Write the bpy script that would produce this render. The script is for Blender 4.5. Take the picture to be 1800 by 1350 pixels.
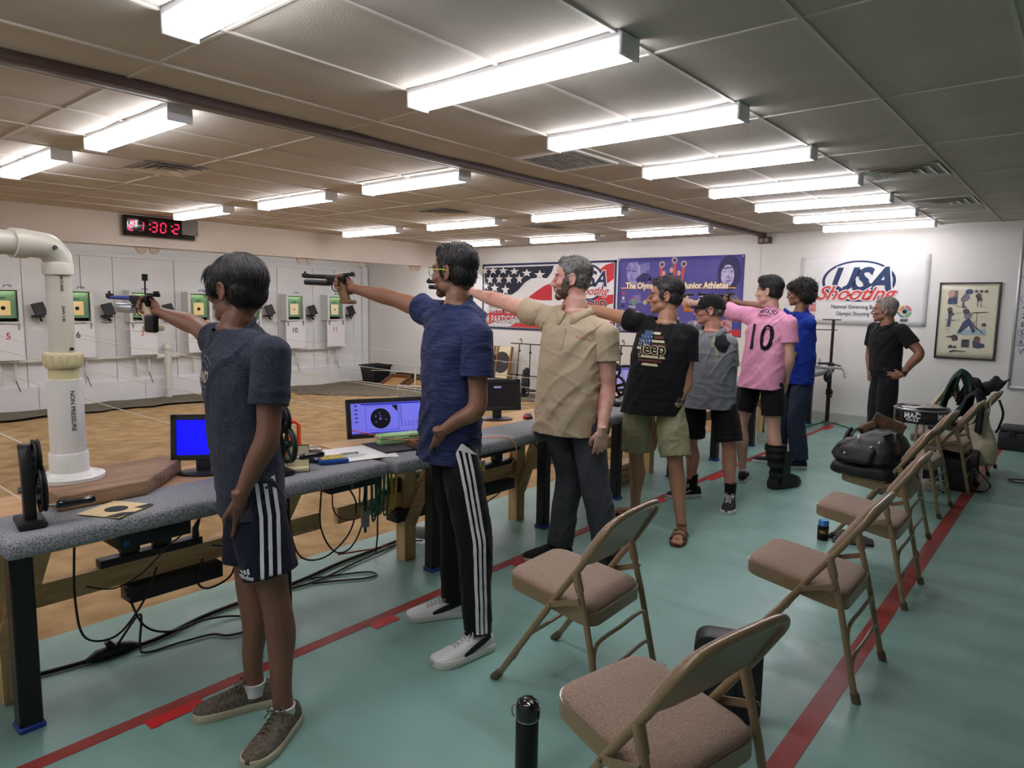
import bpy, bmesh, math, random
import numpy as np
from mathutils import Vector, Matrix
from mathutils.bvhtree import BVHTree
for o in list(bpy.data.objects):
  bpy.data.objects.remove(o)
S = bpy.context.scene
COL = S.collection
random.seed(7)
RNG = np.random.default_rng(7)
PI = math.pi
# ------------------------------------------------------------------ camera, world, exposure
cd = bpy.data.cameras.new('camera')
cam = bpy.data.objects.new('camera', cd)
COL.objects.link(cam)
S.camera = cam
cd.sensor_width = 36.0
cd.lens = 24.194
cd.clip_start = 0.05
cd.clip_end = 60
def cam_matrix(yaw, pitch, roll):
  cy, sy, cp, sp, cr, sr = math.cos(yaw), math.sin(yaw), math.cos(pitch), math.sin(pitch), math.cos(roll), math.sin(roll)
  f = Vector((-sy * cp, cy * cp, sp))
  r = Vector((cy, sy, 0))
  u = r.cross(f)
  r2 = cr * r + sr * u
  u2 = -sr * r + cr * u
  M = Matrix.Identity(4)
  for i in range(3):
    M[i][0], M[i][1], M[i][2] = r2[i], u2[i], -f[i]
  M.translation = Vector((0, 0, 1.5))
  return M
cam.matrix_world = cam_matrix(0.696134, -0.115701, 0.0156246)
W = bpy.data.worlds.new('world')
S.world = W
W.use_nodes = True
W.node_tree.nodes['Background'].inputs[0].default_value = (0.05, 0.052, 0.055, 1)
W.node_tree.nodes['Background'].inputs[1].default_value = 0.3
S.view_settings.view_transform = 'Standard'
S.view_settings.look = 'None'
S.view_settings.gamma = 1.0
S.view_settings.use_curve_mapping = False
S.view_settings.exposure = 0.12
LAMP_STRENGTH = 17.0       # prismatic lens of every ceiling fixture
RANGE_STRENGTH = 26.0      # fixtures behind the soffit that wash the target wall
S.cycles.max_bounces = 8
S.cycles.diffuse_bounces = 5
S.cycles.glossy_bounces = 3
S.cycles.transmission_bounces = 4
S.cycles.sample_clamp_indirect = 6.0
S.cycles.caustics_reflective = False
S.cycles.caustics_refractive = False
# ------------------------------------------------------------------ materials
def lin(c):
  r = []
  for x in c[:3]:
    x /= 255.0
    r.append(x / 12.92 if x <= 0.04045 else ((x + 0.055) / 1.055) ** 2.4)
  return (r[0], r[1], r[2], 1.0)
MATS = {}
def mat(name, rgb, rough=0.5, metal=0.0, var=0.0, vs=6.0, bump=0.0, bs=60.0, stretch=(1, 1, 1), rgb2=None, coat=0.0, detail=4.0, spec=0.5, emit=None, es=0.0, sheen=0.0):
  if name in MATS:
    return MATS[name]
  m = bpy.data.materials.new(name)
  m.use_nodes = True
  nt = m.node_tree
  b = nt.nodes['Principled BSDF']
  c = lin(rgb)
  b.inputs['Base Color'].default_value = c
  b.inputs['Roughness'].default_value = rough
  b.inputs['Metallic'].default_value = metal
  b.inputs['Specular IOR Level'].default_value = spec
  if coat:
    b.inputs['Coat Weight'].default_value = coat
    b.inputs['Coat Roughness'].default_value = 0.08
  if sheen:
    b.inputs['Sheen Weight'].default_value = sheen
  if emit:
    b.inputs['Emission Color'].default_value = lin(emit)
    b.inputs['Emission Strength'].default_value = es
  if var or bump:
    tc = nt.nodes.new('ShaderNodeTexCoord')
    mp = nt.nodes.new('ShaderNodeMapping')
    mp.inputs['Scale'].default_value = stretch
    nt.links.new(tc.outputs['Object'], mp.inputs['Vector'])
  if var:
    n = nt.nodes.new('ShaderNodeTexNoise')
    n.inputs['Scale'].default_value = vs
    n.inputs['Detail'].default_value = detail
    nt.links.new(mp.outputs[0], n.inputs['Vector'])
    rp = nt.nodes.new('ShaderNodeMapRange')
    rp.inputs['From Min'].default_value = 0.35
    rp.inputs['From Max'].default_value = 0.65
    nt.links.new(n.outputs[0], rp.inputs[0])
    mx = nt.nodes.new('ShaderNodeMix')
    mx.data_type = 'RGBA'
    c2 = lin(rgb2) if rgb2 else tuple(x * (1 - var) for x in c[:3]) + (1,)
    mx.inputs[6].default_value = c
    mx.inputs[7].default_value = c2
    nt.links.new(rp.outputs[0], mx.inputs[0])
    nt.links.new(mx.outputs[2], b.inputs['Base Color'])
  if bump:
    n2 = nt.nodes.new('ShaderNodeTexNoise')
    n2.inputs['Scale'].default_value = bs
    n2.inputs['Detail'].default_value = 3
    nt.links.new(mp.outputs[0], n2.inputs['Vector'])
    bp = nt.nodes.new('ShaderNodeBump')
    bp.inputs['Strength'].default_value = min(1.0, bump)
    bp.inputs['Distance'].default_value = 0.004
    nt.links.new(n2.outputs[0], bp.inputs['Height'])
    nt.links.new(bp.outputs[0], b.inputs['Normal'])
  MATS[name] = m
  return m
def node_mat(name, build):
  if name in MATS:
    return MATS[name]
  m = bpy.data.materials.new(name)
  m.use_nodes = True
  build(m.node_tree, m.node_tree.nodes['Principled BSDF'])
  MATS[name] = m
  return m
# ------------------------------------------------------------------ mesh builder
def vec(p):
  return Vector((float(p[0]), float(p[1]), float(p[2])))
def frame_from(d, hint=(0, 0, 1)):
  d = vec(d).normalized()
  h = vec(hint)
  if abs(d.dot(h.normalized())) > 0.98:
    h = Vector((1, 0, 0))
  x = h.cross(d).normalized()
  y = d.cross(x).normalized()
  return x, y, d
def rotz(a):
  return Matrix.Rotation(a, 4, 'Z')
class MB:
  def __init__(s):
    s.v, s.f, s.m = [], [], []
  def add(s, vs, fs, mi=0):
    o = len(s.v)
    s.v += [tuple(v) for v in vs]
    s.f += [tuple(i + o for i in f) for f in fs]
    s.m += [mi] * len(fs)
    return s
  def box(s, c, d, M=None, mi=0):
    x, y, z = d[0] / 2, d[1] / 2, d[2] / 2
    vs = [Vector((a * x, b * y, e * z)) for a in (-1, 1) for b in (-1, 1) for e in (-1, 1)]
    if M is not None:
      vs = [M.to_3x3() @ v for v in vs]
    vs = [v + vec(c) for v in vs]
    return s.add(vs, [(0, 1, 3, 2), (4, 6, 7, 5), (0, 4, 5, 1), (2, 3, 7, 6), (0, 2, 6, 4), (1, 5, 7, 3)], mi)
  def beam(s, a, b, w, h, hint=(0, 0, 1), mi=0):
    a, b = vec(a), vec(b)
    x, y, d = frame_from(b - a, hint)
    vs = []
    for p in (a, b):
      for i, j in ((-1, -1), (1, -1), (1, 1), (-1, 1)):
        vs.append(p + x * i * w / 2 + y * j * h / 2)
    return s.add(vs, [(3, 2, 1, 0), (4, 5, 6, 7), (0, 1, 5, 4), (1, 2, 6, 5), (2, 3, 7, 6), (3, 0, 4, 7)], mi)
  def tube(s, pts, r, n=8, closed=False, caps=True, mi=0, flat=1.0):
    pts = [vec(p) for p in pts]
    k = len(pts)
    rs = r if isinstance(r, (list, tuple)) else [r] * k
    vs, fs = [], []
    px = None
    for i, p in enumerate(pts):
      if closed:
        d = pts[(i + 1) % k] - pts[i - 1]
      else:
        d = pts[min(i + 1, k - 1)] - pts[max(i - 1, 0)]
      d.normalize()
      if px is None:
        x, y, _ = frame_from(d)
      else:
        x = px - d * px.dot(d)
        if x.length < 1e-6:
          x, y, _ = frame_from(d)
        x.normalize()
        y = d.cross(x)
      px = x
      for j in range(n):
        t = 2 * PI * j / n
        vs.append(p + x * math.cos(t) * rs[i] + y * math.sin(t) * rs[i] * flat)
    m = k if closed else k - 1
    for i in range(m):
      for j in range(n):
        a = i * n + j
        b = i * n + (j + 1) % n
        c = ((i + 1) % k) * n + (j + 1) % n
        e = ((i + 1) % k) * n + j
        fs.append((a, b, c, e))
    if caps and not closed:
      fs.append(tuple(range(n - 1, -1, -1)))
      fs.append(tuple((k - 1) * n + j for j in range(n)))
    return s.add(vs, fs, mi)
  def cyl(s, a, b, r, r2=None, n=16, mi=0):
    return s.tube([a, b], [r, r if r2 is None else r2], n, mi=mi)
  def lathe(s, prof, n=24, M=None, mi=0, caps=True):
    M = M or Matrix.Identity(4)
    vs, fs = [], []
    for r, z in prof:
      for j in range(n):
        t = 2 * PI * j / n
        vs.append(M @ Vector((r * math.cos(t), r * math.sin(t), z)))
    for i in range(len(prof) - 1):
      for j in range(n):
        fs.append((i * n + j, i * n + (j + 1) % n, (i + 1) * n + (j + 1) % n, (i + 1) * n + j))
    if caps:
      fs.append(tuple(range(n - 1, -1, -1)))
      fs.append(tuple((len(prof) - 1) * n + j for j in range(n)))
    return s.add(vs, fs, mi)
  def ell(s, c, r, R=None, nu=14, nv=9, mi=0):
    r = (r, r, r) if isinstance(r, (int, float)) else r
    vs = [Vector((0, 0, -r[2]))]
    for i in range(1, nv):
      ph = -PI / 2 + PI * i / nv
      for j in range(nu):
        t = 2 * PI * j / nu
        vs.append(Vector((r[0] * math.cos(ph) * math.cos(t), r[1] * math.cos(ph) * math.sin(t), r[2] * math.sin(ph))))
    vs.append(Vector((0, 0, r[2])))
    fs = [(0, 1 + (j + 1) % nu, 1 + j) for j in range(nu)]
    for i in range(nv - 2):
      for j in range(nu):
        a = 1 + i * nu
        fs.append((a + j, a + (j + 1) % nu, a + nu + (j + 1) % nu, a + nu + j))
    a = 1 + (nv - 2) * nu
    fs += [(a + j, a + (j + 1) % nu, len(vs) - 1) for j in range(nu)]
    if R is not None:
      vs = [R.to_3x3() @ v for v in vs]
    return s.add([v + vec(c) for v in vs], fs, mi)
  def loft(s, rings, mi=0, caps=True):
    n = len(rings[0])
    vs = [p for r in rings for p in r]
    fs = []
    for i in range(len(rings) - 1):
      for j in range(n):
        fs.append((i * n + j, i * n + (j + 1) % n, (i + 1) * n + (j + 1) % n, (i + 1) * n + j))
    if caps:
      fs.append(tuple(range(n - 1, -1, -1)))
      fs.append(tuple((len(rings) - 1) * n + j for j in range(n)))
    return s.add(vs, fs, mi)
  def prism(s, poly, t, M=None, mi=0):
    M = M or Matrix.Identity(4)
    n = len(poly)
    vs = [M @ Vector((p[0], p[1], 0)) for p in poly] + [M @ Vector((p[0], p[1], t)) for p in poly]
    fs = [tuple(range(n - 1, -1, -1)), tuple(range(n, 2 * n))]
    fs += [(i, (i + 1) % n, n + (i + 1) % n, n + i) for i in range(n)]
    return s.add(vs, fs, mi)
  def flat(s, poly, M=None, mi=0):
    M = M or Matrix.Identity(4)
    return s.add([M @ Vector((p[0], p[1], 0)) for p in poly], [tuple(range(len(poly)))], mi)
  def build(s, name, m, parent=None, bevel=0.0, smooth=40, seg=2, loc=None, wp=None):
    me = bpy.data.meshes.new(name)
    me.from_pydata([tuple(v) for v in s.v], [], s.f)
    ms = m if isinstance(m, (list, tuple)) else [m]
    for x in ms:
      me.materials.append(x)
    if len(ms) > 1:
      me.polygons.foreach_set('material_index', s.m)
    bm = bmesh.new()
    bm.from_mesh(me)
    bmesh.ops.recalc_face_normals(bm, faces=bm.faces)
    if bevel:
      es = [e for e in bm.edges if len(e.link_faces) == 2 and e.calc_face_angle(0) > 0.5]
      bmesh.ops.bevel(bm, geom=es, offset=bevel, segments=seg, affect='EDGES', profile=0.5, clamp_overlap=True)
    bm.to_mesh(me)
    bm.free()
    if smooth:
      me.polygons.foreach_set('use_smooth', [True] * len(me.polygons))
      me.set_sharp_from_angle(angle=math.radians(smooth))
    o = bpy.data.objects.new(name, me)
    COL.objects.link(o)
    if parent is not None:
      o.parent = parent
    if loc is not None:
      o.location = loc
    if wp is not None:
      adopt(o, wp)
    return o
def world_of(o):
  m = o.matrix_parent_inverse @ o.matrix_basis if o.parent else o.matrix_basis.copy()
  return world_of(o.parent) @ m if o.parent else m
def adopt(o, parent):
  o.parent = parent
  o.matrix_parent_inverse = world_of(parent).inverted()
  return o
def tag(o, label=None, cat=None, group=None, kind=None):
  if label:
    o['label'] = label
  if cat:
    o['category'] = cat
  if group:
    o['group'] = group
  if kind:
    o['kind'] = kind
  return o
def thing(name, label, cat, loc=(0, 0, 0), rz=0.0, group=None):
  o = bpy.data.objects.new(name, None)
  o.empty_display_size = 0.1
  COL.objects.link(o)
  o.location = loc
  o.rotation_euler = (0, 0, rz)
  return tag(o, label, cat, group)
def struct(o):
  o['kind'] = 'structure'
  return o
def dup(o, parent=None, loc=None, rz=None, label=None):
  c = o.copy()
  COL.objects.link(c)
  if parent is not None:
    c.parent = parent
  for ch in [x for x in bpy.data.objects if x.parent == o]:
    dup(ch, c)
  if loc is not None:
    c.location = loc
  if rz is not None:
    c.rotation_euler = (0, 0, rz)
  if label:
    c['label'] = label
  return c
def wall_frame(origin, right, up):
  r, u = vec(right).normalized(), vec(up).normalized()
  n = r.cross(u)
  M = Matrix.Identity(4)
  for i in range(3):
    M[i][0], M[i][1], M[i][2] = r[i], u[i], n[i]
  M.translation = vec(origin)
  return M
def text_geo(body, size=1.0, bold=0.0, align='LEFT', shear=0.0, sx=1.0, valign='BOTTOM_BASELINE', spacing=1.0):
  cu = bpy.data.curves.new('t', 'FONT')
  cu.body = body
  cu.size = size
  cu.offset = bold
  cu.shear = shear
  cu.align_x = align
  cu.space_character = spacing
  cu.resolution_u = 3
  ob = bpy.data.objects.new('t', cu)
  COL.objects.link(ob)
  dg = bpy.context.evaluated_depsgraph_get()
  me = bpy.data.meshes.new_from_object(ob.evaluated_get(dg))
  vs = [(v.co.x * sx, v.co.y) for v in me.vertices]
  fs = [tuple(p.vertices) for p in me.polygons]
  bpy.data.objects.remove(ob)
  bpy.data.curves.remove(cu)
  bpy.data.meshes.remove(me)
  return vs, fs
def lettering(name, body, size, M, m, parent=None, z=0.002, **k):
  vs, fs = text_geo(body, size, **k)
  b = MB()
  b.add([M @ Vector((x, y, z)) for x, y in vs], fs)
  return b.build(name, m, parent, smooth=0)
def put_text(b, body, size, M, z=0.002, x=0, y=0, mi=0, **k):
  vs, fs = text_geo(body, size, **k)
  b.add([M @ Vector((x + p, y + q, z)) for p, q in vs], fs, mi)
def circle(r, n=24, cx=0, cy=0, ry=None, a0=0, a1=2 * PI):
  ry = r if ry is None else ry
  full = abs(a1 - a0 - 2 * PI) < 1e-6
  k = n if full else n + 1
  return [(cx + r * math.cos(a0 + (a1 - a0) * i / n), cy + ry * math.sin(a0 + (a1 - a0) * i / n)) for i in range(k)]
def ring_faces(b, r0, r1, M, z=0.002, n=40, cx=0, cy=0, e=1.0, mi=0, a0=0.0, a1=2 * PI):
  vs, fs = [], []
  for i in range(n + 1):
    t = a0 + (a1 - a0) * i / n
    for r in (r0, r1):
      vs.append(M @ Vector((cx + r * math.cos(t), cy + r * math.sin(t) * e, z)))
  for i in range(n):
    fs.append((2 * i, 2 * i + 1, 2 * i + 3, 2 * i + 2))
  b.add(vs, fs, mi)
def smooth_path(pts, n=6):
  P = [vec(p) for p in pts]
  out = []
  for i in range(len(P) - 1):
    p0, p1, p2, p3 = P[max(i - 1, 0)], P[i], P[i + 1], P[min(i + 2, len(P) - 1)]
    for k in range(n):
      t = k / n
      out.append(0.5 * ((2 * p1) + (p2 - p0) * t + (2 * p0 - 5 * p1 + 4 * p2 - p3) * t * t + (3 * p1 - p0 - 3 * p2 + p3) * t ** 3))
  out.append(P[-1])
  return out
# ------------------------------------------------------------------ materials of the room
def floor_nodes(nt, b):
  N, L = nt.nodes, nt.links
  tc = N.new('ShaderNodeTexCoord')
  def noise(scale, detail=4, stretch=(1, 1, 1), rot=0.0, rough=0.55):
    mp = N.new('ShaderNodeMapping')
    mp.inputs['Scale'].default_value = stretch
    mp.inputs['Rotation'].default_value = (0, 0, rot)
    L.new(tc.outputs['Object'], mp.inputs['Vector'])
    n = N.new('ShaderNodeTexNoise')
    n.inputs['Scale'].default_value = scale
    n.inputs['Detail'].default_value = detail
    n.inputs['Roughness'].default_value = rough
    L.new(mp.outputs[0], n.inputs['Vector'])
    return n
  def rng_(n, a, c, lo=0.0, hi=1.0):
    r = N.new('ShaderNodeMapRange')
    r.inputs['From Min'].default_value = a
    r.inputs['From Max'].default_value = c
    r.inputs['To Min'].default_value = lo
    r.inputs['To Max'].default_value = hi
    L.new(n.outputs[0], r.inputs[0])
    return r
  def mix(fac, a, c):
    m = N.new('ShaderNodeMix')
    m.data_type = 'RGBA'
    L.new(fac.outputs[0], m.inputs[0])
    for s_, x in ((6, a), (7, c)):
      if isinstance(x, tuple):
        m.inputs[s_].default_value = x
      else:
        L.new(x.outputs[2], m.inputs[s_])
    return m
  m1 = mix(rng_(noise(1.3, 6), 0.35, 0.65), lin((136, 174, 164)), lin((124, 160, 151)))
  m2 = mix(rng_(noise(3.0, 6, (0.4, 2.5, 1), 0.5), 0.5, 0.75, 0, 0.35), m1, lin((104, 126, 119)))
  m3 = mix(rng_(noise(3.4, 7, (1, 1, 1), 0.0, 0.7), 0.665, 0.69, 0, 0.75), m2, lin((118, 100, 80)))
  m4 = mix(rng_(noise(70, 2), 0.72, 0.76, 0, 0.6), m3, lin((165, 180, 172)))
  L.new(m4.outputs[2], b.inputs['Base Color'])
  rr = rng_(noise(4, 5), 0.3, 0.7, 0.30, 0.48)
  L.new(rr.outputs[0], b.inputs['Roughness'])
  bp = N.new('ShaderNodeBump')
  bp.inputs['Strength'].default_value = 0.12
  bp.inputs['Distance'].default_value = 0.004
  L.new(noise(25, 5).outputs[0], bp.inputs['Height'])
  L.new(bp.outputs[0], b.inputs['Normal'])
M_FLOOR = node_mat('painted_concrete', floor_nodes)
M_SAND = mat('sand', (172, 144, 106), 0.95, var=0.35, vs=5, bump=0.8, bs=55, rgb2=(144, 116, 80), spec=0.1, detail=8)
M_RED = mat('red_floor_paint', (156, 58, 52), 0.45, var=0.2, vs=14, spec=0.4)
M_TAPE = mat('bright_red_tape', (206, 30, 36), 0.4, var=0.15, vs=20)
M_WALL = mat('white_wall_paint', (222, 218, 213), 0.6, var=0.05, vs=2, bump=0.15, bs=18)
M_PANEL = mat('white_range_board', (226, 226, 226), 0.6, var=0.05, vs=3, bump=0.08, bs=30)
M_SOFFIT = mat('cream_soffit_board', (214, 202, 188), 0.65, var=0.05, vs=2)
M_TILE = mat('mineral_ceiling_tile', (196, 190, 180), 0.9, var=0.10, vs=2.5, bump=0.5, bs=140, spec=0.1)
M_TBAR = mat('ceiling_t_bar', (196, 191, 181), 0.6)
M_BROWN = mat('brown_painted_steel', (74, 54, 50), 0.45, var=0.1)
M_WHITE = mat('white_enamel', (228, 228, 230), 0.35)
M_BASE = mat('grey_vinyl_base', (176, 176, 170), 0.5)
M_BLACK = mat('black_plastic', (22, 22, 24), 0.45)
M_DARK = mat('dark_void', (9, 9, 10), 0.9)
M_LENS = mat('fixture_lens_lit', (255, 255, 255), 0.4, emit=(250, 248, 255), es=LAMP_STRENGTH)
M_LENS2 = mat('range_fixture_lens_lit', (255, 255, 255), 0.4, emit=(250, 250, 255), es=RANGE_STRENGTH)
CZ = 2.535                 # ceiling height
XS = [-0.89 - 0.593 * i for i in range(-6, 15)]
XS = sorted(x for x in XS if x > -9.25)
YS = [1.43 + 1.22 * i for i in range(-3, 8)]
# ------------------------------------------------------------------ floor, sand, lines
b = MB()
b.box((-0.1, 3.83, -0.15), (6.2, 12.2, 0.30))
b.box((-3.30, 3.83, -0.152), (0.24, 12.2, 0.30))
floor = struct(b.build('floor', M_FLOOR, smooth=0))
nx, ny = 150, 150
gx = np.linspace(-12.75, -3.3, nx)
gy = np.linspace(-1.2, 9.9, ny)
X, Y = np.meshgrid(gx, gy, indexing='ij')
def vnoise2(x, y, seed):
  r = np.random.default_rng(seed).random((64, 64))
  xi, yi = np.floor(x).astype(int), np.floor(y).astype(int)
  fx, fy = x - xi, y - yi
  fx, fy = fx * fx * (3 - 2 * fx), fy * fy * (3 - 2 * fy)
  g = lambda a, c: r[a % 64, c % 64]
  return (g(xi, yi) * (1 - fx) + g(xi + 1, yi) * fx) * (1 - fy) + (g(xi, yi + 1) * (1 - fx) + g(xi + 1, yi + 1) * fx) * fy - 0.5
Z = -0.045 - 0.21 * np.clip((-3.4 - X) / 9.0, 0, 1) + 0.05 * vnoise2(X * 1.1, Y * 1.4, 1) + 0.022 * vnoise2(X * 4, Y * 5, 2) + 0.012 * vnoise2(X * 9, Y * 11, 3)
b = MB()
b.v = [(X[i, j], Y[i, j], Z[i, j]) for i in range(nx) for j in range(ny)]
b.f = [(i * ny + j, (i + 1) * ny + j, (i + 1) * ny + j + 1, i * ny + j + 1) for i in range(nx - 1) for j in range(ny - 1)]
b.m = [0] * len(b.f)
struct(b.build('floor_sand', M_SAND, smooth=180))
def sand_z(x, y):
  i = int(np.clip(round((x + 12.75) / 9.45 * (nx - 1)), 0, nx - 1))
  j = int(np.clip(round((y + 1.2) / 11.1 * (ny - 1)), 0, ny - 1))
  return float(Z[i, j])
b = MB()
b.box((-0.662, 3.8, 0.0008), (0.078, 11.9, 0.0016))
struct(b.build('trim_1', M_RED, smooth=0))
b = MB()
b.box((-2.484, 3.8, 0.0008), (0.060, 11.9, 0.0016))
struct(b.build('trim_2', M_RED, smooth=0))
for (y0, y1, dx, lab) in ((0.93, 1.13, 0.052, 'bright red tape strip on the line under the brown knit sneaker'),
            (1.93, 2.07, 0.050, 'bright red tape strip on the line under the white leather sneakers'),
            (2.95, 3.12, 0.050, 'bright red tape strip at the toe of the black slip-on shoe'),
            (4.55, 4.80, 0.048, 'ragged red tape strip beside the black skate shoe on the line'),
            (5.62, 5.90, 0.048, 'ragged red tape strip beyond the bent-kneed man in black cargo shorts'),
            (6.75, 7.00, 0.048, 'ragged red tape strip beside the dark jeans and blue-black shoes'),
            (9.05, 9.35, 0.045, 'ragged red tape strip under the green-legged tripod stand')):
  b = MB()
  n = 8
  e = [(0.03 + 0.004 * math.sin(i * 2.3), y0 + (y1 - y0) * i / n) for i in range(n + 1)]
  poly = [(-0.030, y0), (-0.030, y1)] + list(reversed([(x + RNG.random() * 0.004, y) for x, y in e]))
  b.prism(poly, 0.0012, Matrix.Translation((-2.484 + dx, 0, 0.0017)))
  tag(b.build('tape_strip', M_TAPE, smooth=0), lab, 'tape')
# ------------------------------------------------------------------ walls
b = MB()
b.box((-4.9, 9.92, 1.1), (16.2, 0.2, 3.0))
wall_far = struct(b.build('wall_far', M_WALL, smooth=0))
b = MB()
b.box((3.1, 3.8, 1.1), (0.2, 12.4, 3.0))
struct(b.build('wall_right', M_WALL, smooth=0))
b = MB()
b.box((-4.9, -2.1, 1.1), (16.2, 0.2, 3.0))
struct(b.build('wall_back', M_WALL, smooth=0))
b = MB()
b.box((-12.72, 3.9, 1.05), (0.4, 12.2, 2.8))
wall_left = struct(b.build('wall_left', M_PANEL, smooth=0))
# boards of the target wall, seams left open
edges = [-0.6, 0.45, 1.45, 2.45, 3.30, 4.10, 4.58, 5.58, 6.6, 7.6, 8.42, 8.97, 9.45, 9.78]
for i in range(len(edges) - 1):
  b = MB()
  w = edges[i + 1] - edges[i]
  b.box((-12.505 + 0.004 * (i % 2), (edges[i] + edges[i + 1]) / 2, 1.14), (0.03, w - 0.012, 2.06))
  b.build('wall_board', M_PANEL, wp=wall_left, smooth=0)
for i, (y0, y1) in enumerate(((-0.6, 1.3), (1.3, 3.42), (3.42, 5.0), (5.0, 6.9), (6.9, 8.75), (8.75, 9.78))):
  b = MB()
  b.box((-12.47, (y0 + y1) / 2, -0.09), (0.05, y1 - y0 - 0.008, 0.40))
  for zz in (-0.03, 0.03):
    b.cyl((-12.444, y0 + 0.05, zz), (-12.440, y0 + 0.05, zz), 0.008, n=6)
  b.build('kick_board', M_PANEL, wp=wall_left, smooth=0)
b = MB()
b.box((-12.46, 9.72, 1.1), (0.10, 0.14, 2.3))
b.build('corner_post', M_PANEL, wp=wall_left, smooth=0)
b = MB()
b.box((-12.46, 3.9, 2.19), (0.06, 11.6, 0.05))
b.build('top_rail', M_PANEL, wp=wall_left, smooth=0)
# soffit over the range
b = MB()
b.box((-9.27, 3.86, 2.345), (0.10, 11.92, 0.40))
soffit = struct(b.build('trim_3', M_SOFFIT, smooth=0))
b = MB()
b.box((-9.20, 3.86, 2.160), (0.03, 11.92, 0.035))
b.build('soffit_edge', M_SOFFIT, wp=soffit, smooth=0)
b = MB()
b.box((-11.08, 3.86, 2.38), (3.5, 12.0, 0.06))
struct(b.build('ceiling_range', M_PANEL, smooth=0))
# baseboard, seam cover on the far wall
b = MB()
b.box((-1.35, 9.812, 0.055), (4.3, 0.015, 0.11))
struct(b.build('baseboard_far', M_BASE, smooth=0))
b = MB()
b.box((-3.66, 9.815, 1.27), (0.012, 0.01, 2.4))
struct(b.build('trim_4', M_WALL, smooth=0))
# ------------------------------------------------------------------ ceiling: tiles and bars
b = MB()
b.box((-3.1, 3.85, CZ + 0.10), (12.6, 12.3, 0.1))
ceiling = struct(b.build('ceiling', M_DARK, smooth=0))
tile_mesh = {}
xe = [-9.22] + [x for x in XS if x > -9.0] + [3.0]
ye = [-2.0] + [y for y in YS if -1.6 < y < 9.7] + [9.82]
k = 0
for i in range(len(xe) - 1):
  for j in range(len(ye) - 1):
    w, h = xe[i + 1] - xe[i], ye[j + 1] - ye[j]
    key = (round(w, 2), round(h, 2), k % 3)
    k += 1
    if key not in tile_mesh:
      b = MB()
      sag = (0.004, 0.010, 0.007)[key[2]]
      n = 6
      rows = []
      for p in range(n + 1):
        for q in range(n + 1):
          u, v = p / n, q / n
          rows.append(((u - 0.5) * (w - 0.008), (v - 0.5) * (h - 0.008), -sag * math.sin(PI * u) * math.sin(PI * v)))
      fs = [(p * (n + 1) + q, p * (n + 1) + q + 1, (p + 1) * (n + 1) + q + 1, (p + 1) * (n + 1) + q) for p in range(n) for q in range(n)]
      b.add(rows, fs)
      o = b.build('ceiling_tile', M_TILE, smooth=180)
      tile_mesh[key] = o.data
    else:
      o = bpy.data.objects.new('ceiling_tile', tile_mesh[key])
      COL.objects.link(o)
    o.parent = ceiling
    o.location = ((xe[i] + xe[i + 1]) / 2, (ye[j] + ye[j + 1]) / 2, CZ + 0.004)
    o.rotation_euler = (RNG.normal() * 0.0025, RNG.normal() * 0.004, 0)
for x in xe[1:-1]:
  b = MB()
  b.box((x, 3.9, CZ + 0.001), (0.016, 11.85, 0.012))
  b.build('ceiling_bar', M_TBAR, parent=ceiling, smooth=0)
for y in ye[1:-1]:
  b = MB()
  b.box((-3.1, y, CZ + 0.003), (12.2, 0.014, 0.011))
  b.build('ceiling_bar', M_TBAR, parent=ceiling, smooth=0)
b = MB()
b.box((-3.635, 3.9, CZ - 0.022), (0.095, 11.8, 0.045))
struct(b.build('trim_5', M_BROWN, bevel=0.004))
t = thing('junction_box', 'small dark brown electrical box at the far end of the brown ceiling beam', 'electrical box', (-3.60, 9.78, 2.44))
b = MB()
b.box((0, 0, 0), (0.17, 0.08, 0.09))
b.build('box_body', M_BROWN, t, bevel=0.004)
for dx in (-0.04, 0.04):
  b = MB()
  b.cyl((dx, -0.05, 0), (dx, -0.038, 0), 0.025)
  b.build('round_cover', mat('tan_cover', (150, 130, 100), 0.5), t)
# ------------------------------------------------------------------ ceiling fixtures
def make_light(lens, L=1.2):
  t = thing('ceiling_light', 'x', 'light', (0, 0, CZ), 0, 'fluorescent ceiling fixtures')
  b = MB()
  b.box((0, 0, -0.006), (L, 0.135, 0.024))
  b.build('housing', M_WHITE, t, smooth=0)
  b = MB()
  prof = [(-0.062, -0.014), (-0.058, -0.066), (-0.050, -0.078), (0.050, -0.078), (0.058, -0.066), (0.062, -0.014)]
  b.loft([[Vector((x, y, z)) for y, z in prof] for x in (-L / 2 + 0.008, L / 2 - 0.008)])
  b.build('lens', lens, t, smooth=0)
  for s_ in (-1, 1):
    b = MB()
    b.box((s_ * (L / 2 + 0.002), 0, -0.042), (0.014, 0.137, 0.086))
    b.build('end_cap', M_WHITE, t, bevel=0.003, seg=1)
  return t
L0 = make_light(M_LENS)
right_labels = ['white fluorescent fixture nearest the camera, partly cut by the top edge',
        'second white fluorescent fixture of the nearer row, above the tall brown-bearded man',
        'third white fluorescent fixture of the nearer row, beside the large return grille',
        'fourth white fluorescent fixture of the nearer row', 'fifth white fluorescent fixture of the nearer row, level with the nearer supply vent',
        'sixth white fluorescent fixture of the nearer row, with a yellowish lens', 'seventh white fluorescent fixture of the nearer row, level with the farther supply vent',
        'last white fluorescent fixture of the nearer row, by the far wall']
for i, y in enumerate((1.25, 2.42, 3.56, 4.73, 5.90, 6.98, 8.13, 9.24)):
  o = L0 if i == 0 else dup(L0)
  o.location = (-2.06, y, CZ)
  o['label'] = right_labels[i]
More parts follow.
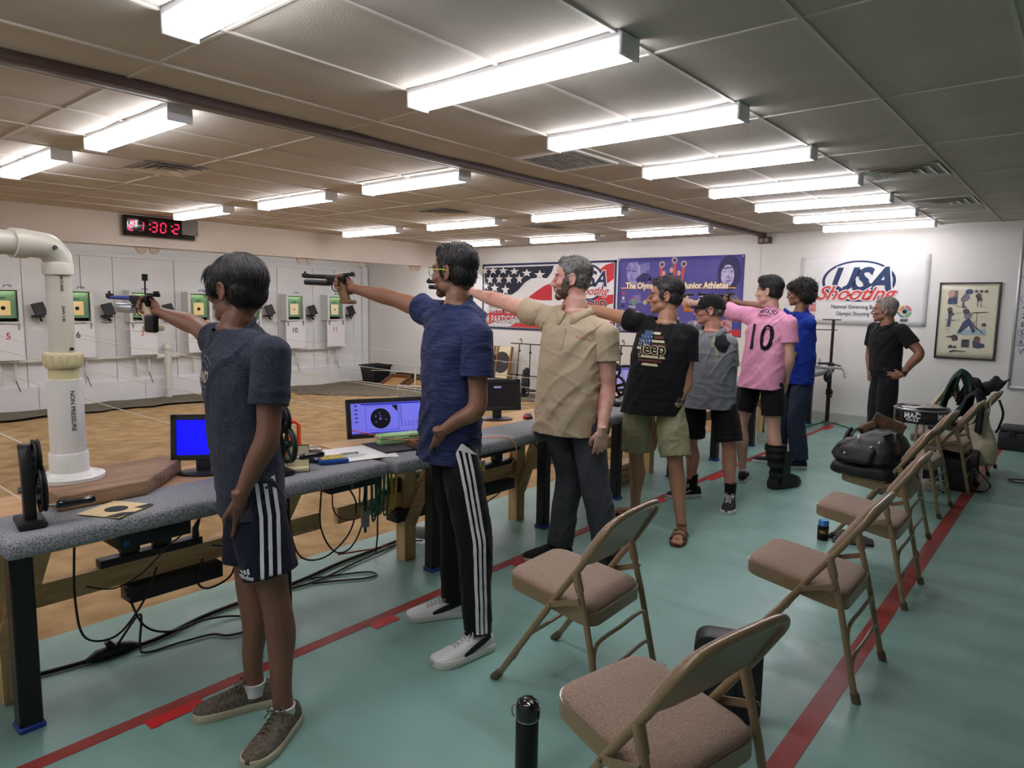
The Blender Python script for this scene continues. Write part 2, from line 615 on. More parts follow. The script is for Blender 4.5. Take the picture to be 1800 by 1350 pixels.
for xc, ys, nm in ((-4.48, (1.80, 4.02, 6.45, 8.60), 'row just left of the brown beam'), (-6.25, (1.78, 4.03, 6.45, 8.65), 'middle row over the sand'), (-8.04, (3.95, 6.42, 8.60), 'row beside the soffit')):
  for i, y in enumerate(ys):
    k = i if len(ys) == 4 else i + 1
    o = dup(L0)
    o.location = (xc, y, CZ)
    o['label'] = 'fluorescent fixture in the ' + nm + ', ' + ('nearest the camera', 'second from the camera', 'third from the camera', 'last before the far wall')[k]
for i, (x, y) in enumerate(((-2.06, 0.07), (-2.06, -1.10), (-4.48, -0.40), (-6.25, -0.40))):  # unseen fixtures, added along the rows to brighten the foreground
  o = dup(L0)
  o.location = (x, y, CZ)
  o['label'] = 'white fluorescent fixture ' + ('overhead just out of the picture', 'behind the camera over the firing line', 'behind the camera left of the brown beam', 'behind the camera over the sand')[i]
LR = make_light(M_LENS2, 1.2)
for i, y in enumerate((0.6, 2.4, 4.2, 6.0, 7.8, 9.1)):
  o = LR if i == 0 else dup(LR)
  o.location = (-9.75, y, 2.35)
  o.rotation_euler = (0, 0, PI / 2)
  o['label'] = 'white strip fixture behind the soffit washing the target wall'
  o['group'] = 'range wash fixtures behind the soffit'
# ------------------------------------------------------------------ ceiling vents
M_VENT = mat('vent_metal', (216, 214, 208), 0.45)
def square_vent(x0, x1, y0, y1, label):
  t = thing('ceiling_vent', label, 'vent', ((x0 + x1) / 2, (y0 + y1) / 2, CZ), 0, 'ceiling supply vents')
  w, h = x1 - x0, y1 - y0
  b = MB()
  b.box((0, 0, 0.012), (w * 0.96, h * 0.96, 0.006))
  b.build('backing', M_DARK, t, smooth=0)
  for k in range(4):
    f = 1.0 - 0.24 * k
    b = MB()
    a, c = w / 2 * f, h / 2 * f
    ins = 0.045
    z0, z1 = -0.012 - 0.004 * k, 0.004 - 0.004 * k
    o4 = [(-a, -c), (a, -c), (a, c), (-a, c)]
    i4 = [(-a + ins, -c + ins), (a - ins, -c + ins), (a - ins, c - ins), (-a + ins, c - ins)]
    b.add([(p[0], p[1], z0) for p in o4] + [(p[0], p[1], z1 + 0.006) for p in i4] + [(p[0], p[1], z0 + 0.003) for p in o4],
       [(i, (i + 1) % 4, 4 + (i + 1) % 4, 4 + i) for i in range(4)] + [(8 + i, 8 + (i + 1) % 4, 4 + (i + 1) % 4, 4 + i) for i in range(4)])
    b.build('vent_ring', M_VENT, t, smooth=0)
  return t
square_vent(-6.05, -5.50, 2.30, 2.80, 'square ring supply vent over the sand near the red clock')
square_vent(-6.05, -5.52, 5.40, 5.90, 'square ring supply vent over the sand, second from the camera')
square_vent(-6.03, -5.55, 7.20, 7.80, 'square ring supply vent over the sand near the flag banner')
square_vent(-1.46, -0.91, 5.68, 6.25, 'square ring supply vent at upper right, nearer of two')
square_vent(-1.46, -0.91, 7.52, 8.10, 'square ring supply vent at upper right, farther of two')
t = thing('return_grille', 'large louvred return grille in the ceiling by the brown beam', 'vent', (-3.0, 4.16, CZ))
b = MB()
b.box((0, 0, 0.014), (0.48, 0.50, 0.006))
b.build('backing', mat('grille_back', (120, 116, 108), 0.7), t, smooth=0)
b = MB()
for s_ in (-1, 1):
  b.box((s_ * 0.25, 0, -0.006), (0.03, 0.56, 0.014))
  b.box((0, s_ * 0.265, -0.006), (0.48, 0.03, 0.014))
b.build('grille_frame', M_VENT, t, smooth=0)
for i in range(14):
  b = MB()
  b.box((-0.225 + 0.0346 * i, 0, -0.004), (0.022, 0.50, 0.003), Matrix.Rotation(0.6, 4, 'Y'))
  b.build('louvre', M_VENT, t, smooth=0)
# ------------------------------------------------------------------ target boxes on the range wall
M_BOX = mat('box_white_paint', (214, 214, 212), 0.55, var=0.05, vs=6)
M_GREEN = mat('target_green_plate', (104, 144, 108), 0.6)
M_CREAM = mat('target_paper_cream', (250, 222, 158), 0.7)
M_PALE = mat('target_paper_pale', (248, 226, 190), 0.7)
M_BLK = mat('target_black', (14, 12, 12), 0.8)
M_PVC = mat('pvc_white', (212, 210, 202), 0.35)
M_WIRE = mat('black_cable', (20, 20, 22), 0.5)
lane_words = {5: ('at the left edge of the range', 'lane five'), 6: ('just right of the big white pipe', 'lane six'), 7: ('behind the boy\'s pistol', 'lane seven'), 8: ('partly covered by the boy\'s face', 'lane eight'), 9: ('hidden behind the boy\'s head', 'lane nine'), 10: ('second from the far corner', 'lane ten'), 11: ('nearest the far corner', 'lane eleven')}
FX, BX = -12.22, -12.49
for n in range(5, 12):
  yc = 2.996 + 0.969 * (n - 5)
  t = thing('target_box', 'white target box with green plate, ' + lane_words[n][0], 'target box', (BX, yc, 1.10), 0, 'electronic target boxes')
  W_, H_, D_ = 0.43, 0.53, FX - BX
  b = MB()
  b.box((D_ / 2 - 0.008, -W_ / 2 + 0.013, H_ / 2), (D_ - 0.012, 0.024, H_ - 0.004))
  b.box((D_ / 2 - 0.008, W_ / 2 - 0.013, H_ / 2), (D_ - 0.012, 0.024, H_ - 0.004))
  b.box((D_ / 2 - 0.009, 0, H_ - 0.014), (D_ - 0.014, W_ - 0.054, 0.022))
  b.box((D_ / 2 - 0.004, 0, 0.011), (D_ - 0.008, W_ - 0.090, 0.022))
  b.box((0.006, 0, H_ / 2), (0.010, W_ - 0.06, H_ - 0.06))
  for s_ in (-1, 1):
    b.box((D_ - 0.006, s_ * (W_ / 2 - 0.021), H_ / 2), (0.012, 0.044, H_))
  b.box((D_ - 0.006, 0, H_ - 0.02), (0.012, W_ - 0.086, 0.04))
  b.build('casing', M_BOX, t, smooth=0)
  b = MB()
  b.box((D_ - 0.06, -0.008, 0.275), (0.012, 0.335, 0.40))
  b.build('target_plate', M_GREEN, t, smooth=0)
  b = MB()
  b.box((0.10, 0, 0.26), (0.01, 0.38, 0.47))
  b.build('dark_liner', M_DARK, t, smooth=0)
  b = MB()
  b.box((D_ - 0.052, -0.005, 0.225), (0.006, 0.185, 0.215))
  b.build('target_card', M_CREAM if n < 10 else M_PALE, t, bevel=0.006, seg=1)
  b = MB()
  r = 0.030 if n < 10 else 0.016
  b.cyl((D_ - 0.050, -0.005, 0.225), (D_ - 0.0475, -0.005, 0.225), r, n=20)
  b.build('bullseye', M_BLK, t)
  M = wall_frame((D_ - 0.053, -0.005, 0.36), (0, 1, 0), (0, 0, 1))
  lettering('plate_lettering', 'SIUS', 0.042, M, M_BLK, t, z=0.001, align='CENTER', bold=0.001)
  b = MB()
  b.box((D_ - 0.03, 0.0, -0.285), (0.016, 0.435, 0.53))
  b.build('number_board', mat('white_board_paint', (224, 224, 226), 0.5), t, smooth=0)
  M = wall_frame((D_ - 0.022, -0.02 + (0.05 if n == 5 else 0.0), -0.235), (0, 1, 0), (0, 0, 1))
  lettering('lane_number', str(n), 0.135, M, mat('lane_red', (190, 30, 50), 0.6) if n % 2 else M_BLK, t, z=0.0015, align='CENTER', bold=0.002)
  for yy in (-0.17, 0.17):
    b = MB()
    b.prism([(-0.02, 0), (0.02, 0), (0.004, -0.10), (-0.004, -0.10)], 0.02, wall_frame((D_ - 0.02, yy, 0.0), (0, 1, 0), (0, 0, 1)))
    b.build('hanger_bracket', mat('grey_bracket', (150, 148, 142), 0.5, 0.4), t, smooth=0)
  b = MB()
  b.tube([(D_ * 0.7, 0.02, H_ + 0.002), (D_ * 0.7, 0.03, H_ + 0.03), (D_ * 0.7, 0.10, H_ + 0.034), (D_ * 0.7, 0.13, H_ + 0.02), (D_ * 0.7, 0.09, H_ + 0.01)], 0.006, 6)
  b.build('cable_loop', M_WIRE, t)
  for yy, zz in ((-0.06, -0.93), (0.13, -0.87)):
    b = MB()
    b.cyl((0.07, yy, -0.50), (0.07, yy, zz), 0.024, n=10)
    b.build('conduit', M_PVC, t)
  b = MB()
  b.tube(smooth_path([(0.07, 0.13, -0.86), (0.08, 0.15, -0.95), (0.09, 0.18, -1.05)], 4), 0.006, 6)
  b.build('cable', M_WIRE, t)
  l = bpy.data.lights.new('target_lamp', 'AREA')
  l.shape = 'RECTANGLE'
  l.size, l.size_y = 0.02, 0.30
  l.energy = 0.22
  l.color = (1.0, 0.86, 0.62)
  lo = bpy.data.objects.new('target_lamp', l)
  COL.objects.link(lo)
  lo.parent = t
  lo.location = (D_ - 0.015, 0, H_ - 0.045)
  lo.rotation_euler = (0, math.radians(12), 0)
  # flood lamp between the boxes
  f = thing('flood_lamp', 'black flood lamp right of the target box ' + lane_words[n][0], 'lamp', (BX, yc + 0.475, 1.28), 0, 'flood lamps between the targets')
  b = MB()
  R = Matrix.Rotation(math.radians(-18), 4, 'Y') @ Matrix.Rotation(math.radians(14), 4, 'X')
  b.box((0.14, 0, 0.03), (0.035, 0.17, 0.20), R)
  b.build('lamp_hood', M_BLACK, f, bevel=0.006, seg=1)
  b = MB()
  b.box((0.08, -0.01, -0.085), (0.10, 0.16, 0.035))
  b.tube([(0.02, 0.03, -0.06), (0.07, 0.03, -0.13), (0.12, 0.03, -0.15)], 0.018, 8)
  b.build('lamp_bracket', M_BLACK, f, bevel=0.004, seg=1)
  b = MB()
  rg = np.random.default_rng(n)
  for q in range(3):
    pts = [(0.03 + 0.1 * rg.random(), -0.09 + 0.18 * rg.random(), -0.05 - 0.16 * rg.random()) for _ in range(6)]
    b.tube(smooth_path(pts, 4), 0.0035, 5)
  b.build('loose_wire', mat('pale_wire', (150, 146, 138), 0.6) if n % 2 else M_WIRE, f)
t = thing('conduit_pipe', 'long white conduit pipe running along the range wall under the target boxes', 'pipe', (-12.40, 5.6, 0.51))
b = MB()
b.cyl((0, -4.2, 0), (0, 3.45, 0), 0.022, n=12)
b.build('pipe_run', M_PVC, t)
for y in (-2.4, -1.3, 0.42, 1.5, 2.6):
  b = MB()
  b.cyl((0, y - 0.03, 0), (0, y + 0.03, 0), 0.030, n=12)
  b.build('coupling', M_PVC, t)
t = thing('pipe_tee', 'white plastic pipe tee with domed cap standing between lanes 7 and 8', 'pipe', (-12.33, 5.34, -0.25))
b = MB()
b.cyl((0, 0, 0), (0, 0, 0.70), 0.055, n=18)
b.cyl((0, 0, 0.62), (0, 0, 0.84), 0.068, n=18)
b.build('riser', M_PVC, t)
b = MB()
b.cyl((-0.0, -0.17, 0.76), (0, 0.17, 0.76), 0.045, n=14)
b.cyl((0, -0.19, 0.76), (0, -0.12, 0.76), 0.056, n=14)
b.cyl((0, 0.12, 0.76), (0, 0.19, 0.76), 0.056, n=14)
b.build('cross_arm', M_PVC, t)
b = MB()
b.ell((0, 0, 0.90), (0.075, 0.075, 0.085))
b.build('domed_cap', M_PVC, t, smooth=180)
# half discs under the soffit
for i, (y, w) in enumerate(((2.56, 0), (2.72, 0), (3.734, 1), (3.892, 1), (4.95, 1), (5.10, 1), (6.01, 1), (6.178, 1), (7.167, 1), (8.255, 1), (8.389, 1))):
  b = MB()
  poly = [(0.068 * math.cos(PI + PI * k / 12), 0.085 * math.sin(PI + PI * k / 12)) for k in range(13)]
  b.prism(poly, 0.03, wall_frame((-9.25, y, 2.143), (0, 1, 0), (0, 0, 1)))
  names = ['above lane 5 at the left edge', 'above the white pipe elbow', 'left of the pair under the clock', 'right of the pair under the clock', 'left of the pair behind the boy', 'right of the pair behind the boy', 'left of the pair above lane 10', 'right of the pair above lane 10', 'single one above lane 11', 'left of the pair near the spectacles', 'right of the pair near the spectacles']
  tag(b.build('half_disc', mat('tan_half_disc', (176, 160, 142), 0.6), None, bevel=0.004, seg=1), 'tan half-round disc hanging from the soffit edge, ' + names[i], 'bracket', 'half discs under the soffit')
# red digital clock with a paper target on its corner
t = thing('digital_clock', 'long black wall clock with red glowing digits on the soffit', 'clock', (-9.215, 3.95, 2.39))
b = MB()
b.box((0.03, 0, 0), (0.06, 0.88, 0.25))
b.build('clock_case', mat('gloss_black', (12, 12, 13), 0.15, coat=0.5), t, bevel=0.012)
b = MB()
b.box((0.062, 0, 0), (0.004, 0.80, 0.185))
b.build('clock_face', mat('clock_glass', (10, 8, 9), 0.08), t, smooth=0)
SEG = {'0': 'abcdef', '1': 'bc', '2': 'abged', '3': 'abgcd', '4': 'fgbc', '5': 'afgcd', '6': 'afgedc', '7': 'abc', '8': 'abcdefg', '9': 'abcdfg'}
M_ON = mat('clock_segment_lit', (255, 40, 90), 0.5, emit=(255, 22, 70), es=2.2)
M_OFF = mat('clock_segment_dark', (34, 8, 12), 0.5)
sw, sh_, th = 0.062, 0.058, 0.014
cur = -0.35
bl, bo = MB(), MB()
for ch in '21:30:21':
  M = wall_frame((0.0655, cur, 0), (0, 1, 0), (0, 0, 1)) @ Matrix.Shear('XZ', 4, (0, 0))
  if ch == ':':
    for zz in (-0.03, 0.03):
      bl.flat([(-0.009, zz - 0.009), (0.009, zz - 0.009), (0.011, zz + 0.009), (-0.007, zz + 0.009)], M)
    cur += 0.055
    continue
  sg = {'a': (0, sh_, 1), 'g': (0, 0, 1), 'd': (0, -sh_, 1), 'f': (-sw / 2, sh_ / 2, 0), 'b': (sw / 2, sh_ / 2, 0), 'e': (-sw / 2, -sh_ / 2, 0), 'c': (sw / 2, -sh_ / 2, 0)}
  for k, (sx, sy, hor) in sg.items():
    a, c = (sw / 2 - 0.005, th / 2) if hor else (th / 2, sh_ / 2 - 0.005)
    sx += 0.12 * sy
    p = [(sx - a, sy), (sx - a + min(a, c), sy - c), (sx + a - min(a, c), sy - c), (sx + a, sy), (sx + a - min(a, c), sy + c), (sx - a + min(a, c), sy + c)] if hor else [(sx, sy - c), (sx + a, sy - c + a), (sx + a, sy + c - a), (sx, sy + c), (sx - a, sy + c - a), (sx - a, sy - c + a)]
    (bl if k in SEG[ch] else bo).flat(p, M)
  cur += 0.108
bl.build('lit_digits', M_ON, t, smooth=0)
bo.build('unlit_digits', M_OFF, t, smooth=0)
t = thing('paper_target', 'grey paper ring target stuck over the right end of the clock', 'paper', (-9.14, 4.315, 2.425))
M = wall_frame((0, 0, 0), (0, 1, 0), (0, 0, 1))
b = MB()
b.box((0, 0, 0), (0.003, 0.21, 0.20))
b.build('sheet', mat('grey_target_paper', (112, 108, 102), 0.7), t, smooth=0)
b = MB()
for r in (0.016, 0.04, 0.066, 0.09):
  ring_faces(b, r - 0.004, r, M, z=0.003)
b.build('target_rings', mat('pale_ring_ink', (178, 174, 166), 0.7), t, smooth=0)
# ------------------------------------------------------------------ carrier strings over the sand
M_STRING = mat('white_string', (206, 200, 186), 0.7)
for i, (y0, nm) in enumerate(((0.665, 'the nearest cast-iron reel'), (1.66, 'the reel behind the boy'), (2.64, 'the second bench section'), (3.60, 'the dark monitor with purple label'), (4.47, 'the reel beside the tall man'))):
  for k, (z0, z1) in enumerate(((1.005, 1.20), (0.80, 1.02))):
    b = MB()
    P = [(-2.74 - 9.5 * s_, y0 + 0.03 * (1 - s_), z0 + (z1 - z0) * s_ - 0.10 * 4 * s_ * (1 - s_) * 0.5) for s_ in (q / 14 for q in range(15))]
    b.tube(P, 0.0026, 5)
    tag(b.build('carrier_string', M_STRING), ('upper' if k == 0 else 'lower') + ' white string stretched over the sand from ' + nm, 'string', 'target carrier strings')
# ------------------------------------------------------------------ far corner of the range
M_MAT = mat('grey_range_mat', (112, 102, 84), 0.9, var=0.3, vs=12, bump=0.4, bs=60, rgb2=(88, 80, 66))
b = MB()
gx_, gy_ = 26, 10
pts = []
for i in range(gx_ + 1):
  for j in range(gy_ + 1):
    u, v = i / gx_, j / gy_
    x = -12.2 + (5.3) * u
    y0 = 6.6 + 2.9 * u ** 0.8 * 0.85 + 0.06 * math.sin(i * 2.1)
    y = y0 + (9.78 - y0) * v
    pts.append((x, y, sand_z(x, y) + 0.035 + 0.012 * math.sin(i * 1.3 + j) - (0.03 if j == 0 else 0)))
b.add(pts, [(i * (gy_ + 1) + j, (i + 1) * (gy_ + 1) + j, (i + 1) * (gy_ + 1) + j + 1, i * (gy_ + 1) + j + 1) for i in range(gx_) for j in range(gy_)])
tag(b.build('range_mat', M_MAT, smooth=180), 'wide grey-brown floor mat covering the sand at the far corner of the range', 'mat')
b = MB()
pts = []
for i in range(31):
  y = -0.8 + 7.8 * i / 30
  for x in (-12.42, -11.4 - 0.08 * math.sin(i * 1.7)):
    pts.append((x, y, sand_z(x, y) + 0.03))
b.add(pts, [(2 * i, 2 * i + 1, 2 * i + 3, 2 * i + 2) for i in range(30)])
tag(b.build('range_mat', M_MAT, smooth=180), 'narrow grey-brown mat strip along the foot of the target wall', 'mat')
t = thing('bucket', 'square black plastic bucket in the far corner of the range', 'bucket', (-11.55, 9.30, sand_z(-11.55, 9.30) + 0.05))
b = MB()
sq = lambda w, z: [Vector((sx * w, sy * w, z)) for sx, sy in ((-1, -1), (1, -1), (1, 1), (-1, 1))]
b.loft([sq(0.19, 0), sq(0.235, 0.36), sq(0.225, 0.36), sq(0.185, 0.03)])
b.build('bucket_body', M_BLACK, t, smooth=20, bevel=0.01)
b = MB()
for s_ in (-1, 1):
  b.box((s_ * 0.24, 0, 0.355), (0.025, 0.50, 0.03))
  b.box((0, s_ * 0.24, 0.355), (0.50, 0.025, 0.03))
b.build('bucket_rim', M_BLACK, t, bevel=0.004)
for i, (x, z, lab) in enumerate(((-12.0, 0.05, 'lower black pipe offcut lying left of the square bucket'), (-11.98, 0.15, 'upper black pipe offcut lying left of the square bucket'))):
  b = MB()
  zz = sand_z(x, 9.5) + 0.05 + z
  b.lathe([(0.05, -0.2), (0.05, 0.2), (0.04, 0.2), (0.04, -0.2)], 14, Matrix.Translation((x, 9.5, zz)) @ Matrix.Rotation(PI / 2, 4, 'Y'), caps=False)
  tag(b.build('pipe_offcut', M_BLACK), lab, 'pipe')
t = thing('black_tray', 'long low black tray against the side wall behind the wooden trays', 'tray', (-10.75, 9.66, sand_z(-10.75, 9.66) + 0.05))
b = MB()
b.box((0, 0, 0.09), (0.9, 0.22, 0.18))
b.build('tray_body', M_BLACK, t, bevel=0.01)
M_WOOD = mat('pale_construction_pine', (196, 158, 110), 0.65, var=0.25, vs=5, stretch=(1, 1, 8), rgb2=(170, 128, 82), bump=0.1, bs=40)
M_WOODY = mat('pine_along_y', (218, 184, 136), 0.65, var=0.3, vs=5, stretch=(8, 0.6, 8), rgb2=(192, 152, 104), bump=0.1, bs=40)
M_BROWNW = mat('brown_stained_wood', (128, 88, 54), 0.6, var=0.3, vs=8, stretch=(6, 1, 6), rgb2=(100, 66, 40))
for i, (x, y) in enumerate(((-10.75, 9.15), (-10.20, 9.30))):
  t = thing('wooden_tray', ('left' if i == 0 else 'right') + ' shallow brown wooden tray tipped against the range side wall', 'tray', (x, y, sand_z(x, y) + 0.04))
  t.rotation_euler = (math.radians(22), 0, math.radians(12))
  b = MB()
  b.box((0, 0, 0.01), (0.46, 0.50, 0.02))
  b.build('tray_floor', mat('tray_ply', (168, 128, 80), 0.6, var=0.2, vs=8), t, smooth=0)
  for s_ in (-1, 1):
    b = MB()
    b.box((s_ * 0.235, 0, 0.045), (0.02, 0.52, 0.09))
    b.build('tray_side', M_BROWNW, t, smooth=0)
    b = MB()
    b.box((0, s_ * 0.25, 0.045), (0.46, 0.02, 0.09))
    b.build('tray_end', M_BROWNW, t, smooth=0)
# short steel post with line
t = thing('line_post', 'short white metal post with a crossbar standing on the range mat', 'post', (-9.70, 8.75, sand_z(-9.7, 8.75) + 0.03))
b = MB()
b.cyl((0, 0, 0), (0, 0, 0.42), 0.018, n=10)
b.build('post_shaft', M_PVC, t)
b = MB()
b.tube([(-0.26, -0.2, 0.0), (-0.26, -0.2, 0.10), (-0.1, -0.08, 0.08), (0.1, 0.05, 0.08), (0.12, 0.06, 0.0)], 0.012, 8)
b.build('post_foot', M_PVC, t)
b = MB()
b.tube([(-12.3, 9.25, 0.02), (-9.7, 8.75, 0.20), (-8.6, 8.6, 0.12)], 0.006, 6)
tag(b.build('slack_rope', M_STRING), 'pale rope sagging past the black bucket and the white post', 'rope')
# framed bullseye boards, carrier frames against the far wall
def target_board(x, rz, label):
  t = thing('target_board', label, 'target', (x, 9.56, 0.14), 0, 'framed bullseye boards')
  t.rotation_euler = (math.radians(-12), 0, rz)
  b = MB()
  b.box((0, 0, 0.29), (0.40, 0.015, 0.58))
  b.build('board_face', mat('board_cream', (222, 208, 172), 0.7), t, smooth=0)
  for s_ in (-1, 1):
    b = MB()
    b.box((s_ * 0.205, 0, 0.29), (0.03, 0.05, 0.60))
    b.build('board_batten', mat('batten_brown', (150, 104, 56), 0.6, var=0.3, vs=6), t, smooth=0)
  b = MB()
  b.cyl((0, -0.010, 0.29), (0, -0.014, 0.29), 0.20, n=32)
  b.build('bullseye', mat('bull_charcoal', (56, 52, 52), 0.8), t)
  b = MB()
  b.box((0.09, -0.016, 0.29), (0.11, 0.002, 0.006))
  b.build('centre_mark', mat('mark_white', (200, 198, 190), 0.7), t, smooth=0)
  return t
target_board(-8.62, 0.0, 'left framed board with dark bullseye leaning on the far wall')
target_board(-8.30, 0.0, 'right framed board with dark bullseye leaning on the far wall')
t = thing('timber_offcut', 'brown timber block on the mat below the bullseye boards', 'wood', (-8.6, 9.3, sand_z(-8.6, 9.3) + 0.04))
b = MB()
b.box((0, 0, 0.09), (0.30, 0.16, 0.18))
b.build('block', M_BROWNW, t, bevel=0.004)
M_ROD = mat('dark_steel_rod', (58, 54, 52), 0.4, 0.7)
for k, (x0, x1, lab) in enumerate(((-8.08, -7.45, 'thin steel rod frame with hook leaning on the far wall beside the bullseye boards'), (-5.95, -5.35, 'thin steel rod frame on the far wall behind the man in black tee'))):
  t = thing('steel_rack', lab, 'frame', ((x0 + x1) / 2, 9.62, sand_z((x0 + x1) / 2, 9.6) + 0.02))
  w = (x1 - x0) / 2
  top, bot = 0.93, 0.36
  for nm, pts in (('rod', [(-w, 0, top), (w + 0.08, 0, top)]), ('rod', [(-w * 0.35, 0, top), (-w * 0.55, -0.03, 0.0)]), ('rod', [(w * 0.45, 0, top), (w * 0.45, -0.03, 0.0)]), ('rod', [(-w, 0, bot), (w + 0.05, 0, bot)]), ('rod', [(-w * 0.95, 0, bot), (-w * 0.95, -0.02, 0.0)])):
    b = MB()
    b.cyl(pts[0], pts[1], 0.010, n=8)
    b.build(nm, M_ROD, t)
  for px, pz in ((-w * 0.35, 0.80), (w * 0.45, 0.78), (w + 0.06, top), (-w * 0.5, bot), (w * 0.3, bot)):
    b = MB()
    b.box((px, 0, pz), (0.035, 0.035, 0.035))
    b.build('clamp', M_ROD, t, bevel=0.004, seg=1)
  b = MB()
  b.tube(smooth_path([(-w * 0.2, 0, top), (-w * 0.2, 0, top + 0.06), (-w * 0.27, 0, top + 0.09), (-w * 0.33, 0, top + 0.06)], 4), 0.012, 8)
  b.build('hook', mat('brass_hook', (150, 134, 96), 0.4, 0.6), t)
# ------------------------------------------------------------------ cast iron reels
def make_reel(label, loc, rz, rope_green=False, sc=1.0):
  t = thing('carrier_reel', label, 'reel', loc, rz, 'cast iron target carrier reels')
  t.scale = (sc, sc, sc)
  IRON = mat('cast_iron', (46, 46, 48), 0.45, 0.5, var=0.25, vs=25, bump=0.15, bs=90)
  b = MB()
  b.box((0, 0.0, 0.012), (0.150, 0.085, 0.024))
  b.build('base_plate', IRON, t, bevel=0.008)
  b = MB()
  prof = [(0.028, 0.0, 0.02), (0.026, 0.0, 0.08), (0.024, -0.002, 0.15), (0.024, -0.012, 0.21), (0.020, -0.036, 0.262), (0.018, -0.055, 0.275)]
  b.loft([[Vector((x - (0.0 if z < 0.2 else 0.0) + dx, 0.018 * sy, z)) for dx, sy in ((-w, -1), (w, -1), (w, 1), (-w, 1))] for w, x, z in [(p[0], p[1], p[2]) for p in prof]])
  b.build('curved_stand', IRON, t, bevel=0.004)
  for nm, c, r in (('lower_wheel', (0.012, 0.036, 0.125), 0.082), ('upper_wheel', (-0.008, 0.030, 0.235), 0.062)):
    b = MB()
    C_ = Matrix.Translation(c) @ Matrix.Rotation(PI / 2, 4, 'X')
    b.lathe([(r - 0.014, -0.010), (r, -0.010), (r, -0.005), (r - 0.006, 0.0), (r, 0.005), (r, 0.010), (r - 0.014, 0.010), (r - 0.014, -0.010)], 32, C_, caps=False)
    b.lathe([(0.018, -0.013), (0.018, 0.013)], 16, C_)
    for q in range(5):
      a = 2 * PI * q / 5 + 0.3
      b.beam(C_ @ Vector((0.014 * math.cos(a), 0.014 * math.sin(a), 0)), C_ @ Vector(((r - 0.010) * math.cos(a), (r - 0.010) * math.sin(a), 0)), 0.022, 0.007, hint=tuple(C_.to_3x3() @ Vector((0, 0, 1))))
    b.build(nm, IRON if not (rope_green and nm == 'lower_wheel') else mat('reel_green', (52, 66, 56), 0.5, 0.3), t, smooth=40)
  b = MB()
  b.cyl((-0.0, -0.03, 0.125), (0, -0.014, 0.125), 0.012, n=8)
  b.build('axle_nut', STEEL2, t)
  b = MB()
  b.cyl((0.055, 0.046, 0.070), (0.055, 0.075, 0.070), 0.006, n=10)
  b.build('crank_pin', STEEL2, t)
  b = MB()
  b.lathe([(0.008, 0.0), (0.013, 0.006), (0.014, 0.03), (0.0125, 0.075), (0.015, 0.105), (0.011, 0.118), (0.004, 0.12)], 16, Matrix.Translation((0.055, 0.07, 0.070)) @ Matrix.Rotation(-PI / 2, 4, 'X'))
  b.build('crank_grip', mat('gloss_black_grip', (14, 14, 15), 0.2, coat=0.4), t)
  return t
STEEL2 = mat('zinc_steel', (150, 150, 148), 0.35, 0.85)
make_reel('cast iron reel with two spoked wheels on the near end of the bench', (-2.63, 0.675, 0.751), math.radians(-8), sc=0.95)
make_reel('cast iron reel with green wheel beside the orange handle, right of the boy', (-2.655, 1.60, 0.751), math.radians(-5), True, 1.0)
make_reel('dark reel on the bench beside the tall man in tan polo', (-2.74, 4.45, 0.751), math.radians(10), sc=1.1)
make_reel('black spoked reel on the mat in front of the far carrier frame', (-7.55, 9.35, sand_z(-7.55, 9.35) + 0.04), math.radians(-70), sc=1.7)
make_reel('pale-bracketed reel with two dark wheels on the last bench', (-2.66, 9.0, 0.751), math.radians(-60), sc=1.1)
# ------------------------------------------------------------------ printed banners and boards on the far wall
FY = 9.818
NAVY = mat('banner_navy', (34, 44, 84), 0.7)
BRED = mat('banner_red', (196, 52, 58), 0.7)
BWHITE = mat('banner_white', (226, 224, 222), 0.7)
BDARK = mat('banner_dark_navy', (36, 40, 56), 0.7)
INKBLACK = mat('ink_black', (24, 22, 24), 0.7)
def banner(name, label, x0, x1, z0, z1, m, th=0.006, cat='banner', wave=0.0, tilt=0.0):
  t = thing(name, label, cat, ((x0 + x1) / 2, FY, (z0 + z1) / 2))
  w, h = x1 - x0, z1 - z0
  b = MB()
  n, k = 24, 12
  vs = []
  for i in range(n + 1):
    for j in range(k + 1):
      x, z = (i / n - 0.5) * w, (j / k - 0.5) * h
      y = -th - (wave * (0.5 + 0.5 * math.sin(i * 1.1 + j * 0.9)) if wave else 0)
      sagz = wave * 0.8 * math.sin(PI * i / n) * (1 if j == k else (1 if j == 0 else 0))
      vs.append((x, y, z - sagz))
  b.add(vs, [(i * (k + 1) + j, (i + 1) * (k + 1) + j, (i + 1) * (k + 1) + j + 1, i * (k + 1) + j + 1) for i in range(n) for j in range(k)])
  o = b.build('sheet', m, t, smooth=180)
  md = o.modifiers.new('s', 'SOLIDIFY')
  md.thickness = th
  md.offset = 1 if False else -1
  M = wall_frame((0, -th - 0.003 - wave * 2.2, 0), (1, 0, 0), (0, 0, 1))
  return t, M, w, h
def star(cx, cy, r, squash=1.0):
  return [(cx + (r if i % 2 == 0 else r * 0.40) * math.cos(PI / 2 + PI * i / 5), cy + squash * (r if i % 2 == 0 else r * 0.40) * math.sin(PI / 2 + PI * i / 5)) for i in range(10)]
